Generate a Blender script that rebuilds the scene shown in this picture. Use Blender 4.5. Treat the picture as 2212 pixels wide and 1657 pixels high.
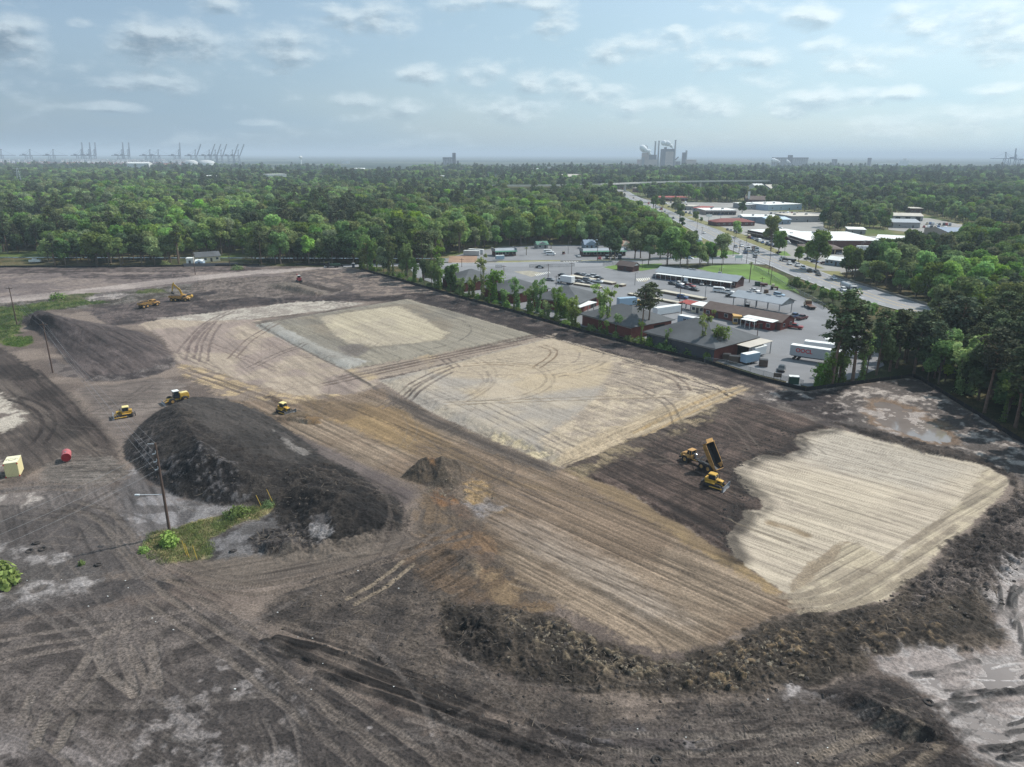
import bpy, bmesh, math, random
import numpy as np
from mathutils import Vector, Matrix

scene = bpy.context.scene
for o in list(bpy.data.objects):
 bpy.data.objects.remove(o)
rnd = random.Random(11)

# ------------------------------------------------------------------ camera
CAM_H = 56.0
FPX = 1533.7                       # focal length for a picture 2212 wide
PITCH = math.radians(17.895)
ROLL = 0.0026
_fw = np.array([0.0, math.cos(PITCH), -math.sin(PITCH)])
_up0 = np.array([0.0, math.sin(PITCH), math.cos(PITCH)])
_rt0 = np.array([1.0, 0.0, 0.0])
_rt = _rt0 * math.cos(ROLL) + _up0 * math.sin(ROLL)
_up = _up0 * math.cos(ROLL) - _rt0 * math.sin(ROLL)

cam_data = bpy.data.cameras.new('camera')
cam_data.sensor_width = 36.0
cam_data.lens = FPX / 2212.0 * 36.0
cam_data.clip_start = 0.5
cam_data.clip_end = 200000.0
cam = bpy.data.objects.new('camera', cam_data)
scene.collection.objects.link(cam)
_m = Matrix(((_rt[0], _up[0], -_fw[0], 0), (_rt[1], _up[1], -_fw[1], 0), (_rt[2], _up[2], -_fw[2], CAM_H), (0, 0, 0, 1)))
cam.matrix_world = _m
scene.camera = cam

# ------------------------------------------------------------------ sky, sun, exposure
SUN_AZ = math.radians(60.0)        # clockwise from +Y (the camera looks along +Y)
SUN_EL = math.radians(50.0)
sun_dir = Vector((math.sin(SUN_AZ) * math.cos(SUN_EL), math.cos(SUN_AZ) * math.cos(SUN_EL), math.sin(SUN_EL)))
sun_data = bpy.data.lights.new('sun', 'SUN')
sun_data.energy = 4.2
sun_data.angle = math.radians(1.2)
sun_data.color = (1.0, 0.962, 0.90)
sun = bpy.data.objects.new('sun', sun_data)
scene.collection.objects.link(sun)
sun.location = (0, 0, 300)
sun.rotation_euler = (-sun_dir).to_track_quat('-Z', 'Y').to_euler()

scene.view_settings.view_transform = 'Standard'
scene.view_settings.look = 'None'
scene.view_settings.exposure = 0.15
scene.view_settings.gamma = 1.0
scene.view_settings.use_curve_mapping = False
scene.cycles.max_bounces = 6
scene.cycles.diffuse_bounces = 3
scene.cycles.transparent_max_bounces = 8
scene.cycles.volume_bounces = 0
scene.cycles.use_denoising = True
scene.cycles.denoising_prefilter = 'NONE'

def pix_ray(px, py):
 d = _fw * FPX + _rt * (px - 1106.0) + _up * (828.5 - py)
 return d / np.linalg.norm(d)

world = bpy.data.worlds.new('World')
scene.world = world
world.use_nodes = True

def build_sky():
 nt = world.node_tree
 nt.nodes.clear()
 N, L = nt.nodes, nt.links
 out = N.new('ShaderNodeOutputWorld')
 bg = N.new('ShaderNodeBackground')          # low sky, with the clouds one can make out
 bg.inputs['Strength'].default_value = 0.14
 bgh = N.new('ShaderNodeBackground')         # high sky, the same veil and broken cloud
 bgh.inputs['Strength'].default_value = 0.14
 msh = N.new('ShaderNodeMixShader')
 L.new(bg.outputs[0], msh.inputs[1]); L.new(bgh.outputs[0], msh.inputs[2])
 L.new(msh.outputs[0], out.inputs['Surface'])
 sky = N.new('ShaderNodeTexSky')
 sky.sky_type = 'NISHITA'
 sky.sun_disc = False
 sky.sun_elevation = SUN_EL
 sky.sun_rotation = SUN_AZ
 sky.altitude = 0
 sky.air_density = 1.0
 sky.dust_density = 1.6
 sky.ozone_density = 1.6
 tc = N.new('ShaderNodeTexCoord')
 sep = N.new('ShaderNodeSeparateXYZ')
 L.new(tc.outputs['Generated'], sep.inputs[0])
 def math_(op, a, b=None, c=None, clamp=False):
  n = N.new('ShaderNodeMath'); n.operation = op; n.use_clamp = clamp
  for i, v in enumerate((a, b, c)):
   if v is None: continue
   if isinstance(v, (int, float)): n.inputs[i].default_value = v
   else: L.new(v, n.inputs[i])
  return n.outputs[0]
 az = math_('ARCTAN2', sep.outputs[0], sep.outputs[1])
 el = math_('ARCSINE', sep.outputs[2])
 comb = N.new('ShaderNodeCombineXYZ')
 L.new(az, comb.inputs[0]); L.new(el, comb.inputs[1])
 # the clouds of the photograph: centre (display pixel), half sizes, strength
 clouds = [(375,97,125,42,1.0),(20,105,70,52,.8),(635,97,92,30,1),(815,42,95,30,1),(470,15,75,25,.7),(710,16,80,14,.8),
  (1085,4,140,16,1),(1195,60,70,36,.6),(1360,115,75,28,1),(1175,180,66,27,1),(1040,160,52,24,.9),(900,163,64,22,.8),
  (1110,237,105,28,1),(1320,205,66,22,.9),(1518,224,62,30,1.1),(1390,228,90,20,.8),(1610,128,100,20,.9),(1775,102,60,24,.7),
  (1875,126,100,24,1),(1780,217,120,24,.9),(1990,267,115,28,1),(1948,203,55,14,.9),(2150,55,100,38,1.1),(2150,190,70,14,.7),
  (1610,68,70,22,.8),(1745,40,80,34,.6),(2010,30,90,44,.7),(760,215,66,17,.8),(320,182,140,28,.7),(172,50,22,11,.9),
  (1702,240,44,17,.9),(555,265,70,11,.6),(892,226,46,20,.8),(1255,190,40,16,.7),(225,230,120,18,.5),(1460,60,30,10,.7)]
 grp = bpy.data.node_groups.new('cloud_field', 'ShaderNodeTree')
 grp.interface.new_socket('P', in_out='INPUT', socket_type='NodeSocketVector')
 grp.interface.new_socket('F', in_out='OUTPUT', socket_type='NodeSocketFloat')
 gi = grp.nodes.new('NodeGroupInput'); go = grp.nodes.new('NodeGroupOutput')
 prev = None
 for (cx, cy, w, h, s) in clouds:
  d = pix_ray(cx, cy)
  a, e = math.atan2(d[0], d[1]), math.asin(d[2])
  kx, ky = FPX / (w * s * 1.3), FPX / (h * s * 1.25)
  n1 = grp.nodes.new('ShaderNodeVectorMath'); n1.operation = 'MULTIPLY_ADD'
  grp.links.new(gi.outputs[0], n1.inputs[0]); n1.inputs[1].default_value = (kx, ky, 0); n1.inputs[2].default_value = (-a * kx, -e * ky, 0)
  n3 = grp.nodes.new('ShaderNodeVectorMath'); n3.operation = 'LENGTH'
  grp.links.new(n1.outputs[0], n3.inputs[0])
  if prev is None: prev = n3.outputs['Value']
  else:
   n5 = grp.nodes.new('ShaderNodeMath'); n5.operation = 'MINIMUM'
   grp.links.new(prev, n5.inputs[0]); grp.links.new(n3.outputs['Value'], n5.inputs[1])
   prev = n5.outputs[0]
 n6 = grp.nodes.new('ShaderNodeMath'); n6.operation = 'SUBTRACT'; n6.inputs[0].default_value = 1.0
 grp.links.new(prev, n6.inputs[1]); prev = n6.outputs[0]
 grp.links.new(prev, go.inputs[0])
 def field(vec):
  g = N.new('ShaderNodeGroup'); g.node_tree = grp
  L.new(vec, g.inputs[0])
  # puffy detail
  mp = N.new('ShaderNodeVectorMath'); mp.operation = 'MULTIPLY'
  L.new(vec, mp.inputs[0]); mp.inputs[1].default_value = (15, 33, 0)
  nz = N.new('ShaderNodeTexNoise'); nz.inputs['Detail'].default_value = 7; nz.inputs['Roughness'].default_value = .58
  nz.inputs['Scale'].default_value = 1.0
  L.new(mp.outputs[0], nz.inputs['Vector'])
  mp2 = N.new('ShaderNodeVectorMath'); mp2.operation = 'MULTIPLY'
  L.new(vec, mp2.inputs[0]); mp2.inputs[1].default_value = (6, 17, 0)
  nz2 = N.new('ShaderNodeTexNoise'); nz2.inputs['Detail'].default_value = 4; nz2.inputs['Scale'].default_value = 1.0
  L.new(mp2.outputs[0], nz2.inputs['Vector'])
  a = math_('MAXIMUM', g.outputs[0], math_('MULTIPLY_ADD', nz2.outputs[0], 2.4, -1.36))
  a = math_('MINIMUM', math_('MULTIPLY', a, .95), .5)
  return math_('ADD', a, math_('MULTIPLY_ADD', nz.outputs[0], 2.6, -1.42))
 f0 = field(comb.outputs[0])
 up = N.new('ShaderNodeVectorMath'); up.operation = 'ADD'
 L.new(comb.outputs[0], up.inputs[0]); up.inputs[1].default_value = (0.006, 0.0095, 0)
 f1 = field(up.outputs[0])
 def sstep(v, lo, hi):
  n = N.new('ShaderNodeMapRange'); n.interpolation_type = 'SMOOTHSTEP'
  L.new(v, n.inputs[0]); n.inputs[1].default_value = lo; n.inputs[2].default_value = hi
  return n.outputs[0]
 mask = sstep(f0, -.2, .75)
 shade = sstep(math_('SUBTRACT', f1, math_('MULTIPLY', f0, .45)), -.15, .55)
 # high thin veil over everything
 mv = N.new('ShaderNodeVectorMath'); mv.operation = 'MULTIPLY'
 L.new(comb.outputs[0], mv.inputs[0]); mv.inputs[1].default_value = (2.2, 11, 0)
 vz = N.new('ShaderNodeTexNoise'); vz.inputs['Detail'].default_value = 5; vz.inputs['Scale'].default_value = 1.0
 L.new(mv.outputs[0], vz.inputs['Vector'])
 veil = sstep(vz.outputs[0], .25, .8)
 # towards the sun's side the veil is brighter, away from it greyer
 side = sstep(az, -.75, .75)
 def mixc(f, a, b):
  n = N.new('ShaderNodeMix'); n.data_type = 'RGBA'
  if isinstance(f, (int, float)): n.inputs[0].default_value = f
  else: L.new(f, n.inputs[0])
  for s, v in ((6, a), (7, b)):
   if isinstance(v, tuple): n.inputs[s].default_value = (*v, 1)
   else: L.new(v, n.inputs[s])
  return n.outputs[2]
 veil_col = mixc(side, (1.75, 2.55, 3.4), (4.0, 5.6, 6.4))
 base = mixc(math_('MULTIPLY_ADD', veil, .35, .6), sky.outputs[0], veil_col)
 lit = mixc(side, (3.9, 4.6, 5.1), (6.4, 7.2, 7.4))
 drk = mixc(side, (1.25, 1.75, 2.3), (3.3, 4.4, 5.1))
 ccol = mixc(shade, lit, drk)
 low = sstep(el, .0, .10)
 mcl = math_('MULTIPLY', mask, math_('MULTIPLY_ADD', low, .35, .48))
 allc = mixc(mcl, base, ccol)
 L.new(allc, bg.inputs['Color'])
 hv = N.new('ShaderNodeVectorMath'); hv.operation = 'MULTIPLY'
 L.new(comb.outputs[0], hv.inputs[0]); hv.inputs[1].default_value = (5, 9, 0)
 hz = N.new('ShaderNodeTexNoise'); hz.inputs['Detail'].default_value = 4; hz.inputs['Scale'].default_value = 1.0
 L.new(hv.outputs[0], hz.inputs['Vector'])
 L.new(mixc(math_('MULTIPLY', sstep(hz.outputs[0], .48, .75), .7), base, mixc(.45, lit, drk)), bgh.inputs['Color'])
 L.new(sstep(el, math.radians(11.5), math.radians(17)), msh.inputs[0])
build_sky()

# ------------------------------------------------------------------ helpers
COL = scene.collection
# enlarged views of the photograph that points were read from: (x, y) of the corner, enlargement
VIEWS = {0: (0, 0, .8641), 1: (0, 320, 3.456), 2: (640, 320, 3.456), 3: (1280, 320, 3.456), 4: (1920, 320, 3.456),
  5: (1080, 580, 4.424), 6: (1500, 560, 4.424), 7: (1660, 740, 4.424), 8: (2000, 600, 3.95), 9: (0, 640, 4.424),
  10: (400, 640, 4.424), 11: (800, 640, 3.16), 12: (0, 940, 4.2538), 13: (260, 940, 3.3133), 14: (1640, 1060, 7.373),
  15: (660, 970, 11.06), 16: (320, 680, 11.06), 17: (0, 1240, 2.4443), 18: (640, 1240, 2.4443), 19: (1280, 1240, 2.4441),
  20: (1880, 1240, 2.4441), 21: (800, 1000, 3.16), 22: (1360, 960, 2.7614), 23: (1860, 920, 2.5886)}
def V(k, x, y):
 a, b, s = VIEWS[k]
 return (a + x / s) / 1.15733, (b + y / s) / 1.15733
def G(px, py, z=0.0):
 """point of the place at height z seen at a pixel of the 2212 wide photograph"""
 d = pix_ray(px, py)
 t = (z - CAM_H) / d[2]
 return Vector((d[0] * t, d[1] * t, z))
def GV(k, x, y, z=0.0):
 return G(*V(k, x, y), z)

def srgb(r, g, b):
 f = lambda c: ((c / 255 + .055) / 1.055) ** 2.4 if c > 10 else c / 255 / 12.92
 return (f(r), f(g), f(b))

MATS = {}
def mat(name, col, rough=.7, metal=0.0, var=.18, scale=.6, bump=0.0, bscale=6.0, spec=.4, rand=0.0, alpha=1.0):
 """plain surface: base colour broken up by two noises, optional relief and per-object variation"""
 if name in MATS: return MATS[name]
 m = bpy.data.materials.new(name); m.use_nodes = True
 nt = m.node_tree; N, L = nt.nodes, nt.links
 b = N['Principled BSDF']
 b.inputs['Roughness'].default_value = rough
 b.inputs['Metallic'].default_value = metal
 b.inputs['Specular IOR Level'].default_value = spec
 tc = N.new('ShaderNodeTexCoord')
 nz = N.new('ShaderNodeTexNoise'); nz.inputs['Scale'].default_value = scale; nz.inputs['Detail'].default_value = 4
 nz.inputs['Roughness'].default_value = .65
 L.new(tc.outputs['Object'], nz.inputs['Vector'])
 mr = N.new('ShaderNodeMapRange'); L.new(nz.outputs[0], mr.inputs[0])
 mr.inputs[1].default_value = .3; mr.inputs[2].default_value = .7
 mr.inputs[3].default_value = 1 - var; mr.inputs[4].default_value = 1 + var
 fac = mr.outputs[0]
 if rand:
  oi = N.new('ShaderNodeObjectInfo')
  m2 = N.new('ShaderNodeMath'); m2.operation = 'MULTIPLY_ADD'
  L.new(oi.outputs['Random'], m2.inputs[0]); m2.inputs[1].default_value = 2 * rand; m2.inputs[2].default_value = 1 - rand
  m3 = N.new('ShaderNodeMath'); m3.operation = 'MULTIPLY'
  L.new(fac, m3.inputs[0]); L.new(m2.outputs[0], m3.inputs[1]); fac = m3.outputs[0]
 vm = N.new('ShaderNodeVectorMath'); vm.operation = 'SCALE'
 vm.inputs[0].default_value = col; L.new(fac, vm.inputs['Scale'])
 L.new(vm.outputs[0], b.inputs['Base Color'])
 if bump:
  nb = N.new('ShaderNodeTexNoise'); nb.inputs['Scale'].default_value = bscale; nb.inputs['Detail'].default_value = 3
  L.new(tc.outputs['Object'], nb.inputs['Vector'])
  bp = N.new('ShaderNodeBump'); bp.inputs['Strength'].default_value = bump; bp.inputs['Distance'].default_value = .1
  L.new(nb.outputs[0], bp.inputs['Height']); L.new(bp.outputs[0], b.inputs['Normal'])
 if alpha < 1: b.inputs['Alpha'].default_value = alpha
 MATS[name] = m
 return m

class MB:
 """collects shapes; build() links them as ONE mesh object"""
 def __init__(s): s.v, s.f = [], []
 def add(s, vs, fs):
  o = len(s.v); s.v += [tuple(p) for p in vs]; s.f += [tuple(i + o for i in f) for f in fs]; return s
 def box(s, x0, x1, y0, y1, z0, z1):
  return s.add([(x0,y0,z0),(x1,y0,z0),(x1,y1,z0),(x0,y1,z0),(x0,y0,z1),(x1,y0,z1),(x1,y1,z1),(x0,y1,z1)],
     [(0,3,2,1),(4,5,6,7),(0,1,5,4),(1,2,6,5),(2,3,7,6),(3,0,4,7)])
 def prism(s, prof, y0, y1, inset0=0, axis='y'):
  """a profile in x-z pushed along y (axis='x': profile in y-z pushed along x)"""
  n = len(prof)
  f = (lambda a, t, b: (a, t, b)) if axis == 'y' else (lambda a, t, b: (t, a, b))
  vs = [f(a, y0, b) for a, b in prof] + [f(a, y1, b) for a, b in prof]
  fs = [tuple(range(n)), tuple(range(2 * n - 1, n - 1, -1))] + [(i, i + n, (i + 1) % n + n, (i + 1) % n) for i in range(n)]
  return s.add(vs, fs)
 def loft(s, rings, cap=True):
  n = len(rings[0]); vs = [p for r in rings for p in r]; fs = []
  for k in range(len(rings) - 1):
   for i in range(n):
    fs.append((k*n+i, k*n+(i+1)%n, (k+1)*n+(i+1)%n, (k+1)*n+i))
  if cap: fs += [tuple(range(n-1, -1, -1)), tuple(range((len(rings)-1)*n, len(rings)*n))]
  return s.add(vs, fs)
 def cyl(s, p0, p1, r0, r1=None, n=8):
  r1 = r0 if r1 is None else r1
  p0, p1 = Vector(p0), Vector(p1); d = (p1 - p0).normalized()
  a = d.orthogonal().normalized(); b = d.cross(a)
  rg = lambda p, r: [p + (a * math.cos(2*math.pi*i/n) + b * math.sin(2*math.pi*i/n)) * r for i in range(n)]
  return s.loft([rg(p0, r0), rg(p1, r1)])
 def tube(s, pts, r, n=4):
  for a, b in zip(pts[:-1], pts[1:]): s.cyl(a, b, r, r, n)
  return s
 def quad(s, a, b, c, d): return s.add([a, b, c, d], [(0, 1, 2, 3)])
 def mesh(s, name):
  me = bpy.data.meshes.new(name); me.from_pydata(s.v, [], s.f); me.update(); return me
 def build(s, name, m, parent=None, smooth=False, bevel=0):
  me = s.mesh(name)
  if bevel:
   bm = bmesh.new(); bm.from_mesh(me)
   bmesh.ops.recalc_face_normals(bm, faces=bm.faces)
   bmesh.ops.bevel(bm, geom=bm.edges[:], offset=bevel, segments=1, affect='EDGES', clamp_overlap=True)
   bm.to_mesh(me); bm.free()
  me.materials.append(m)
  if smooth: me.shade_smooth()
  o = bpy.data.objects.new(name, me); COL.objects.link(o)
  if parent is not None: o.parent = parent
  return o

def tag(o, label=None, cat=None, group=None, kind=None):
 if label: o['label'] = label
 if cat: o['category'] = cat
 if group: o['group'] = group
 if kind: o['kind'] = kind
 return o
def empty(name, loc=(0, 0, 0), rz=0.0, label=None, cat=None, group=None):
 o = bpy.data.objects.new(name, None); COL.objects.link(o)
 o.empty_display_size = .2
 o.location = loc; o.rotation_euler = (0, 0, rz)
 return tag(o, label, cat, group)
def copy_tree(o, parent=None):
 kids = [c for c in o.children]
 c = o.copy(); COL.objects.link(c); c.parent = parent
 for ch in kids: copy_tree(ch, c)
 return c
def heading(p, q):
 return math.atan2(q[1] - p[1], q[0] - p[0])
def part(parent, name, m, fn, bevel=0, smooth=False):
 b = MB(); fn(b); return b.build(name, m, parent, smooth, bevel)
def part_box(parent, name, m, *args, bevel=0):
 return MB().box(*args).build(name, m, parent, False, bevel)

# value noise on arrays
_T = np.random.RandomState(5).rand(512, 512).astype(np.float32)
def vnoise(x, y, ox=0, oy=0):
 x = x + ox; y = y + oy
 xi = np.floor(x); yi = np.floor(y)
 fx = (x - xi).astype(np.float32); fy = (y - yi).astype(np.float32)
 xi = xi.astype(np.int64) & 511; yi = yi.astype(np.int64) & 511
 fx = fx * fx * (3 - 2 * fx); fy = fy * fy * (3 - 2 * fy)
 x1 = (xi + 1) & 511; y1 = (yi + 1) & 511
 a = _T[xi, yi]; b = _T[x1, yi]; c = _T[xi, y1]; d = _T[x1, y1]
 return (a + (b - a) * fx) * (1 - fy) + (c + (d - c) * fx) * fy
def fbm(x, y, oct=4, rough=.5, ox=0):
 s = 0; a = 1; t = 0
 for i in range(oct):
  s = s + a * vnoise(x * 2 ** i, y * 2 ** i, ox + 17.3 * i, 31.7 * i + ox); t += a; a *= rough
 return s / t
def sm(x, a, b):
 t = np.clip((x - a) / (b - a), 0, 1); return t * t * (3 - 2 * t)

# ------------------------------------------------------------------ the graded ground of the building site
ALB = .76
def build_ground():
 py = np.linspace(1657 + 75, 556, 840)
 NC = 1070
 # ground rows (camera roll ignored here: it only sets how fine the sheet is)
 ang = PITCH + np.arctan((py - 828.5) / FPX)
 yrow = CAM_H / np.tan(ang)
 zc = yrow * math.cos(PITCH) + CAM_H * math.sin(PITCH)
 t = np.linspace(-.86, .86, NC)
 X = (t[None, :] * zc[:, None]).astype(np.float32).ravel()
 Y = np.repeat(yrow, NC).astype(np.float32)
 n = X.size
 H = np.zeros(n, np.float32)
 C = np.zeros((n, 3), np.float32)
 WET = np.zeros(n, np.float32)
 GR = np.full(n, .25, np.float32)
 # noises used everywhere
 n1 = fbm(X / 14, Y / 14, 4, .55, 3)
 n2 = fbm(X / 3.1, Y / 3.1, 4, .55, 9)
 n3 = fbm(X / .9, Y / .9, 3, .6, 21)
 n4 = fbm(X / .33, Y / .33, 2, .6, 41)
 wx = (fbm(X / 5, Y / 5, 4, .6, 55) - .5); wy = (fbm(X / 5, Y / 5, 4, .6, 77) - .5)
 n5 = .6 * fbm(X / 6, Y / 6, 5, .65, 91) + .4 * fbm(X / 1.3, Y / 1.3, 3, .6, 191)

 def pts(ps):
  out = []
  for p in ps:
   if len(p) == 2: out.append(G(p[0], p[1])[:2])
   elif len(p) == 3: out.append(G(p[0], p[1], p[2])[:2])
  return np.array(out, np.float32)
 def vp(k, ps):
  return [V(k, p[0], p[1]) + tuple(p[2:]) for p in ps]
 def segdist(x, y, P, closed):
  Q = np.vstack([P, P[:1]]) if closed else P
  best = np.full(x.shape, 1e9, np.float32); arc = np.zeros(x.shape, np.float32); side = np.zeros(x.shape, np.float32)
  acc = 0.0
  for a, b in zip(Q[:-1], Q[1:]):
   d = b - a; l2 = float(d @ d) + 1e-9; l = math.sqrt(l2)
   tt = np.clip(((x - a[0]) * d[0] + (y - a[1]) * d[1]) / l2, 0, 1)
   dx = x - a[0] - tt * d[0]; dy = y - a[1] - tt * d[1]
   r = np.sqrt(dx * dx + dy * dy)
   m = r < best
   best = np.where(m, r, best); arc = np.where(m, acc + tt * l, arc)
   side = np.where(m, np.sign(d[0] * dy - d[1] * dx), side)
   acc += l
  return best, arc, side
 def sdf(P, pad=6., warp=0.):
  lo, hi = P.min(0) - pad, P.max(0) + pad
  idx = np.nonzero((X > lo[0]) & (X < hi[0]) & (Y > lo[1]) & (Y < hi[1]))[0]
  x, y = X[idx] + warp * 4 * wx[idx], Y[idx] + warp * 4 * wy[idx]
  ins = np.zeros(idx.shape, bool)
  Q = np.vstack([P, P[:1]])
  for a, b in zip(Q[:-1], Q[1:]):
   c = (a[1] > y) != (b[1] > y)
   xi = (b[0] - a[0]) * (y - a[1]) / (b[1] - a[1] + 1e-9) + a[0]
   ins ^= c & (x < xi)
  d, _, _ = segdist(x, y, P, True)
  return idx, np.where(ins, d, -d)
 def streaks(idx, dirp, wid, ln, seed=0, bend=0.):
  a, b = G(*dirp[0]), G(*dirp[1])
  th = math.atan2(b[1] - a[1], b[0] - a[0])
  u = X[idx] * math.cos(th) + Y[idx] * math.sin(th); v = -X[idx] * math.sin(th) + Y[idx] * math.cos(th)
  v = v + bend * wx[idx] + .12 * np.sin(u / 31. + v / 9)
  s = fbm(u / ln, v / wid, 3, .65, 13 + seed)
  s2 = fbm(u / (ln * .55), v / (wid * .38), 2, .6, 71 + seed)
  ln_ = sm(fbm(u / (ln * 1.3), v / (wid * .5), 2, .5, 141 + seed), .60, .70)
  return (s * .6 + s2 * .4 - .5) * 4.0 - 1.1 * ln_ + .2
 def zone(ps, c1, c2=None, soft=1.5, warp=.5, pat=n1, plo=.42, phi=.6, st=None, fine=.22, rough=0., lift=0., wet=0., op=1., shoulder=None):
  P = pts(ps)
  idx, sd = sdf(P, 8 + soft, warp)
  sd = sd + (n3[idx] - .5) * min(soft, 2.5) * .9 + (n4[idx] - .5) * min(soft, 2) * .5
  w = sm(sd, -soft * .26, soft * .26) * op
  c1 = np.array(srgb(*c1), np.float32)
  c = np.repeat(c1[None], len(idx), 0)
  if c2 is not None:
   k = sm(pat[idx], plo, phi)[:, None]
   c = c * (1 - k) + np.array(srgb(*c2), np.float32) * k
  mul = 1 + fine * ((n3[idx] - .5) * 1.6 + (n4[idx] - .5) * 1.2 + (n2[idx] - .5) * 1.0) + .22 * (n1[idx] - .5)
  if st:
   for (dp, wid, ln, amp) in st:
    s = streaks(idx, dp, wid, ln, int(wid * 100))
    mul = mul * (1 + amp * s)
    H[idx] += w * amp * .10 * s
  c = c * np.clip(mul, .25, 2.2)[:, None]
  C[idx] = C[idx] * (1 - w[:, None]) + c * w[:, None]
  if lift: H[idx] += lift * sm(sd, 0, shoulder or 3.)
  if rough: H[idx] += w * rough * ((n3[idx] - .5) * .85 + (n4[idx] - .5) * .22 + (n2[idx] - .5) * 1.9)
  WET[idx] = WET[idx] * (1 - w) + wet * w
  GR[idx] = GR[idx] * (1 - w) + fine * w
  return idx, sd
 def mound(ps, crest, h, warp=.25, rough=.3, power=1.0):
  P = pts(ps); K = pts([c for c in crest])
  idx, sd = sdf(P, 2, warp)
  m = sd > 0; idx, sd = idx[m], sd[m]
  dc, arc, _ = segdist(X[idx], Y[idx], K, False)
  zz = np.array([c[2] for c in crest], np.float32)
  al = np.concatenate([[0], np.cumsum(np.hypot(*np.diff(K, axis=0).T))])
  hz = np.interp(arc, al, zz) * h
  f = (sd / (sd + dc + 1e-4)) ** power
  H[idx] = np.maximum(H[idx], hz * (f * .85 + .15 * sm(f, 0, 1)) + rough * sm(sd, 0, 2.) * ((n2[idx] - .5) * 1.6 + (n3[idx] - .5) * .9 + (n4[idx] - .5) * .4))
 def poly_ok(P, p):
  r = False
  for a, b in zip(P, np.roll(P, -1, 0)):
   if (a[1] > p[1]) != (b[1] > p[1]) and p[0] < (b[0] - a[0]) * (p[1] - a[1]) / (b[1] - a[1]) + a[0]: r = not r
  return r
 def stroke(ps, width, col, op=.7, depth=.06, tread=0., soft=.25, noise=.5, berm=.04, off=None):
  for o in (off or (0,)):
   P = ps if isinstance(ps, np.ndarray) else pts(ps)
   # smooth the line a little
   for _ in range(2):
    Q = [P[0]]
    for a, b in zip(P[:-1], P[1:]): Q += [a * .75 + b * .25, a * .25 + b * .75]
    Q.append(P[-1]); P = np.array(Q, np.float32)
   if o:
    d = np.gradient(P, axis=0); d /= np.linalg.norm(d, axis=1)[:, None] + 1e-9
    P = P + np.stack([-d[:, 1], d[:, 0]], 1) * o
   pad = width * 1.6 + .5
   lo, hi = P.min(0) - pad, P.max(0) + pad
   idx = np.nonzero((X > lo[0]) & (X < hi[0]) & (Y > lo[1]) & (Y < hi[1]))[0]
   if not len(idx): continue
   d, arc, _ = segdist(X[idx] + .5 * wx[idx], Y[idx] + .5 * wy[idx], P, False)
   keep = d < width * 1.6; idx, d, arc = idx[keep], d[keep], arc[keep]
   hw = width * .5
   w = (1 - sm(d, hw - soft * hw, hw + soft * hw)) * op * (1 - noise * sm(n2[idx], .45, .7))
   c = np.array(srgb(*col), np.float32)[None] * (1 + .3 * (n3[idx] - .5) + .2 * (n4[idx] - .5))[:, None]
   if tread:
    tr = np.sin(arc * 2 * math.pi / .40 + 1.5 * d) * sm(n3[idx] + .6 * n2[idx], .6, 1.0)
    c = c * (1 + tread * tr)[:, None]
    H[idx] += w * .03 * tr
   C[idx] = C[idx] * (1 - w[:, None]) + c * w[:, None]
   H[idx] -= w * depth
   H[idx] += berm * np.exp(-((d - hw * 1.25) / (hw * .3)) ** 2)

 # ---- base
 base = np.array(srgb(116, 105, 98), np.float32); base2 = np.array(srgb(144, 132, 122), np.float32)
 k = sm(n1 + .25 * (n2 - .5), .36, .62)[:, None]
 C[:] = base * (1 - k) + base2 * k
 C *= (1 + .25 * (n3 - .5) + .2 * (n4 - .5))[:, None]
 H += .05 * (n2 - .5) + .05 * (n3 - .5)

 # ---- beyond the silt fence: woodland floor and verge
 fence = [(760,578),(780,583),(860,605),(980,640),(1100,672),(1250,715),(1400,755),(1520,782),(1640,820),(1740,845),(1850,830),(1970,815),(1990,822),(2100,890),(2212,960)]
 zone(fence + [(2700,1200),(2700,560),(760,545)], (72,84,44), (104,96,62), soft=1, warp=.1, fine=.35, rough=.03)
 zone([(-300,545),(-300,580),(0,578),(400,576),(520,573),(760,578),(800,545)], (78,88,48), (112,106,74), soft=1.5, warp=.2, fine=.3, rough=.2)

 # ---- far left field
 st1 = [((0, 610), (600, 590))]
 zone([(-300,580),(0,579),(400,577),(760,580),(860,607),(760,612),(560,600),(330,628),(0,650),(-300,670)], (126,116,113), (142,131,124),
  st=[((0,610),(500,597),) + () and None] if False else [(((0,610),(500,590)), .9, 26, .22)], fine=.15, soft=2)
 zone([(-300,580),(0,580),(300,578),(520,576),(700,580),(520,588),(230,588),(0,592)], (92,82,80), (120,110,106), soft=2.5, pat=n2, st=[(((0,585),(500,578)), .8, 22, .25)])
 zone(vp(9, [(700,160),(1200,210),(1700,200),(2100,190),(2100,240),(1500,260),(1100,250),(700,240)]), (88,79,78), (120,110,107), soft=2.5, pat=n2)
 # haul road
 zone([(-300,668),(-50,648),(150,628),(330,606),(440,594),(560,583),(700,577),(760,580),(700,586),(560,592),(440,604),(330,618),(150,641),(-50,662),(-300,684)],
  (158,149,144), (172,163,157), soft=1.2, warp=.15, st=[(((0,640),(330,605)), .7, 30, .10)], fine=.08)
 # rough strip with weeds left of it
 zone([(-300,690),(0,655),(150,642),(330,622),(420,612),(560,596),(520,612),(420,630),(300,652),(180,668),(100,668),(40,690),(40,720),(-20,745),(-300,800)],
  (92,86,78), (122,118,112), pat=n2, soft=2, rough=.5, fine=.4)
 zone([(-300,700),(-40,668),(40,660),(120,650),(200,648),(240,652),(150,664),(90,672),(50,690),(42,720),(0,740),(-300,800)], (62,82,36), (92,104,56), pat=n2, soft=2.5, warp=.9, rough=.4, fine=.4)
 zone(vp(9, [(560,450),(800,420),(1150,410),(1100,450),(850,500),(650,520)]), (80,92,48), (105,108,72), pat=n2, soft=2.5, warp=1, rough=.3, fine=.4)
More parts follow.
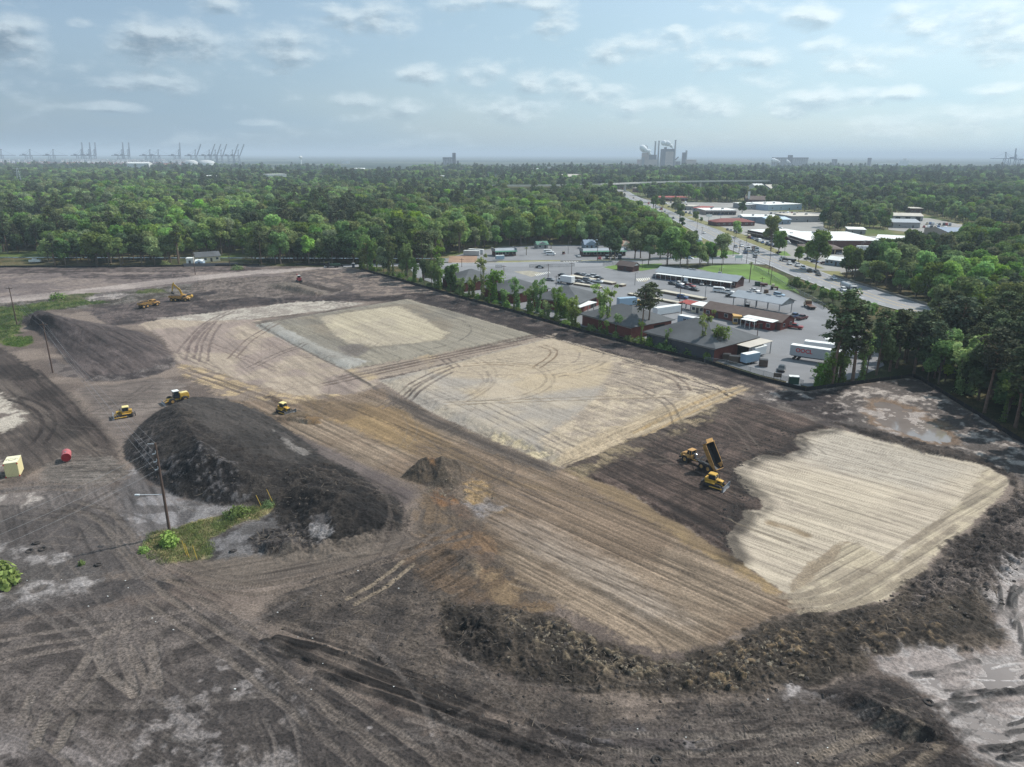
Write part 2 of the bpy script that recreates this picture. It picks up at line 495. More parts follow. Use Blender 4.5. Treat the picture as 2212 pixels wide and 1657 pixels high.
 zone(vp(9, [(1500,395),(1650,365),(1800,365),(1820,400),(1650,420),(1520,415)]), (74,92,40), (98,104,62), pat=n2, soft=2.0, warp=1, rough=.3, fine=.4)
 zone(vp(9, [(920,460),(1100,420),(1350,405),(1480,420),(1300,470),(1000,495)]), (168,162,158), (120,114,112), pat=n2, soft=2, warp=.8)

 # ---- dark working area round the excavator and the haul track to the fence corner
 zone([(180,668),(300,652),(420,632),(520,612),(640,600),(720,610),(780,640),(900,636),(960,640),(1020,660),(1120,690),(1000,680),(900,648),(760,652),(640,652),(520,664),(420,684),(300,700),(240,705)],
  (88,80,79), (110,100,97), soft=3, pat=n2, st=[(((300,690),(560,660)), .8, 14, .3)], rough=.12)
 zone(vp(10, [(360,290),(700,250),(1100,230),(1400,220),(2000,300),(2150,350),(1900,440),(1500,440),(900,500),(600,560),(350,560),(330,460)]),
  (134,124,117), (104,95,90), soft=3, pat=n2, st=[(((560,640),(700,620)), .8, 12, .25)], rough=.25)
 zone(vp(10, [(330,420),(620,380),(640,410),(420,450),(520,500),(760,480),(1100,450),(1300,470),(1700,455),(2212,420),(2212,490),(1600,510),(1100,540),(700,570),(450,570),(330,520)]),
  (72,65,65), (92,83,81), soft=2.0, pat=n2, st=[(((520,664),(760,652)), .7, 16, .3)], rough=.3)
 # ground between the corner of the pad and the fence
 zone([(600,590),(700,580),(780,585),(860,606),(980,641),(1100,673),(1060,680),(960,655),(880,640),(780,632),(700,612)], (146,134,124), (110,101,97), pat=n2, soft=3,
  st=[(((700,610),(900,640)), 1.0, 10, .2)], fine=.2)
 # dark track along the fence
 zone([(760,648),(900,632),(985,644),(1100,675),(1250,718),(1400,758),(1520,785),(1640,823),(1700,850),(1620,850),(1520,815),(1400,790),(1250,755),(1120,715),(1000,680),(900,652)],
  (70,62,61), (104,95,91), soft=3.0, warp=.7, pat=n2, plo=.45, phi=.75, st=[(((900,640),(1400,770)), .8, 18, .45)], fine=.25)
 zone([(1280,740),(1420,772),(1540,806),(1640,835),(1700,862),(1560,840),(1420,800)], (118,108,102), (92,84,80), soft=3, pat=n2, op=.8, st=[(((1200,720),(1500,800)), .7, 16, .4)])

 # ---- pinkish ground left of the first pad
 zone([(300,700),(340,690),(440,680),(560,692),(640,745),(745,800),(830,822),(760,860),(640,862),(560,842),(470,818),(390,796),(375,770),(350,730)],
  (160,147,138), (172,160,144), soft=3, st=[(((560,700),(745,800)), .9, 12, .16)], fine=.12)
 zone([(375,785),(440,795),(560,835),(640,855),(740,850),(830,870),(960,960),(880,940),(760,905),(640,880),(560,872),(470,850),(400,815)],
  (176,158,128), (144,131,118), soft=3, warp=.8, pat=n2, st=[(((400,800),(640,870)), .7, 12, .3)], fine=.15)
 # pale strip in front of the haul track
 zone([(335,688),(450,676),(560,662),(640,652),(720,650),(790,655),(700,672),(590,684),(540,690),(440,694)], (182,177,166), (160,153,144), soft=2, pat=n2,
  st=[(((440,690),(700,655)), .7, 16, .18)], fine=.08)
 zone([(545,696),(640,682),(760,664),(860,650),(900,645),(860,655),(760,672),(640,692),(560,704)], (104,98,92), (120,114,106), soft=1.2, op=.8, st=[(((560,700),(860,652)), .5, 14, .2)])

 # ---- first pad (olive grey, paler middle)
 A = [(548,702),(700,676),(880,646),(1000,678),(1165,726),(960,766),(745,798),(640,748)]
 dA = ((560, 706), (745, 798))
 zone(A, (154,149,135), (142,138,127), soft=1.2, warp=.1, lift=.55, shoulder=2.5, st=[(dA, .75, 24, .22)], fine=.07)
 zone([(548,702),(590,700),(700,755),(800,785),(745,799),(640,748)], (170,170,164), (158,157,150), soft=2.5, warp=.3, st=[(dA, .7, 24, .10)], fine=.06)
 zone([(640,690),(700,681),(850,660),(905,660),(975,700),(970,735),(880,748),(765,762),(700,730)], (140,130,114), (128,122,110), soft=6, warp=.6, op=.6, st=[(dA, .8, 22, .25)], fine=.07)
 zone([(690,688),(790,672),(862,664),(880,672),(968,722),(950,738),(860,748),(790,754),(755,745),(712,715)], (184,176,154), (172,164,146), soft=5, warp=.5, st=[(dA, .7, 20, .16)], fine=.06)
 zone([(730,752),(780,745),(800,760),(770,775),(740,768)], (118,112,108), soft=4, warp=.9, op=.8)
 zone([(745,800),(1165,728),(1200,720),(1190,735),(960,785),(800,822),(760,815)], (164,152,138), (176,160,132), soft=2, st=[(((745,800),(1165,728)), .6, 16, .14)], fine=.08)

 # ---- second pad (grey beige, yellow at the back)
 B = [(818,822),(960,788),(1190,728),(1330,765),(1480,808),(1592,850),(1420,925),(1320,965),(1210,1008),(1060,950),(930,890)]
 dB = ((830, 830), (1200, 1000))
 zone(B, (170,164,154), (180,171,155), soft=1.5, warp=.15, lift=.85, shoulder=4, st=[(dB, .8, 26, .10)], fine=.07)
 zone([(900,805),(1060,765),(1190,730),(1330,766),(1330,790),(1250,820),(1100,828),(980,822)], (188,174,150), (180,166,140), soft=9, warp=.8, op=.75, st=[(((900,820),(1300,790)), .9, 20, .12)], fine=.1)
 zone([(1000,850),(1150,820),(1330,785),(1380,800),(1300,840),(1150,862),(1020,868)], (194,178,148), (186,174,154), soft=10, warp=.8, fine=.07, op=.7)
 zone([(1330,768),(1480,808),(1600,850),(1470,915),(1330,965),(1240,1000),(1180,985),(1170,955),(1230,915),(1300,850)], (168,157,142), (186,174,153), soft=4, warp=.6, pat=n2, plo=.4, phi=.7,
  st=[(((1340,780),(1600,850)), .8, 10, .2)], fine=.16, rough=.12)
 zone([(1060,935),(1190,985),(1215,1010),(1130,985),(1000,930)], (158,150,136), (196,184,154), soft=4, pat=n2, warp=.6, st=[(dB, .5, 8, .35)], fine=.12)
 # its yellow shoulder
 zone([(1190,1000),(1280,950),(1400,900),(1500,862),(1600,832),(1620,842),(1560,875),(1440,925),(1330,970),(1230,1012)], (186,171,145), (172,158,134), soft=4, warp=.8, pat=n2, op=.85,
  st=[(((1230,1005),(1590,850)), .7, 12, .25)], fine=.12)

 # ---- the long strip worked by tracked machines
 dE = ((640, 890), (1560, 1330))
 E = [(480,862),(640,872),(830,838),(930,892),(1060,952),(1215,1012),(1330,1048),(1440,1112),(1590,1208),(1742,1312),(1640,1352),(1560,1385),(1480,1405),(1390,1402),(1290,1345),(1190,1298),(1100,1240),(1020,1150),(930,1060),(800,1010),(680,955),(560,900)]
 zone(E, (150,135,117), (134,118,101), soft=3, warp=.3, st=[(dE, .95, 40, .30), (dE, .35, 14, .22)], fine=.18)
 zone([(640,862),(740,868),(860,880),(960,952),(1100,1030),(1240,1070),(1440,1150),(1600,1225),(1560,1215),(1420,1140),(1240,1075),(1080,1040),(900,975),(760,920),(660,890)],
  (142,122,94), (126,110,90), soft=5, warp=.6, st=[(dE, .8, 34, .3), (dE, .35, 12, .2)], fine=.15)
 zone([(690,870),(800,900),(900,945),(960,985),(940,1000),(830,955),(720,905)], (160,138,104), (134,116,94), soft=4, warp=.6, st=[(dE, .7, 20, .3)], fine=.15)
 zone([(1210,1010),(1330,1050),(1440,1113),(1590,1210),(1700,1285),(1660,1280),(1560,1222),(1420,1132),(1310,1075)], (158,138,104), (142,124,98), soft=3, warp=.4, st=[(dE, .6, 30, .2)], fine=.12, op=.9)
 zone([(1060,1120),(1180,1130),(1300,1200),(1420,1290),(1500,1350),(1400,1340),(1260,1250),(1130,1180)], (162,150,136), (148,135,121), soft=8, warp=.7, st=[(dE, .95, 40, .25), (dE, .35, 12, .2)], fine=.12)
 zone([(830,838),(930,892),(1060,952),(1210,1012),(1190,1025),(1050,975),(930,920),(840,870)], (92,85,80), (112,104,97), soft=3, warp=.5, st=[(dE, .6, 16, .3)], op=.85)
 zone([(640,940),(760,990),(860,1040),(900,1060),(860,1110),(800,1060),(700,1000),(620,955)], (122,113,109), (102,94,92), soft=5, st=[(dE, .8, 18, .25)], fine=.14)

 # ---- orange and grey churned ground round the small heap
 zone([(900,1040),(1000,1000),(1060,1030),(1090,1085),(1060,1110),(1080,1170),(1120,1240),(1190,1290),(1120,1300),(1010,1240),(900,1190),(880,1130),(900,1090)],
  (122,106,88), (104,94,84), soft=6, warp=1.0, pat=n2, rough=.25, fine=.25)
 zone([(985,1045),(1040,1030),(1065,1065),(1050,1085),(1090,1110),(1030,1120),(980,1075)], (166,142,104), (120,108,96), soft=4, warp=1.1, pat=n2, rough=.2, fine=.3)
 zone([(1000,1090),(1060,1075),(1090,1100),(1060,1120)], (140,138,140), soft=4, warp=1, op=.8)
 zone([(930,1060),(985,1075),(1035,1115),(1000,1120),(940,1085)], (138,106,78), (114,98,86), soft=2, warp=.8, pat=n2, op=.9)
 zone([(950,1150),(1030,1130),(1080,1180),(1050,1250),(1110,1300),(1040,1290),(960,1220)], (128,106,84), (108,94,82), soft=4, warp=.9, pat=n2, st=[(((960,1140),(1080,1280)), .8, 10, .25)], fine=.2)
 zone([(1075,1235),(1120,1290),(1160,1300),(1210,1312),(1150,1330),(1060,1300),(1030,1270)], (148,128,102), (122,104,84), soft=3, warp=.7, pat=n2)
 zone([(985,1205),(1020,1212),(1045,1240),(1030,1262),(990,1235)], (160,142,116), soft=3, warp=.8)

 # ---- dark fill being spread (C) over the sand pad (D)
 D = [(1798,924),(1900,948),(2020,980),(2130,1004),(2185,1040),(2150,1082),(2060,1165),(1990,1228),(1925,1288),(1850,1312),(1745,1317),(1700,1284),(1590,1208),(1500,1110),(1560,990),(1700,930)]
 dD = ((1798, 926), (2130, 1006))
 zone(D, (200,190,171), (190,180,163), soft=.8, warp=.12, st=[(dD, .9, 30, .13), (dD, .4, 18, .12)], fine=.05)
 zone([(1800,926),(2000,980),(2100,1010),(2000,1060),(1800,1020),(1700,980)], (188,182,170), soft=12, warp=.4, st=[(dD, .7, 24, .14), (dD, .3, 12, .10)], fine=.05, op=.7)
 P_ = pts(D); idx, sd = sdf(P_, 2, .1)
 s = streaks(idx, dD, .42, 11, 5); k = sm(s, .26, .5) * sm(sd, .5, 3) * .55
 C[idx] *= (1 - k * .55)[:, None]
 # tracked border of the sand pad
 zone([(1700,1284),(1760,1215),(1800,1180),(1850,1170),(1880,1190),(1940,1215),(2000,1140),(2080,1080),(2130,1010),(2185,1040),(2150,1082),(2060,1165),(1990,1228),(1925,1288),(1850,1312),(1745,1317)],
  (166,156,138), (182,172,150), soft=1.5, warp=.25, pat=n2, st=[(((1720,1290),(2100,1080)), .7, 14, .25)], fine=.10, op=.9)
 zone([(1745,1218),(1800,1180),(1830,1172),(1800,1210),(1740,1262),(1712,1278),(1700,1262)], (148,134,114), soft=1, op=.7, warp=.2)
 Cz = [(1215,1012),(1320,968),(1440,922),(1590,858),(1700,890),(1800,926),(1760,932),(1722,940),(1728,972),(1690,986),(1640,984),(1612,1000),(1588,1012),(1600,1040),(1618,1062),(1650,1082),(1640,1102),(1600,1105),(1606,1120),(1585,1140),(1568,1160),(1575,1180),(1588,1206),(1520,1165),(1440,1112),(1330,1050)]
 dC = ((1215, 1012), (1590, 1208))
 zone(Cz, (82,71,65), (98,85,78), soft=.9, warp=.55, lift=.30, shoulder=1.2, pat=n2, st=[(dC, .9, 26, .42), (dC, .4, 14, .34)], fine=.25, rough=.07)
 edge = [(1800,926),(1760,932),(1722,940),(1728,972),(1690,986),(1640,984),(1612,1000),(1588,1012),(1600,1040),(1618,1062),(1650,1082),(1640,1102),(1600,1105),(1606,1120),(1585,1140),(1568,1160),(1575,1180),(1588,1206)]
 stroke(edge, 4.5, (52,47,46), .7, -.22, soft=.5, noise=.5, berm=0)
 stroke([(1590,1150),(1520,1140),(1440,1100)], 5, (60,53,52), .4, 0, soft=.9, berm=0)
 zone([(1215,1012),(1300,975),(1420,928),(1500,895),(1560,870),(1600,880),(1500,925),(1400,965),(1310,1010),(1250,1035)], (150,137,112), (98,88,80), soft=4, warp=1.0, pat=n2, st=[(dC, .6, 8, .6)], op=.8)
 zone([(1640,850),(1720,862),(1850,900),(1800,926),(1700,890),(1600,862)], (92,84,82), (120,112,106), soft=4, pat=n2, st=[(((1600,850),(1800,915)), .8, 14, .3)])

 # ---- wet corner by the fence
 zone([(1640,842),(1740,846),(1850,832),(1972,817),(1992,824),(2100,892),(2230,972),(2230,1070),(2150,1006),(2000,976),(1850,936),(1720,880),(1620,856)],
  (96,88,84), (172,165,158), soft=3, warp=.9, pat=n5, plo=.5, phi=.62, rough=.25, fine=.25, wet=.4)
 zone([(1640,842),(1740,848),(1830,838),(1800,860),(1850,900),(1800,915),(1700,875)], (74,67,66), (150,143,138), soft=3, warp=1, pat=n2, plo=.6, phi=.72, rough=.2, st=[(((1640,850),(1820,880)), .9, 8, .4)])
 zone([(1870,860),(1930,862),(2000,890),(2060,925),(2080,965),(2000,960),(1900,925),(1860,895)], (128,104,80), (160,152,146), soft=4, warp=1, pat=n2, plo=.5, phi=.66, wet=.8, lift=-.34, shoulder=4)
 zone([(1790,912),(1900,930),(2020,960),(2130,990),(2190,1030),(2212,1075),(2170,1030),(2110,1000),(2000,978),(1900,948)], (66,60,57), (92,84,78), soft=2, warp=.8, pat=n2, rough=.35, lift=.4, shoulder=2, st=[(((1800,915),(2130,1000)), .8, 8, .3)])

 # ---- left side: haul road, pale and dark patches
 zone([(-300,740),(0,748),(40,775),(90,812),(150,850),(210,905),(255,960),(265,1000),(230,990),(140,990),(90,1010),(40,1040),(-300,1100)], (92,84,79), (108,99,92), soft=3, warp=.5,
  st=[(((30,790),(220,940)), .8, 14, .25)], fine=.2)
 zone([(-300,740),(0,750),(60,790),(130,850),(210,925),(255,985),(210,960),(120,895),(60,850),(0,810),(-300,860)], (74,66,62), (92,83,78), soft=3, warp=.5, st=[(((30,790),(220,940)), .7, 16, .3)])
 zone([(-300,850),(0,845),(30,870),(50,900),(30,930),(-300,960)], (186,180,168), (126,117,110), soft=4, warp=1.2, pat=n2)
 zone([(-300,1000),(-60,990),(0,985),(15,1010),(-20,1060),(-300,1060)], (160,152,144), soft=4, warp=.6)
 zone([(160,838),(250,830),(340,815),(400,830),(395,860),(340,890),(285,940),(262,965),(225,915)], (138,129,122), (122,113,107), soft=4, warp=.6, st=[(((180,845),(370,840)), .9, 10, .2)], fine=.15)
 zone([(100,1000),(150,985),(230,985),(265,1000),(275,1030),(200,1050),(120,1060),(90,1030)], (136,130,124), (118,112,106), soft=3, warp=.4, st=[(((110,1020),(260,1015)), .5, 6, .3)], rough=.12)
 zone([(-300,1050),(0,1055),(100,1045),(210,1050),(280,1040),(300,1100),(290,1170),(320,1235),(200,1240),(60,1200),(-300,1230)], (120,114,111), (98,93,91), soft=5, warp=.7,
  st=[(((230,1060),(330,1230)), 1.0, 14, .2)], fine=.22, rough=.08)
 zone([(-300,1062),(0,1066),(60,1060),(110,1050),(90,1080),(20,1095),(-300,1110)], (172,166,160), (128,121,117), soft=3, warp=1, pat=n2)
 zone([(280,1005),(330,1045),(400,1080),(430,1125),(370,1150),(300,1170),(265,1110),(255,1050)], (146,145,147), (112,109,109), soft=4, warp=.8, pat=n2, st=[(((300,1020),(380,1140)), 1.2, 6, .25)], fine=.14)
 zone([(400,1075),(560,1092),(600,1082),(590,1110),(480,1150),(430,1150),(370,1150)], (108,106,107), (140,139,140), soft=3, warp=.8, pat=n2, rough=.1)
 zone([(480,1150),(600,1100),(640,1110),(700,1200),(640,1225),(450,1240),(430,1210)], (84,81,81), (122,121,122), soft=4, warp=.8, pat=n2, rough=.15, fine=.3)
 zone(vp(13, [(880,1380),(1200,1240),(1500,1180),(1540,1220),(1250,1330),(1000,1450)]), (134,133,135), (104,102,102), soft=3, warp=.6, pat=n2)
 # grass round the pole
 zone([(300,1178),(322,1150),(370,1140),(440,1125),(520,1100),(590,1083),(600,1094),(560,1118),(490,1145),(455,1165),(470,1180),(440,1212),(345,1220),(312,1203)],
  (86,102,54), (132,124,88), soft=1.5, warp=.7, pat=n2, plo=.35, phi=.55, rough=.2, fine=.5)
 zone([(345,1150),(420,1135),(455,1150),(440,1190),(380,1200),(350,1180)], (134,126,92), (98,108,58), soft=3, warp=.8, pat=n2, fine=.4)

 # ---- mounds
 M1 = vp(13, [(150,600),(190,520),(260,440),(380,330),(500,262),(620,215),(760,175),(950,185),(1150,235),(1400,350),(1600,490),(1800,650)]) + [(790,1035),(862,1090),(874,1145),(825,1190),(725,1214),(640,1202),(602,1150),(588,1096)] + vp(13, [(1240,1072),(1000,1075),(800,1042),(560,990),(400,880),(280,800),(200,700)])
 zone(M1, (62,58,56), (76,71,67), soft=2, warp=.25, pat=n2, fine=.38, rough=.1)
 mound(M1, vp(13, [(600,238,3.6),(690,390,6.0),(840,620,5.8),(1080,750,4.2),(1260,830,3.0)]), 1.0, rough=.62, power=.85)
 # smoother machine-packed back of the heap
 zone(vp(13, [(560,235),(760,175),(1000,190),(1250,280),(1500,430),(1700,600),(1880,760),(1700,780),(1450,760),(1250,780),(1000,680),(860,600),(720,420)]),
  (72,69,67), (84,80,77), soft=3, warp=.4, st=[(V13a, .8, 14, .25)] if False else [((V(13, 700, 250), V(13, 1700, 720)), .8, 14, .25)], fine=.2)
 zone(vp(13, [(1380,490),(1540,530),(1700,660),(1640,700),(1480,600)]), (138,135,132), (90,86,84), soft=2, warp=1, pat=n2, op=.7, st=[((V(13, 1380, 500), V(13, 1700, 660)), .5, 6, .4)])
 # grey clods at the foot
 zone(vp(13, [(230,600),(330,560),(420,640),(440,800),(560,800),(850,790),(1000,870),(1200,960),(1230,1040),(1000,1050),(760,1000),(520,940),(380,850),(260,740)]),
  (54,52,53), (100,98,99), soft=3, warp=1.2, pat=n3, plo=.5, phi=.68, rough=.22, fine=.4)
 M1b = [(596,1098),(625,1035),(680,1005),(745,1010),(800,1042),(862,1092),(874,1148),(825,1190),(720,1213),(640,1200)]
 mound(M1b, [(645,1050,2.6),(710,1062,3.4),(790,1100,2.6)], 1.0, rough=.6)
 zone(M1b, (50,47,46), (68,63,59), soft=3, warp=.8, pat=n2, fine=.45, rough=.25)
 mound(vp(13, [(1180,1350),(1330,1265),(1500,1240),(1680,1290),(1730,1400),(1700,1500),(1500,1535),(1330,1490)]), vp(13, [(1330,1380,1.3),(1550,1370,1.6)]), 1.0, rough=.6)
 zone(vp(13, [(1180,1350),(1330,1265),(1500,1240),(1680,1290),(1730,1400),(1700,1500),(1500,1535),(1330,1490)]), (64,60,60), (92,88,86), soft=2, warp=.8, pat=n3, fine=.45, rough=.3)
 zone(vp(13, [(1700,1240),(1850,1220),(1900,1300),(1780,1440),(1740,1400)]), (150,148,148), (104,101,101), soft=2, warp=1, pat=n2, fine=.3)
 # second mound at the far left
 M2 = vp(9, [(240,745),(290,660),(420,590),(600,640),(800,715),(1200,760),(1500,830),(1700,900),(1900,1090),(1955,1190),(1800,1270),(1500,1370),(1250,1390),(950,1380),(760,1200),(600,1020),(480,900),(380,825)])
 zone(M2, (94,86,85), (106,97,95), soft=3, warp=.4, st=[((V(9, 700, 720), V(9, 1700, 1250)), 1.1, 12, .35)], fine=.22)
 zone(vp(9, [(240,745),(290,660),(420,590),(600,650),(640,800),(560,900),(420,830)]), (60,55,56), (78,71,70), soft=3, warp=.6, pat=n2)
 mound(M2, vp(9, [(340,640,4.6),(520,640,5.2),(690,705,4.8),(1000,840,3.6),(1500,1040,2.2),(1760,1170,1.2)]), 1.0, rough=.35, power=.9)
 zone(vp(9, [(900,1380),(1260,1390),(1500,1370),(1800,1280),(1950,1200),(1900,1090),(1750,1240),(1400,1320),(1100,1330)]), (84,78,78), (112,106,104), soft=3, warp=.8, pat=n2, rough=.25, fine=.35)
 zone(vp(9, [(20,940),(150,890),(350,890),(370,960),(220,1010),(60,990)]), (84,108,40), (104,116,60), soft=2, warp=.7, pat=n2, fine=.35)
 zone(vp(9, [(560,1130),(800,1230),(900,1350),(700,1330),(560,1250)]), (124,116,112), (98,90,88), soft=2, pat=n2)
 # small grey heap
 M3 = vp(21, [(640,610),(700,540),(800,500),(1000,490),(1140,520),(1195,570),(1120,660),(1060,705),(900,692),(760,662)])
 zone(M3, (120,106,90), (100,91,80), soft=1.5, warp=.3, pat=n2, fine=.25)
 mound(M3, vp(21, [(850,455,3.3),(960,460,3.4),(1080,475,2.6)]), 1.0, rough=.9, power=.9)
 zone(vp(21, [(800,540),(880,540),(930,620),(900,650),(840,600)]), (150,112,74), (116,104,92), soft=2, warp=1, pat=n2, op=.8)
 # spoil heap of the trench crew
 mound(vp(10, [(1160,320),(1380,285),(1560,300),(1800,385),(1890,420),(1700,445),(1500,412),(1280,360)]), vp(10, [(1300,310,1.8),(1550,340,2.4),(1760,400,1.8)]), 1.0, rough=.5)
 zone(vp(10, [(1160,320),(1380,285),(1560,300),(1800,385),(1890,420),(1700,445),(1500,412),(1280,360)]), (132,124,114), (110,103,96), soft=1.5, warp=.5, pat=n2, fine=.3)
 stroke(vp(10, [(1580,295),(1750,340),(1930,380)]), 5, (74,66,62), .9, .5, berm=0)
 stroke(vp(10, [(1660,215),(1900,260),(2100,330),(2130,370),(2000,400)]), 2.5, (90,82,78), .8, .1)
 # bulldozer windrow with loose earth
 mound(vp(15, [(250,880),(480,720),(700,640),(1000,600),(1400,730),(1650,850),(1600,980),(1250,1010),(900,960),(600,900)]), vp(15, [(500,780,.7),(1000,800,1.1),(1400,850,1.5)]), 1.0, rough=.5)
 zone(vp(15, [(380,820),(700,660),(1000,600),(1400,740),(1500,800),(1300,900),(900,930),(550,880)]), (96,86,76), (120,106,88), soft=1.5, warp=.7, pat=n2, rough=.15)
 zone(vp(15, [(1150,780),(1500,780),(1650,850),(1600,980),(1250,1010),(1150,900)]), (134,112,84), (116,100,80), soft=1.5, warp=.6, pat=n2)
 mound(vp(13, [(1310,190),(1380,165),(1480,215),(1450,240)]), vp(13, [(1350,185,1.),(1450,215,.9)]), 1.0)
 zone(vp(13, [(1310,180),(1380,160),(1490,215),(1450,245)]), (84,72,62), (104,88,72), soft=1.5, warp=.5)

 # ---- debris band along the front of the pads
 Zd = [(935,1300),(1060,1296),(1160,1318),(1230,1345),(1330,1400),(1400,1422),(1490,1410),(1560,1388),(1660,1352),(1745,1322),(1850,1318),(1930,1292),(2000,1232),(2070,1168),(2160,1085),(2215,1050),(2300,1080),(2300,1230),(2170,1270),(2140,1320),(2180,1390),(2050,1400),(1900,1415),(1850,1450),(1700,1500),(1500,1510),(1300,1500),(1150,1490),(1060,1450),(980,1420),(925,1360)]
 zone(Zd, (76,70,63), (98,89,79), soft=2.5, warp=.9, pat=n2, rough=.5, fine=.34, lift=.9, shoulder=7)
 zone([(1110,1340),(1240,1365),(1370,1420),(1460,1430),(1420,1480),(1280,1450),(1150,1400)], (80,74,66), (134,122,102), soft=5, warp=1.2, pat=n3, plo=.5, phi=.7, rough=.3, op=.9, fine=.3)
 zone([(1500,1425),(1600,1390),(1720,1370),(1760,1400),(1700,1460),(1600,1490),(1500,1480)], (80,73,65), (136,119,94), soft=5, warp=1.2, pat=n3, plo=.52, phi=.7, rough=.3, op=.95, fine=.3)
 zone([(1790,1370),(1900,1350),(2010,1340),(2030,1380),(1900,1400)], (76,70,64), (128,112,90), soft=5, warp=1.2, pat=n3, plo=.52, phi=.7, op=.9, rough=.2)
 zone([(2000,1232),(2160,1085),(2215,1060),(2300,1090),(2300,1230),(2160,1260),(2080,1280),(1960,1320)], (74,68,65), (110,102,97), soft=4, warp=1, pat=n5, plo=.48, phi=.62, rough=.4, fine=.45, st=[(((2000,1200),(2160,1260)), .9, 7, .3)])
 zone([(955,1330),(1020,1310),(1060,1350),(1080,1440),(1000,1430),(950,1380)], (56,52,49), (76,70,64), soft=4, warp=1, pat=n3, rough=.5, fine=.5)
 # dark ground in front of it
 zone([(600,1285),(700,1240),(830,1195),(930,1220),(1000,1260),(935,1300),(925,1365),(985,1425),(1060,1455),(1150,1495),(1300,1505),(1350,1560),(1300,1600),(1150,1560),(960,1500),(800,1430),(640,1360),(560,1340)],
  (86,80,76), (100,92,85), soft=5, warp=.7, pat=n2, fine=.35, rough=.16, st=[(((700,1300),(1200,1500)), .9, 8, .15)])
 zone([(830,1190),(930,1150),(1010,1200),(1060,1290),(940,1300),(900,1240)], (112,96,80), (94,86,78), soft=5, warp=1, pat=n2, fine=.3, rough=.15, st=[(((850,1240),(1000,1160)), .8, 8, .3)])
 zone([(-300,1230),(60,1235),(200,1240),(320,1245),(400,1250),(360,1280),(240,1300),(100,1330),(0,1350),(-300,1360)], (84,80,79), (98,93,91), soft=5, warp=.8, pat=n2, fine=.3, rough=.08)
 zone([(400,1215),(560,1200),(700,1185),(850,1150),(900,1165),(850,1195),(700,1235),(560,1265),(430,1262)], (120,111,102), (106,98,91), soft=4, warp=.3, st=[(((430,1240),(860,1165)), .8, 14, .25)], fine=.15)
 zone([(0,1170),(60,1180),(200,1215),(260,1240),(200,1265),(100,1300),(-300,1320),(-300,1160)], (104,100,98), (150,147,146), soft=5, warp=1, pat=n2, plo=.5, phi=.7, rough=.1, fine=.25)
 # bottom left: churned dark soil with pale wet silt
 zone([(-300,1360),(0,1350),(150,1320),(330,1300),(470,1320),(560,1345),(640,1420),(800,1560),(950,1740),(-300,1740)], (92,86,83), (112,105,101), soft=6, warp=.7, pat=n2, fine=.3, rough=.1)
 zone([(280,1560),(380,1480),(470,1430),(560,1400),(640,1450),(760,1560),(860,1740),(150,1740),(240,1640)], (86,80,77), (136,131,129), soft=8, warp=1.3, pat=n5, plo=.49, phi=.60, fine=.3, rough=.12, wet=.5)
 zone([(660,1460),(800,1520),(960,1590),(1060,1620),(1080,1740),(860,1740),(740,1600)], (80,74,71), (150,146,145), soft=6, warp=1.3, pat=n5, plo=.53, phi=.63, fine=.3, rough=.1, wet=.4)
 zone([(-300,1540),(0,1560),(140,1590),(260,1640),(200,1740),(-300,1740)], (96,90,88), (130,124,122), soft=6, warp=1, pat=n2, fine=.25, st=[(((0,1560),(300,1700)), 1.2, 7, .2)])
 # bottom right dark spread
 zone([(960,1560),(1200,1570),(1350,1560),(1500,1510),(1700,1500),(1850,1455),(1930,1475),(2010,1530),(2065,1592),(2000,1600),(2100,1640),(2200,1740),(900,1740)],
  (80,74,71), (98,91,86), soft=4, warp=.7, pat=n2, fine=.35, rough=.16, st=[(((1100,1600),(1900,1620)), 1.2, 8, .15)])
 mound([(1740,1490),(1860,1465),(1940,1480),(2010,1530),(2068,1592),(1960,1600),(1860,1560)], [(1860,1500,1.6),(1960,1540,2.0),(2030,1580,1.2)], 1.0, rough=.4)
 zone([(1740,1490),(1860,1465),(1940,1480),(2010,1530),(2068,1592),(1960,1590),(1860,1550)], (66,60,58), (82,75,71), soft=3, warp=.7, pat=n3, fine=.4)
 zone([(1240,1590),(1380,1560),(1480,1560),(1560,1600),(1480,1640),(1340,1630)], (120,116,116), (92,86,84), soft=6, warp=1.2, pat=n2, rough=.15, fine=.3)
 zone([(1690,1510),(1800,1500),(1790,1520),(1700,1530)], (168,164,163), (110,104,101), soft=2, warp=1.2, pat=n2)
 # wet white silt at the right
 W = [(2300,1180),(2205,1205),(2150,1265),(2128,1290),(2150,1345),(2190,1400),(2060,1400),(1940,1402),(1880,1420),(1890,1450),(1930,1470),(2010,1520),(2060,1580),(2080,1620),(2140,1657),(2200,1740),(2500,1740),(2500,1180)]
 zone(W, (158,152,149), (120,111,106), soft=4, warp=1.2, pat=n5, plo=.5, phi=.66, fine=.25, wet=.85, lift=-.24, shoulder=3, rough=.2)
 zone(W, (178,174,172), (150,138,132), soft=6, warp=1.2, pat=n2, plo=.4, phi=.6, op=.45, wet=.85)
 # plough-like ridges between the puddles
 rs = np.random.RandomState(21); PW = pts(W)
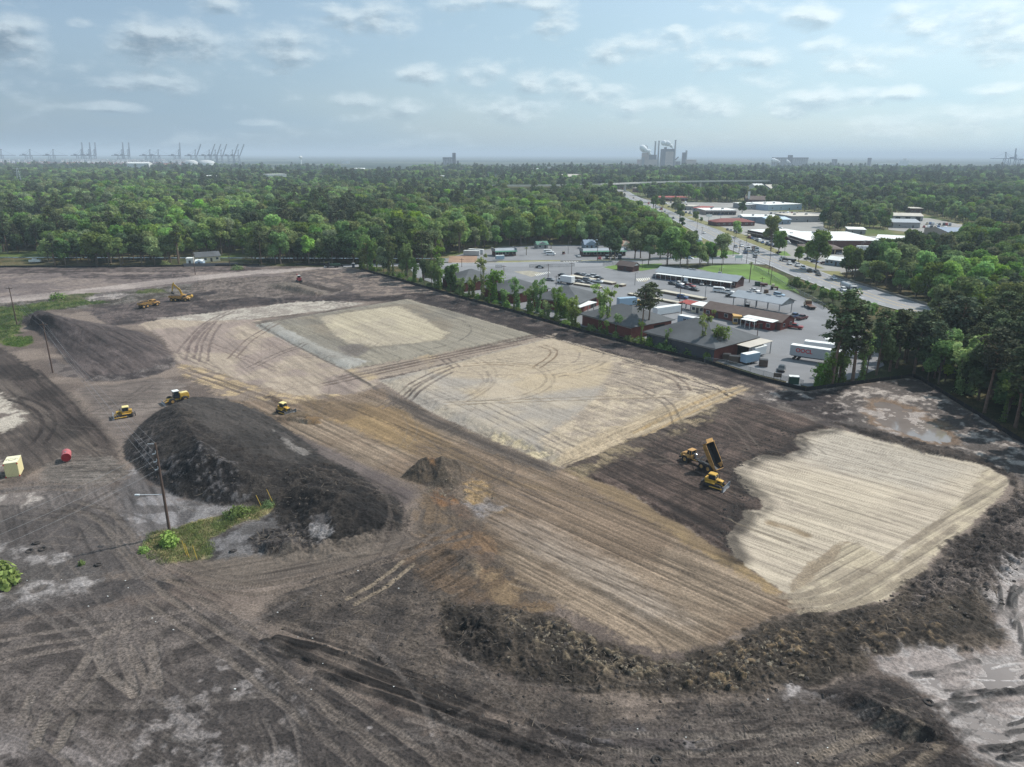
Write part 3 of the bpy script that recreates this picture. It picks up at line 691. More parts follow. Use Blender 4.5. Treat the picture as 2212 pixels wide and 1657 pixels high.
 for j in range(110):
  c_ = (rs.uniform(1960, 2330), rs.uniform(1290, 1680)); p = np.array(G(*c_)[:2]); th = math.atan2(*(G(2300, 1500) - G(2060, 1548)).yx) + rs.normal(0, .16) + (.7 if c_[1] < 1420 else 0); L0 = rs.uniform(2, 11); cv = rs.normal(0, .05); q = [p]
  for i in range(6): th += cv; p = p + L0 / 6 * np.array([math.cos(th), math.sin(th)]); q.append(p)
  dk = j % 3 < 2
  if not (poly_ok(PW, q[0]) and poly_ok(PW, q[-1])): continue
  stroke(np.array(q, np.float32), rs.uniform(.3, .8) if dk else rs.uniform(.25, .6), (66,60,57) if dk else (186,182,180), .9, -rs.uniform(.1, .34) if dk else -.12, soft=.5, noise=.7, berm=0)
 stroke([(2140,1300),(2170,1330),(2212,1330)], 1.5, (84,78,74), .8, -.15, soft=.6)

 # ---- tyre and track marks
 T = [  # points, spacing, width, colour, tread
  ([(330,1240),(420,1310),(560,1390),(700,1490),(820,1580),(960,1690)], 2.3, 1.0, (124,115,107), .30),
  ([(330,1290),(470,1380),(600,1480),(720,1580),(860,1690)], 2.3, .9, (120,112,105), .30),
  ([(300,1195),(330,1225),(400,1252),(520,1262),(640,1245),(760,1212),(880,1170)], 2.4, 1.1, (122,113,105), .30),
  ([(380,1245),(520,1278),(620,1268),(760,1225),(900,1185),(980,1140)], 2.2, .9, (120,110,101), .28),
  ([(580,1390),(700,1425),(860,1475),(1000,1530),(1160,1590),(1330,1640)], 2.4, .8, (52,48,47), 0),
  ([(600,1370),(740,1415),(900,1475),(1040,1540)], 2.2, .6, (54,50,49), 0),
  ([(0,1395),(90,1378),(200,1365),(330,1345),(420,1325)], 2.2, .8, (128,120,114), .25),
  ([(0,1430),(120,1405),(190,1395)], 0, .9, (126,118,112), .25),
  ([(275,1345),(225,1370),(205,1400),(225,1450),(290,1500)], 0, 1.1, (132,124,117), .3),
  ([(275,1360),(260,1400),(280,1450),(290,1500)], 0, 1.1, (132,124,117), .3),
  ([(280,1400),(310,1460),(335,1480)], 0, 1.0, (128,120,113), .3),
  ([(325,1390),(335,1440),(345,1480)], 0, 1.1, (132,124,117), .3),
  ([(190,1420),(160,1470),(125,1515)], 0, 1.2, (130,122,115), .3),
  ([(240,1420),(200,1480),(170,1510)], 0, 1.0, (120,113,107), .25),
  ([(105,1545),(75,1610)], 0, 1.1, (126,119,112), .4),
  ([(160,1550),(120,1620)], 0, 1.1, (126,119,112), .4),
  ([(50,1560),(70,1500)], 0, 1.0, (130,123,117), .3),
  ([(880,1215),(830,1260),(760,1300)], 1.8, .7, (150,138,120), .3),
  ([(1110,1255),(1180,1275),(1240,1290)], 1.6, .6, (140,126,108), .3),
  ([(900,1100),(885,1140),(905,1160),(960,1165),(1010,1150)], 2.2, .8, (112,103,95), .2),
  ([(1500,1590),(1640,1560),(1800,1555)], 2.4, .9, (120,113,107), .4),
  ([(1640,1640),(1760,1590),(1900,1570)], 2.3, 1.0, (122,115,109), .4),
  ([(1280,1605),(1500,1610),(1760,1605),(1980,1590)], 2.3, 1.0, (122,115,108), .4),
  ([(1780,1657),(1880,1610),(1960,1570)], 2.2, 1.1, (136,126,114), .45),
  ([(1920,1657),(1990,1610),(2010,1590)], 2.2, 1.1, (138,127,113), .45),
  ([(1300,1640),(1500,1650),(1700,1645)], 2.3, .9, (118,111,105), .4),
  ([(820,880),(920,820),(985,795)], 2.0, .8, (116,105,98), .2),
  ([(880,865),(930,830),(970,810)], 1.9, .9, (108,98,92), .1),
  ([(740,815),(860,788),(1000,760),(1100,738),(1170,725)], 1.9, 1.2, (108,95,88), .1),
  ([(700,830),(830,802),(980,768),(1120,742)], 2.0, 1.1, (116,102,93), .1),
  ([(960,880),(1150,872),(1330,866),(1480,862)], 2.0, .45, (140,126,102), 0),
  ([(1160,800),(1190,780),(1200,762),(1170,752)], 2.0, .6, (134,116,94), 0),
  ([(1000,795),(1080,790),(1160,800)], 2.0, .5, (140,122,98), 0),
  ([(960,775),(985,800)], 2.0, .7, (100,90,84), .2),
  ([(1050,880),(1150,930),(1230,975)], 2.0, .45, (118,112,106), 0),
  ([(930,850),(1050,905),(1200,985)], 2.0, .35, (132,126,118), 0),
  ([(390,760),(440,700),(500,672)], 2.2, .9, (126,113,107), .1),
  ([(410,775),(420,730),(460,695)], 2.2, .9, (122,108,104), .1),
  ([(440,780),(445,735),(470,700)], 2.2, .8, (126,113,107), .1),
  ([(500,775),(540,730),(600,700)], 2.2, .6, (128,114,104), .1),
  ([(420,730),(520,770),(600,800)], 2.0, .5, (136,122,114), 0),
  ([(540,795),(610,760),(660,745)], 1.9, .5, (118,107,99), .1),
  ([(310,745),(400,770),(470,800)], 2.0, .6, (130,118,112), 0),
  ([(1700,1300),(1780,1290),(1850,1265),(1950,1200),(2050,1130)], 2.2, 1.0, (150,140,124), .25),
  ([(1720,1310),(1800,1305),(1880,1280),(1980,1215)], 2.2, 1.0, (158,148,130), .25),
  ([(30,860),(90,880),(110,920),(80,960)], 2.3, .9, (66,58,55), 0),
  ([(70,800),(140,870),(220,960)], 2.3, .8, (70,62,58), 0),
  ([(100,1040),(150,1055),(220,1045),(262,1020)], 2.3, 1.0, (122,115,109), .3),
  ([(0,1060),(80,1052),(180,1052)], 2.4, 1.0, (130,120,112), .3),
  ([(60,1110),(190,1120),(270,1180),(320,1240)], 2.3, 1.2, (110,104,100), .25),
  ([(150,1090),(230,1110),(290,1190),(330,1235)], 2.3, 1.0, (118,111,105), .25),
  ([(400,800),(500,835),(620,880)], 2.2, .8, (112,100,90), 0),
  ([(700,655),(900,640),(1000,665),(1200,730),(1400,790)], 2.3, 1.0, (62,55,54), 0),
  ([(900,650),(1050,690),(1250,750),(1450,810),(1600,860)], 2.3, .9, (74,66,64), 0),
  ([(1340,790),(1430,810),(1470,830),(1480,850)], 2.2, .8, (128,114,102), 0),
  ([(1380,940),(1480,890),(1600,840)], 2.2, .8, (180,158,120), .1),
  ([(1490,975),(1600,960)], 2.0, .7, (74,66,63), .1),
  ([(1560,960),(1530,1000)], 2.0, .8, (70,62,60), .1),
 ]
 for ps, gap, w_, col, tread in T:
  stroke(ps, w_, col, .85, .09, tread, off=(gap / 2, -gap / 2) if gap else None)
 stroke([(575,1385),(720,1440),(900,1510),(1100,1575)], 1.0, (52,48,46), .9, -.32, soft=.5, noise=.25, berm=0)
 stroke([(600,1378),(700,1402),(860,1462),(1040,1540)], 1.0, (52,48,46), .9, -.32, soft=.5, noise=.25, berm=0)
 stroke([(690,1455),(860,1515),(1000,1570),(1160,1620)], 1.0, (42,39,38), .9, -.35, soft=.5, noise=.35, berm=0)
 rs = np.random.RandomState(8)
 for (x0, x1, y0, y1, th0, dth, ln0, nn, cols, wd) in [(-60, 1000, 1250, 1690, -.62, .35, 26, 46, [(58,53,52), (124,117,111), (62,57,55), (136,129,124)], .65), (1000, 2000, 1540, 1690, .05, .4, 22, 34, [(56,51,50), (120,113,107), (60,55,53)], .65),
   (820, 1560, 760, 980, -.75, .12, 40, 22, [(134,126,115), (146,137,124)], .35), (560, 1120, 690, 790, -.75, .1, 40, 16, [(122,117,106), (132,127,116)], .35), (400, 760, 720, 860, -.7, .5, 30, 18, [(128,116,107), (120,108,100)], .5),
   (640, 1000, 900, 1060, -.75, .15, 34, 22, [(96,88,82), (128,118,110), (88,80,76)], .55), (0, 380, 830, 1200, -.9, .5, 26, 40, [(76,69,66), (130,122,116), (84,77,73)], .6), (0, 560, 595, 690, -.05, .15, 70, 26, [(100,91,88), (148,138,132)], .7), (960, 1600, 660, 840, -.72, .1, 50, 26, [(60,54,53), (126,116,109), (66,59,57)], .6)]:
  for j in range(nn):
   p = np.array(G(rs.uniform(x0, x1), rs.uniform(y0, y1))[:2]); th = th0 + rs.normal(0, dth); cv = rs.normal(0, .012); q = [p]
   for i in range(10): th += cv * ln0 / 10 * 3; p = p + ln0 / 10 * rs.uniform(.8, 1.2) * np.array([math.cos(th), math.sin(th)]); q.append(p)
   g_ = rs.choice([0, 2.0, 2.2]); c_ = cols[rs.randint(len(cols))]
   stroke(np.array(q, np.float32), wd * rs.uniform(.6, 1.3), c_, rs.uniform(.18, .45), .06, .2 if wd > .5 else 0, noise=.8, off=(g_ / 2, -g_ / 2) if g_ else None)
 # low windrow lines between the passes on the strip
 for j in range(7):
  a, b = (860 + 40 * j, 985 + 38 * j), (1540 + 20 * j - 40 * (j > 3), 1240 + 22 * j)
  stroke([a, ((a[0] + b[0]) / 2, (a[1] + b[1]) / 2 + 4), b], .5, (100, 90, 79), .5, -.06, soft=.8, noise=.8, berm=0)
 # twin ruts and thin lines on the sand pad
 e0, e1 = np.array(G(1798, 926)[:2]), np.array(G(2130, 1006)[:2]); dv = (e1 - e0) / np.linalg.norm(e1 - e0); nv = np.array([dv[1], -dv[0]])
 PD = pts(D)
 for j in range(90):
  p = e0 + dv * rs.uniform(-34, 44) + nv * rs.uniform(1, 62); q = p + dv * rs.uniform(6, 26) + nv * rs.normal(0, .35)
  if poly_ok(PD, p) and poly_ok(PD, q): stroke(np.array([p, (p + q) / 2, q], np.float32), rs.uniform(.15, .42), [(110,103,92), (136,126,110), (96,90,82)][j % 3], rs.uniform(.35, .8), .03, soft=.5, noise=.8, berm=.02)
 stroke([(1665,1130),(1700,1140),(1740,1156)], 1.6, (138,118,88), .7, .03, soft=.7, noise=.3)
 # dark line of damp soil dividing pad one from the strip
 stroke([(560,703),(640,748),(745,800),(800,830)], .7, (96,90,84), .7, .05, noise=.3)
 stroke([(745,802),(830,850),(930,905),(1060,965),(1180,1015)], 1.2, (86,80,76), .6, .05, soft=.7, noise=.5)

 # ---- edges of the sheet dive below the surrounding country
 rows = np.repeat(np.arange(len(py)), NC); cols = np.tile(np.arange(NC), len(py))
 e = np.minimum(np.minimum(rows, len(py) - 1 - rows) / 4.0, np.minimum(cols, NC - 1 - cols) / 4.0)
 H -= .8 * (1 - sm(e, 0, 1))
 # smooth out what lies beyond the fence (lots and roads are laid on it)
 C *= np.array([1.05, .985, .955], np.float32)
 lum = C @ np.array([.3, .6, .1], np.float32)
 C *= (ALB * np.clip((lum + 1e-4) / .46, .08, 1.05) ** .26)[:, None]
 C *= (1 + .14 * (np.random.RandomState(2).rand(n) - .5))[:, None].astype(np.float32)

 me = bpy.data.meshes.new('graded_soil')
 nr = len(py)
 me.vertices.add(n)
 co = np.stack([X, Y, H], 1).astype(np.float32)
 me.vertices.foreach_set('co', co.ravel())
 a = (np.arange(nr - 1)[:, None] * NC + np.arange(NC - 1)[None]).ravel()
 q = np.stack([a, a + 1, a + NC + 1, a + NC], 1).astype(np.int32)
 me.loops.add(q.size); me.polygons.add(len(q))
 me.loops.foreach_set('vertex_index', q.ravel())
 me.polygons.foreach_set('loop_start', np.arange(0, q.size, 4, dtype=np.int32))
 me.update(calc_edges=True)
 me.shade_smooth()
 at = me.color_attributes.new('soil', 'FLOAT_COLOR', 'POINT')
 at.data.foreach_set('color', np.concatenate([C, WET[:, None]], 1).astype(np.float32).ravel())
 ag = me.attributes.new('grain', 'FLOAT', 'POINT'); ag.data.foreach_set('value', GR)
 m = bpy.data.materials.new('graded_soil'); m.use_nodes = True
 nt = m.node_tree; N, L = nt.nodes, nt.links
 b = N['Principled BSDF']; b.inputs['Specular IOR Level'].default_value = .25
 ca = N.new('ShaderNodeVertexColor'); ca.layer_name = 'soil'
 tc = N.new('ShaderNodeTexCoord')
 nz = N.new('ShaderNodeTexNoise'); nz.inputs['Scale'].default_value = 3.0; nz.inputs['Detail'].default_value = 5; nz.inputs['Roughness'].default_value = .7
 L.new(tc.outputs['Object'], nz.inputs['Vector'])
 ga = N.new('ShaderNodeAttribute'); ga.attribute_name = 'grain'
 m1 = N.new('ShaderNodeMath'); m1.operation = 'SUBTRACT'; L.new(nz.outputs[0], m1.inputs[0]); m1.inputs[1].default_value = .5
 m2 = N.new('ShaderNodeMath'); m2.operation = 'MULTIPLY'; L.new(m1.outputs[0], m2.inputs[0]); L.new(ga.outputs['Fac'], m2.inputs[1])
 mr = N.new('ShaderNodeMath'); mr.operation = 'MULTIPLY_ADD'; L.new(m2.outputs[0], mr.inputs[0]); mr.inputs[1].default_value = 11.; mr.inputs[2].default_value = 1.
 mx_ = N.new('ShaderNodeMath'); mx_.operation = 'MAXIMUM'; L.new(mr.outputs[0], mx_.inputs[0]); mx_.inputs[1].default_value = .25; mr = mx_
 vm = N.new('ShaderNodeVectorMath'); vm.operation = 'SCALE'
 L.new(ca.outputs['Color'], vm.inputs[0]); L.new(mr.outputs[0], vm.inputs['Scale'])
 L.new(vm.outputs[0], b.inputs['Base Color'])
 r = N.new('ShaderNodeMapRange'); L.new(ca.outputs['Alpha'], r.inputs[0]); r.inputs[3].default_value = .95; r.inputs[4].default_value = .45
 L.new(r.outputs[0], b.inputs['Roughness'])
 bp = N.new('ShaderNodeBump'); bp.inputs['Strength'].default_value = .8; bp.inputs['Distance'].default_value = .2
 L.new(nz.outputs[0], bp.inputs['Height']); L.new(bp.outputs[0], b.inputs['Normal'])
 me.materials.append(m)
 o = bpy.data.objects.new('graded_soil', me); COL.objects.link(o)
 tag(o, kind='structure')
 # bilinear lookup of the finished surface height
 grid = H.reshape(nr, NC)
 def hz(x, y):
  i = np.interp(-y, -yrow[::-1] if yrow[0] > yrow[-1] else -yrow[::-1][::1], np.arange(nr)[::-1]) if False else float(np.interp(y, yrow, np.arange(nr)))
  z = y * math.cos(PITCH) + CAM_H * math.sin(PITCH)
  j = (x / z + .86) / 1.72 * (NC - 1)
  i0, j0 = int(min(max(i, 0), nr - 1)), int(min(max(j, 0), NC - 1))
  return float(grid[i0, j0])
 return hz
ground_z = build_ground()

# ------------------------------------------------------------------ country beyond: ground, roads, lots, haze
def ground_material():
 m = bpy.data.materials.new('country_ground'); m.use_nodes = True
 nt = m.node_tree; N, L = nt.nodes, nt.links
 b = N['Principled BSDF']; b.inputs['Roughness'].default_value = .95; b.inputs['Specular IOR Level'].default_value = .1
 tc = N.new('ShaderNodeTexCoord')
 def noise(sc, det=4, mul=(1, 1, 1)):
  mp = N.new('ShaderNodeVectorMath'); mp.operation = 'MULTIPLY'; mp.inputs[1].default_value = mul
  L.new(tc.outputs['Object'], mp.inputs[0])
  n = N.new('ShaderNodeTexNoise'); n.inputs['Scale'].default_value = sc; n.inputs['Detail'].default_value = det
  L.new(mp.outputs[0], n.inputs['Vector']); return n.outputs[0]
 def ramp(v, lo, hi):
  r = N.new('ShaderNodeMapRange'); r.interpolation_type = 'SMOOTHSTEP'
  L.new(v, r.inputs[0]); r.inputs[1].default_value = lo; r.inputs[2].default_value = hi; return r.outputs[0]
 def mix(f, a, b_):
  x = N.new('ShaderNodeMix'); x.data_type = 'RGBA'; L.new(f, x.inputs[0])
  for s, v in ((6, a), (7, b_)):
   if isinstance(v, tuple): x.inputs[s].default_value = (*v, 1)
   else: L.new(v, x.inputs[s])
  return x.outputs[2]
 near = mix(ramp(noise(.03), .4, .62), srgb(84, 96, 52), srgb(120, 112, 82))
 woods = mix(ramp(noise(.0011, 6, (.55, 1, 1)), .44, .52), srgb(84, 88, 66), srgb(36, 52, 38))
 woods = mix(ramp(noise(.0004, 4, (.4, 1, 1)), .60, .64), woods, srgb(104, 112, 108))
 sep = N.new('ShaderNodeSeparateXYZ'); L.new(tc.outputs['Object'], sep.inputs[0])
 L.new(mix(ramp(sep.outputs[1], 1200, 2200), near, woods), b.inputs['Base Color'])
 return m
def build_country():
 # the inner edge follows the graded sheet, a little inside its sunken rim
 def corner(px, py):
  a = PITCH + math.atan((py - 828.5) / FPX); y = CAM_H / math.tan(a)
  return y, y * math.cos(PITCH) + CAM_H * math.sin(PITCH)
 y0, z0 = corner(0, 1657 + 72); y1, z1 = corner(0, 558.2)
 i0, i1 = .857 * z0, .857 * z1
 b = MB()
 F = 60000
 vs = [(-i0, y0), (i0, y0), (i1, y1), (-i1, y1)]
 rings = [vs]
 for k, s in ((1, 1.5), (2, 4), (3, 12), (4, 40), (5, 160)):
  rings.append([(-i1 * s, y0 - i1 * (s - 1) - 60 * k), (i1 * s, y0 - i1 * (s - 1) - 60 * k), (i1 * s, y1 * s), (-i1 * s, y1 * s)])
 V_ = [(p[0], p[1], -.05) for r in rings for p in r]
 fs = []
 for k in range(len(rings) - 1):
  for i in range(4):
   j = (i + 1) % 4
   fs.append((k * 4 + j, k * 4 + i, (k + 1) * 4 + i, (k + 1) * 4 + j))
 b.add(V_, fs)
 tag(b.build('ground', ground_material()), kind='structure')
build_country()

def sheet(name, px, m, z, views=None, kind='structure', parent=None):
 P = [G(p[0], p[1]) for p in px]
 b = MB(); b.add([(p.x, p.y, z) for p in P], [tuple(range(len(P)))])
 o = b.build(name, m, parent)
 me = o.data
 if me.polygons[0].normal.z < 0: me.flip_normals()
 if kind: tag(o, kind=kind)
 return o
def strip(name, left, right, m, z, parent=None, kind='structure'):
 b = MB(); n = len(left)
 L_ = [G(*p) for p in left]; R_ = [G(*p) for p in right]
 b.add([(p.x, p.y, z) for p in L_] + [(p.x, p.y, z) for p in R_], [(i, i + n, i + n + 1, i + 1) for i in range(n - 1)])
 o = b.build(name, m, parent)
 if o.data.polygons[0].normal.z < 0: o.data.flip_normals()
 if kind: tag(o, kind=kind)
 return o

ASPH = mat('weathered_asphalt', srgb(120, 120, 122), .9, var=.2, scale=.05, bump=.1, bscale=2)
ASPH2 = mat('road_asphalt', srgb(134, 134, 136), .9, var=.10, scale=.08, bump=.1, bscale=2)
PALE = mat('pale_paving', srgb(142, 139, 134), .9, var=.16, scale=.04)
LAWN = mat('mown_lawn', srgb(92, 118, 48), .95, var=.30, scale=.09, bump=.4, bscale=3)
VERGE = mat('dry_verge', srgb(118, 114, 70), .95, var=.35, scale=.12, bump=.4, bscale=3)
BARE = mat('bare_dirt', srgb(146, 118, 98), .95, var=.25, scale=.15)
CONC = mat('concrete', srgb(186, 183, 176), .85, var=.15, scale=.4)
PAINT = mat('road_paint', srgb(222, 222, 216), .7, var=.2, scale=1.5)
YPAINT = mat('yellow_road_paint', srgb(212, 176, 70), .7, var=.2, scale=1.5)
BRICKM = mat('red_brick', srgb(112, 62, 54), .85, var=.2, scale=1.2)

hw_r = [(1330,408),(1356,412.8),(1371,421.6),(1404,436.6),(1444,454),(1481,471),(1536,491),(1596,516),(1680,550),(1769,585),(1809,600),(1925,637),(2030,669),(2200,722)]
hw_l = [(1316,407),(1329,411.5),(1336,416.5),(1356,429),(1381,441.5),(1421,456),(1456,476.6),(1491,496),(1516,514),(1580,541),(1659,573),(1709,595),(1826,640),(1947,672)]
FENCE_PX = [(760,578),(780,583),(860,605),(980,640),(1100,672),(1250,715),(1400,755),(1520,782),(1640,820),(1740,845),(1850,830),(1970,815),(1990,822),(2100,890),(2212,960),(2320,1030)]
LOT_PX = [(880,573),(1100,575),(1246,576),(1440,574),(1560,588),(1628,592),(1727.6,639),(1800,672),(1880,722),(1910,790),(1850,818),(1745,836),(1640,810),(1520,772),(1400,744),(1250,704),(1100,660),(985,628),(900,600)]
SIDE_N = [(700,574),(780,571),(880,569.5),(976,568.6),(1200,566),(1363,563.3),(1472,560),(1560,552),(1600,549)]
SIDE_S = [(700,579),(780,577),(880,575.5),(976,575.5),(1246,577),(1433,572),(1520,569),(1589,570),(1655,572)]
MOTEL_PX = [(1085,533),(1200,529),(1330,530),(1420,545),(1500,552),(1472,559),(1363,562),(976,566),(940,566),(1000,548)]
SHOPS_PX = [V(3,1030,570),V(3,1100,600),V(3,1250,640),V(3,1520,640),V(3,2212,650),V(4,0,720),V(4,480,730),V(4,480,860),V(4,620,935),V(4,920,935),V(4,1300,930),V(4,1640,1000),V(4,1640,1060),V(4,1350,1085),V(4,1120,1105),V(4,1050,1200),V(4,640,1250),(1809,600),(1769,584),(1680,549),(1596,515),(1536,490),(1481,470),(1444,453),(1404,435.6)]
LAWN_PX = [(1505,580),(1540,574),(1620,571),(1664,583),(1700,600),(1728,636),(1712,628),(1690,626),(1640,608),(1560,594)]
sheet('parking_lot', LOT_PX, ASPH, .10)
sheet('motel_forecourt', MOTEL_PX, ASPH, .06)
sheet('shop_forecourt', SHOPS_PX, PALE, .04)
sheet('works_yard', [V(4,1040,760),V(4,1400,780),V(4,1640,830),V(4,2212,880),V(4,2212,985),V(4,1850,1000),V(4,1400,920),V(4,1040,880)], PALE, .045)
strip('side_street', SIDE_N, SIDE_S, ASPH2, .13)
strip('highway', hw_l, hw_r, ASPH2, .16)
sheet('lawn', LAWN_PX, LAWN, .14)
sheet('lawn', [V(6, 40, 480), V(6, 180, 455), V(6, 690, 440), V(6, 640, 490), V(6, 470, 520), V(6, 190, 515)], LAWN, .145)
sheet('lawn', [(1600,549),(1560,552),(1520,560),(1500,556),(1500,548),(1540,541),(1575,542)], LAWN, .075)
sheet('bare_lot', [V(5, 190, 270), V(5, 500, 262), V(5, 500, 340), V(5, 180, 340)], BARE, .07)
sheet('verge', [(1540,491),(1600,516),(1680,549),(1690,545),(1640,521),(1610,508),(1560,492)], VERGE, .07)
sheet('verge', [(1481,470),(1536,490),(1600,514),(1570,494),(1530,480),(1500,470)], VERGE, .075)
sheet('verge', [(1404,436),(1444,453),(1481,469),(1500,466),(1460,448),(1420,434)], VERGE, .07)
sheet('verge', [V(4, 230, 1140), V(4, 340, 1150), V(4, 490, 1215), V(4, 430, 1215), V(4, 300, 1180)], VERGE, .07)
sheet('verge', [V(4, 440, 1233), V(4, 620, 1240), V(4, 660, 1290), V(4, 560, 1285)], VERGE, .07)
sheet('verge', [V(4, 60, 1070), V(4, 150, 1065), V(4, 200, 1105), V(4, 100, 1105)], LAWN, .07)
sheet('verge', [V(5, 740, 322), V(5, 1420, 312), V(5, 1420, 326), V(5, 700, 340)], VERGE, .10)
sheet('verge', [V(5, 1650, 315), V(5, 2212, 305), V(6, 900, 392), V(5, 1650, 326)], VERGE, .10)
sheet('verge', [V(3, 1745, 880), V(3, 1830, 895), V(3, 1990, 940), V(3, 1900, 940)], VERGE, .072)
sheet('verge', [V(3, 1950, 955), V(3, 2080, 965), V(3, 2212, 1030), V(3, 2212, 1060), V(3, 2080, 1000)], VERGE, .073)
sheet('verge', [(1516,514),(1580,541),(1560,541),(1500,520),(1490,505)], VERGE, .07)
sheet('lot_marking', [V(5, 900, 440), V(5, 1080, 430), V(5, 1260, 460), V(5, 1100, 500)], mat('worn_paint_patch', srgb(150, 143, 128), .9, var=.3, scale=.5), .115)
sheet('lot_marking', [V(6, 400, 605), V(6, 570, 600), V(6, 500, 645), V(6, 400, 630)], MATS['worn_paint_patch'], .115)
sheet('lot_marking', [V(6, 750, 612), V(6, 880, 635), V(6, 840, 648), V(6, 740, 625)], mat('blue_parking_paint', srgb(118, 136, 168), .8, var=.2), .115)

# kerbs: real steps
def line_prism(name, px, w, z0, z1, m, kind='structure', parent=None, world=None):
 P = [G(*p) for p in px] if world is None else [Vector(p) for p in world]
 b = MB(); n = len(P)
 vs = []
 for i, p in enumerate(P):
  d = (P[min(i + 1, n - 1)] - P[max(i - 1, 0)]); d.z = 0; d.normalize(); s = Vector((-d.y, d.x, 0)) * w / 2
  for q, z in ((p - s, z0), (p + s, z0), (p + s, z1), (p - s, z1)): vs.append((q.x, q.y, z))
 fs = [(0, 1, 2, 3), (4*n-1, 4*n-2, 4*n-3, 4*n-4)]
 for i in range(n - 1):
  a = 4 * i
  for k in range(4):
   fs.append((a + k, a + 4 + k, a + 4 + (k + 1) % 4, a + (k + 1) % 4))
 b.add(vs, fs)
 o = b.build(name, m, parent)
 if kind: tag(o, kind=kind)
 return o
line_prism('kerb', [V(5, 220, 347), V(5, 700, 345), V(5, 1420, 328)], 1.1, 0, .27, CONC)
line_prism('kerb', [V(5, 1660, 325), V(5, 2200, 320), V(6, 900, 400), V(6, 1250, 385), V(6, 1460, 372), V(6, 1540, 350), V(6, 1560, 335)], 1.0, 0, .27, CONC)
line_prism('kerb', [(1404,437.4),(1444,455),(1481,472),(1536,492),(1596,517),(1660,543)], .6, 0, .3, CONC)
line_prism('kerb', [V(6, 20, 490), V(6, 60, 497), V(6, 190, 522)], .5, 0, .25, CONC)
line_prism('barrier_wall', [(1800,597),(1860,616),(1925,637),(2030,669),(2200,723)], .5, 0, 1.0, mat('weathered_barrier', srgb(120, 115, 106), .9, var=.25), kind=None)
tag(bpy.data.objects['barrier_wall'], 'weathered concrete barrier along the far edge of the highway by the trees', 'barrier')
# painted lines on the highway
def lerp_px(f, k, n):
 t = k / n * (len(hw_l) - 1); i = min(int(t), len(hw_l) - 2); u = t - i
 a = G(*hw_l[i]).lerp(G(*hw_l[i + 1]), u); b = G(*hw_r[i]).lerp(G(*hw_r[i + 1]), u)
 return a.lerp(b, f)
def hw_lines():
 bw, by = MB(), MB()
 for f, bb, w, dash in ((.04, bw, .22, 0), (.96, bw, .22, 0), (.23, bw, .18, 1), (.77, bw, .18, 1), (.41, by, .22, 0), (.59, by, .22, 0)):
  N_ = 420
  P = [lerp_px(f, k, N_) for k in range(N_ + 1)]
  run = 0
  for a, b in zip(P[:-1], P[1:]):
   l = (b - a).length; run += l
   if dash and (run % 12) > 4: continue
   d = (b - a); d.z = 0
   if d.length < 1e-6: continue
   d.normalize(); s = Vector((-d.y, d.x, 0)) * w / 2
   bb.quad(*[(p.x, p.y, .166) for p in (a - s, b - s, b + s, a + s)])
 hwy = bpy.data.objects['highway']
 bw.build('lane_marking', PAINT, hwy); by.build('centre_marking', YPAINT, hwy)
hw_lines()
# stop bar, crossing and parking lines
def paint_line(a, b, w, z=.118, m=PAINT, name='painted_line', parent=None):
 P, Q = GV(*a), GV(*b); d = (Q - P); d.z = 0; d.normalize(); s = Vector((-d.y, d.x, 0)) * w / 2
 bb = MB(); bb.quad(*[(p.x, p.y, z) for p in (P - s, Q - s, Q + s, P + s)])
 o = bb.build(name, m, parent)
 if o.data.polygons[0].normal.z < 0: o.data.flip_normals()
 return o
_lot = bpy.data.objects['parking_lot']
for j in range(7): paint_line((6, 405 + 22 * j, 606 - 2 * j), (6, 430 + 20 * j, 640 - 4 * j), .35, parent=_lot)
for j in range(9): paint_line((5, 1140 + 18 * j, 470 - 4 * j), (5, 1165 + 18 * j, 490 - 4 * j), .3, parent=_lot)
for j in range(6): paint_line((5, 1455 + 30 * j, 326), (5, 1470 + 30 * j, 332), .5, z=.136, parent=bpy.data.objects['side_street'])
for j in range(5): paint_line((6, 1540 + 45 * j, 372 + 14 * j), (6, 1590 + 45 * j, 385 + 15 * j), .5, z=.17, parent=bpy.data.objects['highway'])

# ---- haze: the air between here and the horizon
def build_haze():
 b = MB().box(-70000, 70000, -52000, 66000, -2, 124)
 m = bpy.data.materials.new('haze'); m.use_nodes = True
 nt = m.node_tree; nt.nodes.clear()
 out = nt.nodes.new('ShaderNodeOutputMaterial')
 pv = nt.nodes.new('ShaderNodeVolumePrincipled')
 pv.inputs['Color'].default_value = (.76, .88, 1, 1)
 pv.inputs['Density'].default_value = HAZE
 pv.inputs['Anisotropy'].default_value = .0
 nt.links.new(pv.outputs[0], out.inputs['Volume'])
 o = b.build('haze', m)
 tag(o, 'pale blue haze that fades the far country', 'haze', kind='stuff')
HAZE = 1.5e-4
build_haze()

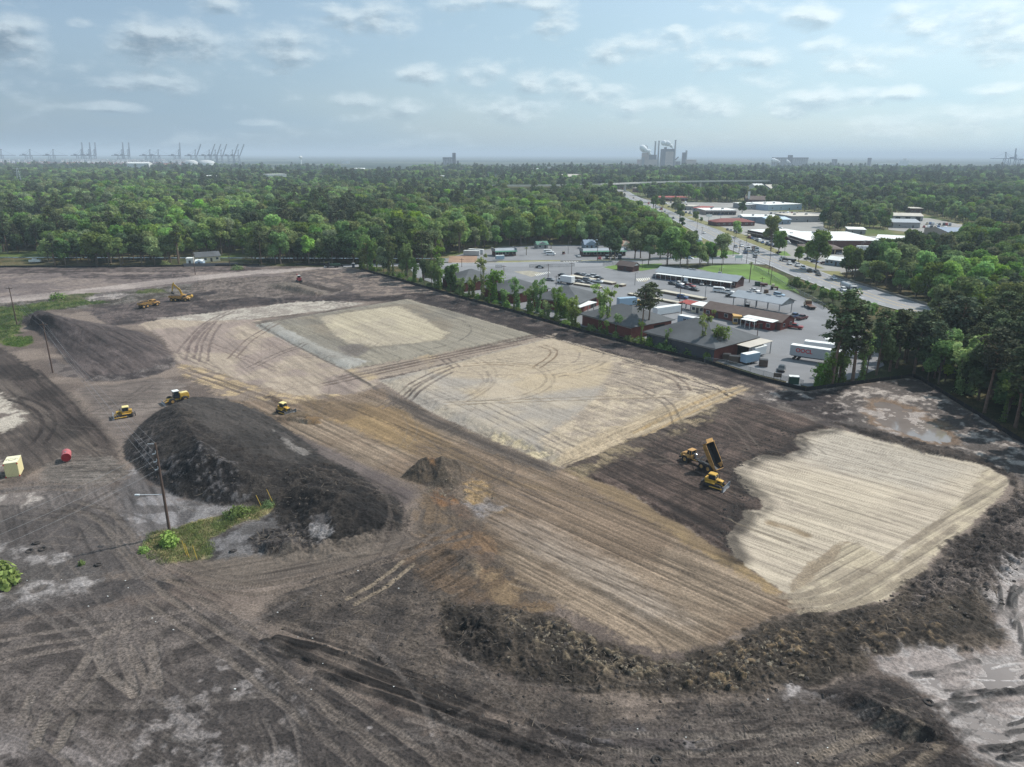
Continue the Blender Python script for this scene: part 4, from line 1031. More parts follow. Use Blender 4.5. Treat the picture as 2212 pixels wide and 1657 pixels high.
# ------------------------------------------------------------------ trees
def leaf_material(name, col, var=.26, trans=.36):
 m = bpy.data.materials.new(name); m.use_nodes = True
 nt = m.node_tree; N, L = nt.nodes, nt.links; nt.nodes.clear()
 out = N.new('ShaderNodeOutputMaterial')
 at = N.new('ShaderNodeVertexColor'); at.layer_name = 'tint'
 oi = N.new('ShaderNodeObjectInfo')
 hs = N.new('ShaderNodeHueSaturation')
 def ma(src, mul, add):
  n = N.new('ShaderNodeMath'); n.operation = 'MULTIPLY_ADD'; L.new(src, n.inputs[0]); n.inputs[1].default_value = mul; n.inputs[2].default_value = add; return n.outputs[0]
 L.new(ma(oi.outputs['Random'], .055, .472), hs.inputs['Hue'])
 fr = N.new('ShaderNodeMath'); fr.operation = 'FRACT'; L.new(ma(oi.outputs['Random'], 7.31, 0), fr.inputs[0])
 L.new(ma(fr.outputs[0], .35, .70), hs.inputs['Saturation'])
 L.new(ma(oi.outputs['Random'], var * 2.2, 1.16 - var * 1.1), hs.inputs['Value'])
 vm = N.new('ShaderNodeVectorMath'); vm.operation = 'MULTIPLY'; vm.inputs[0].default_value = col
 L.new(at.outputs['Color'], vm.inputs[1]); L.new(vm.outputs[0], hs.inputs['Color'])
 d = N.new('ShaderNodeBsdfDiffuse'); t = N.new('ShaderNodeBsdfTranslucent'); mx = N.new('ShaderNodeMixShader')
 mx.inputs[0].default_value = trans
 L.new(hs.outputs[0], d.inputs[0]); L.new(hs.outputs[0], t.inputs[0])
 L.new(d.outputs[0], mx.inputs[1]); L.new(t.outputs[0], mx.inputs[2]); L.new(mx.outputs[0], out.inputs[0])
 return m
LEAF = {'mid': leaf_material('mid_green_leaves', srgb(106, 130, 66)), 'light': leaf_material('light_green_leaves', srgb(138, 160, 86)),
  'dark': leaf_material('dark_green_leaves', srgb(78, 98, 60)), 'pine': leaf_material('pine_needles', srgb(84, 94, 68), .25, .12),
  'vine': leaf_material('vine_leaves', srgb(108, 134, 68), .25), 'olive': leaf_material('olive_leaves', srgb(124, 134, 88)),
  'bright': leaf_material('bright_green_leaves', srgb(134, 164, 72))}
BARK = mat('bark', srgb(112, 98, 86), .95, var=.3, scale=1.5, bump=.5, bscale=4)
PBARK = mat('pine_bark', srgb(120, 98, 84), .95, var=.3, scale=1.5, bump=.5, bscale=4)

def leaves_mesh(name, centres, normals, sizes, tints, rs):
 """leaf-sized faces: one bent four-cornered spray at each point"""
 n = len(centres)
 nn = normals + rs.normal(0, .55, (n, 3)); nn /= np.linalg.norm(nn, axis=1)[:, None] + 1e-9
 a = np.cross(nn, rs.normal(0, 1, (n, 3))); a /= np.linalg.norm(a, axis=1)[:, None] + 1e-9
 b = np.cross(nn, a)
 s = sizes[:, None]
 j = lambda: (rs.uniform(.65, 1.25, (n, 1)))
 p = np.stack([centres + a * s * .62 * j(), centres + b * s * .5 * j() + nn * s * .12, centres - a * s * .62 * j(), centres - b * s * .5 * j() - nn * s * .10], 1)
 me = bpy.data.meshes.new(name)
 me.vertices.add(4 * n); me.vertices.foreach_set('co', p.astype(np.float32).ravel())
 me.loops.add(4 * n); me.polygons.add(n)
 me.loops.foreach_set('vertex_index', np.arange(4 * n, dtype=np.int32))
 me.polygons.foreach_set('loop_start', np.arange(0, 4 * n, 4, dtype=np.int32))
 me.update(calc_edges=True)
 at = me.color_attributes.new('tint', 'FLOAT_COLOR', 'POINT')
 c = np.ones((n, 4, 4), np.float32); c[:, :, 0] = tints[:, None, 0] if tints.ndim > 1 else tints[:, None]
 c[:, :, 1] = tints[:, None, 1] if tints.ndim > 1 else tints[:, None]; c[:, :, 2] = tints[:, None, 2] if tints.ndim > 1 else tints[:, None]
 at.data.foreach_set('color', c.ravel())
 return me

def sphere_pts(rs, n, up=.25):
 v = rs.normal(0, 1, (n, 3)); v[:, 2] += up; v /= np.linalg.norm(v, axis=1)[:, None]; return v

def broadleaf(seed, h=14., r=4.6, lobes=13, per=230, leaf=.72, base=.28):
 rs = np.random.RandomState(seed)
 tb = MB()
 lean = rs.normal(0, .5, 2)
 tb.cyl((0, 0, -.3), (lean[0] * .4, lean[1] * .4, h * base), .30, .22, 7)
 tb.cyl((lean[0] * .4, lean[1] * .4, h * base), (lean[0], lean[1], h * .72), .22, .08, 6)
 C_, N_, S_, T_ = [], [], [], []
 for k in range(lobes):
  if k == 0: c = np.array([lean[0], lean[1], h * .80]); lr = r * .50
  else:
   th = 2.4 * k + rs.uniform(-.4, .4); f = rs.uniform(.0, 1)
   rad = r * (.62 - .30 * f) * rs.uniform(.75, 1.15)
   c = np.array([lean[0] + math.cos(th) * rad, lean[1] + math.sin(th) * rad, h * (base + .14 + (.62 - base * .4) * f)])
   lr = r * rs.uniform(.30, .50)
  z0 = h * base * rs.uniform(.8, 1.5)
  tb.cyl((lean[0] * .4, lean[1] * .4, min(z0, c[2] - .5)), tuple(c), .11, .03, 4)
  n = int(per * (lr / (r * .42)) ** 2)
  v = sphere_pts(rs, n, .35)
  rr = lr * (1 - .42 * rs.rand(n) ** 2.2) * (1 + .22 * np.sin(5 * v[:, 0] + seed) * np.cos(4 * v[:, 1] + k) + rs.normal(0, .09, n))
  p = c + v * rr[:, None] * np.array([1, 1, .86])
  C_.append(p); N_.append(v); S_.append(leaf * rs.uniform(.55, 1.35, n))
  cl = rs.uniform(.82, 1.18)
  t = cl * rs.uniform(.75, 1.25, n)
  hue = rs.uniform(-.06, .10, n)
  T_.append(np.stack([t * (1 + hue), t, t * (1 - .8 * hue)], 1))
 return tb.mesh('trunk'), leaves_mesh('crown', np.vstack(C_), np.vstack(N_), np.concatenate(S_), np.vstack(T_), rs)

def pine(seed, h=21., r=4.2, bare=.5, tufts=26, per=70, leaf=.6):
 rs = np.random.RandomState(seed)
 tb = MB(); lean = rs.normal(0, .7, 2)
 P = [Vector((lean[0] * (z / h) ** 2, lean[1] * (z / h) ** 2, z)) for z in np.linspace(-.3, h * .96, 7)]
 R = np.linspace(.34, .06, 7)
 for i in range(6): tb.cyl(P[i], P[i + 1], R[i], R[i + 1], 7)
 C_, N_, S_, T_ = [], [], [], []
 for k in range(tufts):
  f = (k + rs.uniform(0, .8)) / tufts
  z = h * (bare + (1 - bare) * f)
  th = 2.399 * k + rs.uniform(-.5, .5)
  prof = (.55 + .9 * f) * (1 - f ** 3.5) if f > .12 else .5
  rad = max(.5, r * prof * rs.uniform(.5, 1.05))
  ax = Vector((lean[0] * (z / h) ** 2, lean[1] * (z / h) ** 2, z))
  tip = ax + Vector((math.cos(th) * rad, math.sin(th) * rad, rs.uniform(.3, 1.3)))
  tb.cyl(ax - Vector((0, 0, .5)), tip, .09, .03, 4)
  for q in range(3):
   c = np.array(ax.lerp(tip, rs.uniform(.5, 1.0))) + rs.normal(0, .35, 3)
   n = int(per / 3 * rs.uniform(.6, 1.4))
   v = sphere_pts(rs, n, .5); rr = rs.uniform(.45, 1.0) * (.4 + .75 * rs.rand(n)) * r * .30
   C_.append(c + v * rr[:, None] * np.array([1.15, 1.15, .55])); N_.append(v * .6 + np.array([0, 0, .7])); S_.append(leaf * rs.uniform(.5, 1.2, n))
   t = rs.uniform(.8, 1.2) * rs.uniform(.7, 1.25, n); T_.append(np.stack([t * 1.04, t, t * .95], 1))
 return tb.mesh('trunk'), leaves_mesh('crown', np.vstack(C_), np.vstack(N_), np.concatenate(S_), np.vstack(T_), rs)

def slender(seed, h=14., n_stem=3, per=520, vine=True, leaf=.6):
 """thin fence-line tree: bare leaning stems, a loose head and creepers up the stems"""
 rs = np.random.RandomState(seed)
 tb = MB(); C_, N_, S_, T_ = [], [], [], []
 for k in range(n_stem):
  hh = h * rs.uniform(.72, 1.0) if k else h
  base = rs.normal(0, .7, 2) * (k > 0); lean = rs.normal(0, .09, 2) * hh
  P = [Vector((base[0] + lean[0] * t ** 1.4 + .25 * math.sin(3 * t + k), base[1] + lean[1] * t ** 1.4, -.2 + t * hh * .92)) for t in np.linspace(0, 1, 6)]
  R = np.linspace(.17, .04, 6)
  for i in range(5): tb.cyl(P[i], P[i + 1], R[i], R[i + 1], 6)
  top = P[-1]
  for q in range(7):
   a = P[rs.randint(3, 5)].lerp(top, rs.rand()); th = rs.uniform(0, 6.28)
   rad = rs.uniform(.5, 2.0)
   c = np.array(a + Vector((math.cos(th) * rad, math.sin(th) * rad, rs.uniform(-.2, 1.2))))
   tb.cyl(a, Vector(c), .05, .02, 4)
   n = int(per / 7 / n_stem * rs.uniform(.9, 2.2)); v = sphere_pts(rs, n, .3); rr = rs.uniform(.6, 1.25) * (.35 + .75 * rs.rand(n))
   C_.append(c + v * rr[:, None]); N_.append(v); S_.append(leaf * rs.uniform(.5, 1.2, n))
   t = rs.uniform(.85, 1.2) * rs.uniform(.75, 1.25, n); T_.append(np.stack([t * 1.05, t, t * .9], 1))
  if vine:
   n = int(per * .5); t = rs.rand(n) ** 1.3 * .68
   pp = np.array([[np.interp(x, np.linspace(0, 1, 6), [p[i] for p in P]) for i in range(3)] for x in t])
   v = sphere_pts(rs, n, 0); w = (.35 + .9 * (1 - t) ** 1.5)[:, None] * rs.uniform(.3, 1.0, (n, 1))
   C_.append(pp + v * w); N_.append(v); S_.append(leaf * rs.uniform(.5, 1.1, n)); q = rs.uniform(.6, 1.1, n); T_.append(np.stack([q, q, q * .9], 1))
 return tb.mesh('trunk'), leaves_mesh('crown', np.vstack(C_), np.vstack(N_), np.concatenate(S_), np.vstack(T_), rs)

def bush(seed, r=1.8, h=1.8, n=420, leaf=.42):
 rs = np.random.RandomState(seed)
 tb = MB()
 for k in range(4):
  th = k * 1.6; tb.cyl((0, 0, -.1), (math.cos(th) * r * .5, math.sin(th) * r * .5, h * .6), .05, .02, 4)
 v = sphere_pts(rs, n, .2); v[:, 2] = np.abs(v[:, 2])
 rr = (.55 + .45 * rs.rand(n)) * (1 + .25 * np.sin(3 * v[:, 0] * 2 + seed) * np.cos(5 * v[:, 1]))
 p = v * rr[:, None] * np.array([r, r, h])
 t = rs.uniform(.7, 1.25, n)
 return tb.mesh('stem'), leaves_mesh('foliage', p, v, leaf * rs.uniform(.5, 1.3, n), np.stack([t * 1.03, t, t * .9], 1), rs)

BROAD = [broadleaf(s, h, r, lb, pr, lf, bs) for s, h, r, lb, pr, lf, bs in
  [(1, 15, 5.0, 14, 250, .78, .26), (2, 13, 5.4, 15, 240, .78, .24), (3, 17, 4.8, 14, 250, .78, .30), (4, 12, 4.4, 12, 250, .72, .22), (5, 16, 5.6, 17, 240, .80, .24), (6, 14, 4.2, 12, 250, .72, .34)]]
PINES = [pine(s, h, r, b) for s, h, r, b in [(11, 21, 4.4, .46), (12, 19, 3.8, .52), (13, 22, 4.0, .56), (14, 17, 3.4, .40)]]
SLEND = [slender(s, h, n) for s, h, n in [(21, 14, 3), (22, 17, 2), (23, 11, 3), (24, 19, 2), (25, 9, 4)]]
BUSH = [bush(s, r, h) for s, r, h in [(31, 1.8, 1.8), (32, 2.6, 2.0), (33, 1.3, 2.4)]]

def with_mat(pair, bark, leaf, key={}):
 k = (id(pair[0]), bark.name, leaf.name)
 if k not in key:
  a, b = pair[0].copy(), pair[1].copy(); a.name, b.name = 'trunk', 'crown'
  a.materials.append(bark); b.materials.append(leaf); key[k] = (a, b)
 return key[k]
def plant(name, pair, leaf, loc, s=1., rz=None, label=None, cat='tree', group=None, bark=BARK, sz=None, parts=('trunk', 'crown')):
 a, b = with_mat(pair, bark, LEAF[leaf])
 e = empty(name, loc, rnd.uniform(0, 6.28) if rz is None else rz, label, cat, group)
 e.scale = (s, s, sz or s)
 for nm, me in zip(parts, (a, b)):
  o = bpy.data.objects.new(nm, me); COL.objects.link(o); o.parent = e
 return e

# where trees may not stand
def poly_in(P, x, y):
 ins = np.zeros(np.shape(x), bool); Q = np.vstack([P, P[:1]])
 for a, b in zip(Q[:-1], Q[1:]):
  c = (a[1] > y) != (b[1] > y)
  ins ^= c & (x < (b[0] - a[0]) * (y - a[1]) / (b[1] - a[1] + 1e-9) + a[0])
 return ins
def wp(px): return np.array([G(*p)[:2] for p in px])
SITE_PX = [(-900,590),(-300,577),(0,576),(400,574),(520,571),(760,575)] + [(x + 2, y - 6) for x, y in FENCE_PX[1:]] + [(2800,1500),(2212,1760),(-300,1760)]
KEEP_OUT = [wp(p) for p in (SITE_PX, LOT_PX, MOTEL_PX, SHOPS_PX, hw_l + hw_r[::-1], SIDE_N + SIDE_S[::-1], LAWN_PX,
 [(1590,555),(1500,520),(1470,535),(1480,560)],                      # corner house garden
 [V(5, 150, 250), V(5, 560, 240), V(5, 560, 350), V(5, 150, 350)],
 [V(1, 0, 1080), V(1, 420, 1090), V(1, 420, 1190), V(1, 0, 1190)],
 [V(1, 1560, 1110), V(1, 2120, 1090), V(1, 2200, 1190), V(1, 1560, 1200)],
 [V(6, 880, 140), V(6, 1150, 140), V(6, 1330, 260), V(6, 1330, 370), V(6, 880, 380)],
 [V(4, 600, 880), V(4, 900, 870), V(4, 1350, 910), V(4, 1680, 960), V(4, 1650, 1090), V(4, 1100, 1120), V(4, 620, 1150)],
 [V(4, 1040, 740), V(4, 1400, 760), V(4, 1640, 820), V(4, 2212, 860), V(4, 2212, 980), V(4, 1850, 1000), V(4, 1400, 920), V(4, 1040, 880)])]
def blocked(x, y):
 b = np.zeros(np.shape(x), bool)
 for P in KEEP_OUT: b |= poly_in(P, x, y)
 return b

# ------------------------------------------------------------------ single trees
def top_h(base, ty):
 """height of something standing at a ground point whose top shows at picture row ty"""
 d0 = math.hypot(base.x, base.y)
 px = 1106 + FPX * base.x / (base.y * math.cos(PITCH) + CAM_H * math.sin(PITCH))
 d = pix_ray(px, ty)
 return CAM_H + d0 * d[2] / math.hypot(d[0], d[1])
PROTO_H = {}
for L_, hs in ((BROAD, [15, 13, 17, 12, 16, 14]), (PINES, [21, 19, 22, 17]), (SLEND, [14, 17, 11, 19, 9]), (BUSH, [1.8, 2.0, 2.4])):
 for p_, h_ in zip(L_, hs): PROTO_H[id(p_[0])] = h_
n_trees = 0
def stand(name, pair, leaf, base, ty, label, group=None, bark=BARK, wid=1., cat='tree', parts=('trunk', 'crown')):
 global n_trees
 h = max(1.2, top_h(base, ty)); s = h / PROTO_H[id(pair[0])]
 n_trees += 1
 return plant(name, pair, leaf, (base.x, base.y, 0), s * wid, None, label, cat, group, bark, s, parts)
def fy(k, y): return V(k, 0, y)[1]
G_F = 'trees along the silt fence'
# view, x, base y, top y, kind, leaf, label
for k, x, y, t, kind, i, leaf, lab in [
 (2, 1005, 1235, 930, 's', 0, 'mid', 'slender young tree by the fence corner beside the portable toilet'),
 (2, 1150, 1268, 880, 's', 3, 'mid', 'tall broad tree at the fence corner with a pale straight trunk'),
 (2, 1300, 1280, 960, 's', 1, 'mid', 'leafy slender tree next to the dark fence-corner pine'),
 (2, 1445, 1325, 900, 'p', 1, 'pine', 'dark pine standing at the far end of the fence row'),
 (2, 1570, 1370, 975, 's', 3, 'mid', 'tall leafy tree over the corner of the first grey warehouse roof'),
 (2, 920, 1215, 1000, 's', 2, 'vine', 'short slender tree just behind the portable toilet'),
 (5, 70, 610, 350, 's', 2, 'vine', 'creeper-covered tree by the gable of the farthest warehouse'),
 (5, 220, 650, 370, 's', 4, 'vine', 'tree wrapped in creepers before the farthest warehouse'),
 (5, 320, 690, 520, 's', 4, 'vine', 'short creeper clump below the brick end of the farthest warehouse'),
 (5, 460, 720, 470, 's', 2, 'vine', 'thin tree with creepers left of the tallest slender tree'),
 (5, 560, 738, 225, 's', 3, 'light', 'tallest slender bright green tree in the fence row'),
 (5, 690, 765, 430, 's', 4, 'vine', 'creeper-hung tree before the second warehouse roof'),
 (5, 800, 810, 640, 's', 4, 'vine', 'low creeper thicket tree beside a fallen bare trunk'),
 (5, 930, 850, 490, 's', 0, 'vine', 'slender tree at the right end of the second warehouse'),
 (5, 1110, 880, 560, 's', 2, 'vine', 'small leafy tree before the white awning between warehouses'),
 (5, 1170, 895, 500, 's', 0, 'mid', 'leafy tree in front of the third warehouse left end'),
 (5, 1370, 945, 590, 's', 0, 'vine', 'slender tree in front of the middle of the third warehouse'),
 (5, 1450, 955, 700, 's', 4, 'vine', 'short leafy tree beside the third warehouse middle'),
 (5, 1545, 985, 690, 's', 2, 'bright', 'bright green tree at the right end of the third warehouse'),
 (5, 1875, 1090, 510, 's', 1, 'bright', 'bright green tall twin-stemmed tree before the fourth warehouse'),
 (5, 1935, 1100, 560, 's', 3, 'bright', 'tall bright green tree leaning beside the twin-stemmed one'),
 (5, 2070, 1140, 920, 's', 4, 'vine', 'little sapling below the fourth warehouse wall'),
 (6, 455, 1295, 690, 'p', 2, 'pine', 'thin dark pine with bare trunk before the fourth warehouse end'),
 (6, 530, 1225, 660, 'p', 1, 'pine', 'dark flat-topped pine between the fourth and fifth warehouses'),
 (6, 1120, 1450, 930, 's', 3, 'bright', 'leaning bright green tree against the dark sheet wall'),
 (6, 1300, 1462, 1130, 's', 4, 'vine', 'young sapling beside the corner of the dark sheet wall'),
 (7, 1855, 985, -40, 'p', 0, 'pine', 'big spreading pine with bare lower trunk at the fence bend'),
 (7, 1700, 1000, 760, 's', 4, 'vine', 'low leafy sapling clump left of the big spreading pine'),
 (7, 1780, 985, 700, 's', 4, 'mid', 'leafy sapling hiding the foot of the big spreading pine'), (7, 1960, 968, 520, 's', 2, 'mid', 'leafy young tree before the lettered grey trailer end'),
 (7, 1905, 935, 600, 's', 1, 'mid', 'leafy tree right of the big pine foot'), (7, 1830, 900, 640, 's', 4, 'vine', 'low leafy tree against the lettered trailer side'),
 (7, 2080, 960, 120, 'p', 3, 'pine', 'pine just right of the big spreading pine'),
 (7, 2180, 955, 300, 's', 1, 'mid', 'slender green tree two places right of the big spreading pine'),
 (3, 1805, 1118, 925, 'b', 1, 'light', 'round bright tree standing alone at the street corner'),
 (3, 1585, 950, 885, 'b', 3, 'dark', 'small dark round tree beside the light blue shed'),
 (3, 1985, 770, 640, 'b', 5, 'dark', 'dark round tree in front of the white shop roofs'),
 (3, 1635, 815, 770, 'b', 3, 'mid', 'small round tree on the verge before the red roofed shop'),
 (3, 1060, 1130, 880, 'b', 3, 'light', 'light green tree at the left of the street-side grove'),
 (3, 1110, 1125, 850, 'b', 0, 'mid', 'full green tree second in the street-side grove'),
 (3, 1190, 1130, 830, 'b', 5, 'mid', 'tall green tree in the middle of the street-side grove'),
 (3, 1280, 1130, 815, 'b', 2, 'mid', 'tallest green tree in the street-side grove'),
 (3, 1370, 1125, 860, 'b', 0, 'bright', 'bright yellow-green tree at the right of the street-side grove'),
 (3, 1440, 1120, 880, 'b', 5, 'bright', 'yellow-green tree nearest the corner house'),
 (3, 1240, 870, 760, 'b', 1, 'dark', 'wide flat dark tree beside the highway left edge'),
 (3, 1470, 890, 775, 'b', 2, 'dark', 'dark tree overhanging the highway left edge'),
 (5, 1042, 258, 150, 'x', 0, 'mid', 'small palm on the motel forecourt'),
 (6, 1650, 650, 440, 'x', 0, 'olive', 'tall thin palm beside the lawn fence'),
 (5, 1320, 205, 110, 'x', 0, 'olive', 'shaggy palm near the green gabled hut'),
]:
 b_ = GV(k, x, y)
 if kind == 'x': continue
 pr = {'s': SLEND, 'p': PINES, 'b': BROAD}[kind][i]
 stand({'s': 'slender_tree', 'p': 'pine_tree', 'b': 'broadleaf_tree'}[kind], pr, leaf, b_, fy(k, t), lab, G_F if k in (2, 5, 6, 7) and kind != 'b' else None, PBARK if kind == 'p' else BARK,
  wid={'s': 1.0, 'p': 1.25, 'b': 1.05}[kind])

# the thicket that fills the fence row
for j in range(38):
 t = (j + rnd.uniform(-.3, .3)) / 38; i = min(5.99, max(0, t * 5.6)); a, b = FENCE_PX[1 + int(i)], FENCE_PX[2 + int(i)]; u = i - int(i)
 p = G(a[0] + (b[0] - a[0]) * u, a[1] + (b[1] - a[1]) * u - rnd.uniform(4, 9)); big = t < .36
 if not big and j % 3: continue
 nm = 'b' if big and j % 3 else 's'; pr = (BROAD if nm == 'b' else SLEND)[j % 5]; h = rnd.uniform(10, 17) if big else rnd.uniform(4.5, 10)
 s_ = h / PROTO_H[id(pr[0])]
 plant('broadleaf_tree' if nm == 'b' else 'slender_tree', pr, rnd.choice(['mid', 'dark', 'vine', 'olive']), (p.x, p.y, 0), s_ * (.75 if big else .9), None, ('tall ' if h > 13 else 'short ' if h < 7 else '') + 'thicket tree in the fence row, ' + ('at the far corner', 'behind the portable toilet', 'before the farthest warehouse', 'before the second warehouse', 'before the middle warehouse', 'before the nearer warehouses')[int(i)], 'tree', G_F, BARK, s_)
# palms
def palm(base, h, label):
 e = empty('palm_tree', (base.x, base.y, 0), 0, label, 'palm', 'palms by the street')
 part(e, 'trunk', BARK, lambda b: b.cyl((0, 0, -.2), (.1, 0, h), .22, .17, 7))
 rs = np.random.RandomState(int(h * 100))
 def fronds(b):
  for k in range(22):
   th = k * 2.4; el = rs.uniform(-.5, .9); L_ = rs.uniform(1.3, 1.9)
   p = Vector((.1, 0, h)); d = Vector((math.cos(th) * math.cos(el), math.sin(th) * math.cos(el), math.sin(el)))
   s = Vector((-math.sin(th), math.cos(th), 0)) * .22
   q = p + d * L_ * .6; r = p + d * L_ - Vector((0, 0, .45))
   b.quad(p - s * .3, q - s, q + s, p + s * .3); b.quad(q - s, r - s * .2, r + s * .2, q + s)
 o = part(e, 'crown', LEAF['olive'], fronds)
 at = o.data.color_attributes.new('tint', 'FLOAT_COLOR', 'POINT'); at.data.foreach_set('color', np.ones(len(o.data.vertices) * 4, np.float32))
palm(GV(5, 1042, 258), 4.2, 'small palm standing on the motel forecourt')
palm(GV(6, 1650, 650), 9.0, 'tall thin palm with shaggy head beside the lawn fence')
palm(GV(5, 1315, 205), 4.0, 'shaggy palm beside the green gabled hut')

# bushes along the fence and round the lot
for j in range(46):
 t = j / 46; i = t * 8; a, b = FENCE_PX[1 + int(i)], FENCE_PX[2 + int(i)]; u = i - int(i)
 if 9 < j < 12: continue
 p = G(a[0] + (b[0] - a[0]) * u + rnd.uniform(-3, 3), a[1] + (b[1] - a[1]) * u - rnd.uniform(5, 11))
 if p.x > G(1560, 800).x: continue
 plant('bush', BUSH[j % 3], 'vine', (p.x, p.y, 0), rnd.uniform(.6, 1.25), None, 'creeper-covered bush at the silt fence, ' + ('at its far end', 'before the second warehouse', 'before the middle warehouse', 'before the nearer warehouses')[min(3, j // 10)], 'bush', 'bushes along the silt fence', parts=('stem', 'foliage'))
for k, x, y, s, lf, lab in [(13, 545, 1400, 1.0, 'bright', 'bright green bush in the grass in front of the tall pole'), (17, 20, 540, 1.6, 'bright', 'bright green bush at the left picture edge'),
  (13, 1120, 1150, .8, 'mid', 'low green shrub in the weed strip under the dark heap'), (13, 1060, 1160, .6, 'mid', 'smaller green shrub in the weed strip beside the other'), (13, 330, 1450, .5, 'bright', 'little lime green weed clump at the rounded corner of the grass'),
  (13, 1360, 1080, .5, 'mid', 'tiny shrub at the pointed end of the weed strip'), (9, 640, 470, 1.3, 'mid', 'green shrub on the weedy bank below the haul road'),
  (5, 100, 320, .9, 'mid', 'shrub at the edge of the bare lot'), (9, 1830, 105, 1.4, 'olive', 'pale bushy shrub behind the far silt fence near the shed'), (10, 850, 150, 1.2, 'mid', 'weedy shrub on the bank at the far corner'),
  (6, 2160, 690, 2.1, 'mid', 'large bush at the end of the lawn fence'), (17, 500, 420, .35, 'mid', 'tiny weed tuft on the grey ground near a tyre')]:
 p = GV(k, x, y)
 plant('bush', BUSH[int(x) % 3], lf, (p.x, p.y, ground_z(p.x, p.y) - .05 if k in (9, 10, 13, 17) else 0), s, None, lab, 'bush', parts=('stem', 'foliage'))

# ---- woods: the trees that show largest are single things
def scatter(px, step, seed):
 P = wp(px); rs = np.random.RandomState(seed)
 lo, hi = P.min(0), P.max(0); out = []
 gx = np.arange(lo[0], hi[0], step); gy = np.arange(lo[1], hi[1], step)
 X_, Y_ = np.meshgrid(gx, gy); X_ = X_.ravel() + rs.uniform(-.42, .42, X_.size) * step; Y_ = Y_.ravel() + rs.uniform(-.42, .42, Y_.size) * step
 m = poly_in(P, X_, Y_) & ~blocked(X_, Y_)
 return np.stack([X_[m], Y_[m]], 1)
WOOD_R = [(1745,836),(1850,822),(1968,806),(2000,812),(2105,880),(2212,948),(2330,1020),(2420,900),(2250,740),(2100,712),(1960,680),(1905,720),(1915,790)]
WOOD_HW = [(1790,590),(1850,614),(1935,632),(2040,662),(2212,716),(2320,740),(2400,640),(2212,590),(2060,560),(1980,565),(1880,590)]
SHRUBS_HW = [(1700,598),(1740,612),(1830,645),(1900,668),(1880,690),(1800,665),(1720,625)]
single = []
W1_ = scatter(WOOD_R, 4.6, 1); W2_ = scatter(WOOD_HW, 6.4, 2); W4_ = scatter(SHRUBS_HW, 4.5, 4)
W3_ = scatter([(-330,572),(-300,577),(0,575),(400,573),(520,570),(760,574),(880,572),(1000,556),(1080,532),(1200,528),(1330,530),(1410,540),(1430,510),(1300,516),(1100,520),(900,538),(700,556),(400,557),(0,560),(-330,560)], 7.0, 3)
def pick(kindset, rs):
 r = rs.rand(); acc = 0
 for w, kd in kindset:
  acc += w
  if r < acc: return kd
 return kindset[-1][1]
hw_edge = sorted(hw_l + [(1947,672)])
def road_cap(x, y, h):
 # the highway shows over the trees in front of it
 zc = y * math.cos(PITCH) + CAM_H * math.sin(PITCH); px = 1106 + FPX * x / zc
 if px > 2015: return h
 ey = np.interp(px, [p[0] for p in hw_l], [p[1] for p in hw_l])
 return max(2.0, min(h, top_h(Vector((x, y, 0)), ey + rnd.uniform(-3, 9))))
def wood(P, kinds, label, group, n_max, seed, key):
 rs = np.random.RandomState(seed); PX = 1106 + FPX * P[:, 0] / (P[:, 1] * math.cos(PITCH) + CAM_H * math.sin(PITCH))
 order = sorted(range(len(P)), key=lambda i: key(P[i]))
 for i in order[:n_max]:
  x, y = P[i]
  nm, L_, lf, hlo, hhi, bk, w = pick(kinds, rs)
  pr = L_[rs.randint(len(L_))]; h = rs.uniform(hlo, hhi)
  if group in ('trees of the wood at the right', 'small trees beside the highway'):
   h0 = h; h = road_cap(x, y, h); w = w * min(1.6, (h0 / h) ** .5)
  s = h / PROTO_H[id(pr[0])]
  lb = {'p': 'dark pine', 'b': 'broadleaf tree', 's': 'slender leafy tree'}[nm]
  shade = {'mid': 'green', 'light': 'light green', 'dark': 'dark green', 'pine': '', 'vine': 'green', 'olive': 'olive green', 'bright': 'bright green'}[lf]
  zc = y * math.cos(PITCH) + CAM_H * math.sin(PITCH); px = 1106 + FPX * x / zc
  u = sum(px > q for q in np.quantile(PX, [.2, .4, .6, .8])); v = sum(y > q for q in np.quantile(P[:, 1], [.33, .67]))
  plant({'p': 'pine_tree', 'b': 'broadleaf_tree', 's': 'slender_tree'}[nm], pr, lf, (x, y, 0), s * w, None, (shade + ' ' + lb + ' ' + label).strip() + ', ' + ('front row', 'middle', 'back')[v] + ' ' + ('far left', 'left', 'centre', 'right', 'far right')[u], 'tree', group, bk, s)
 return [P[i] for i in order[n_max:]]
K_R = [(.38, ('p', PINES, 'pine', 14, 20, PBARK, 1.15)), (.18, ('b', BROAD, 'dark', 9, 15, BARK, 1.)), (.16, ('b', BROAD, 'mid', 8, 14, BARK, 1.)), (.16, ('s', SLEND, 'mid', 10, 16, BARK, 1.1)), (.06, ('b', BROAD, 'bright', 8, 13, BARK, .9)), (.06, ('s', SLEND, 'light', 11, 16, BARK, 1.1))]
K_HW = [(.5, ('b', BROAD, 'dark', 8, 14, BARK, 1.1)), (.3, ('b', BROAD, 'mid', 8, 13, BARK, 1.1)), (.1, ('b', BROAD, 'bright', 8, 12, BARK, 1.)), (.1, ('p', PINES, 'pine', 12, 17, PBARK, 1.2))]
K_SH = [(.6, ('b', BROAD, 'mid', 4, 7.5, BARK, 1.)), (.4, ('b', BROAD, 'bright', 4, 7, BARK, 1.))]
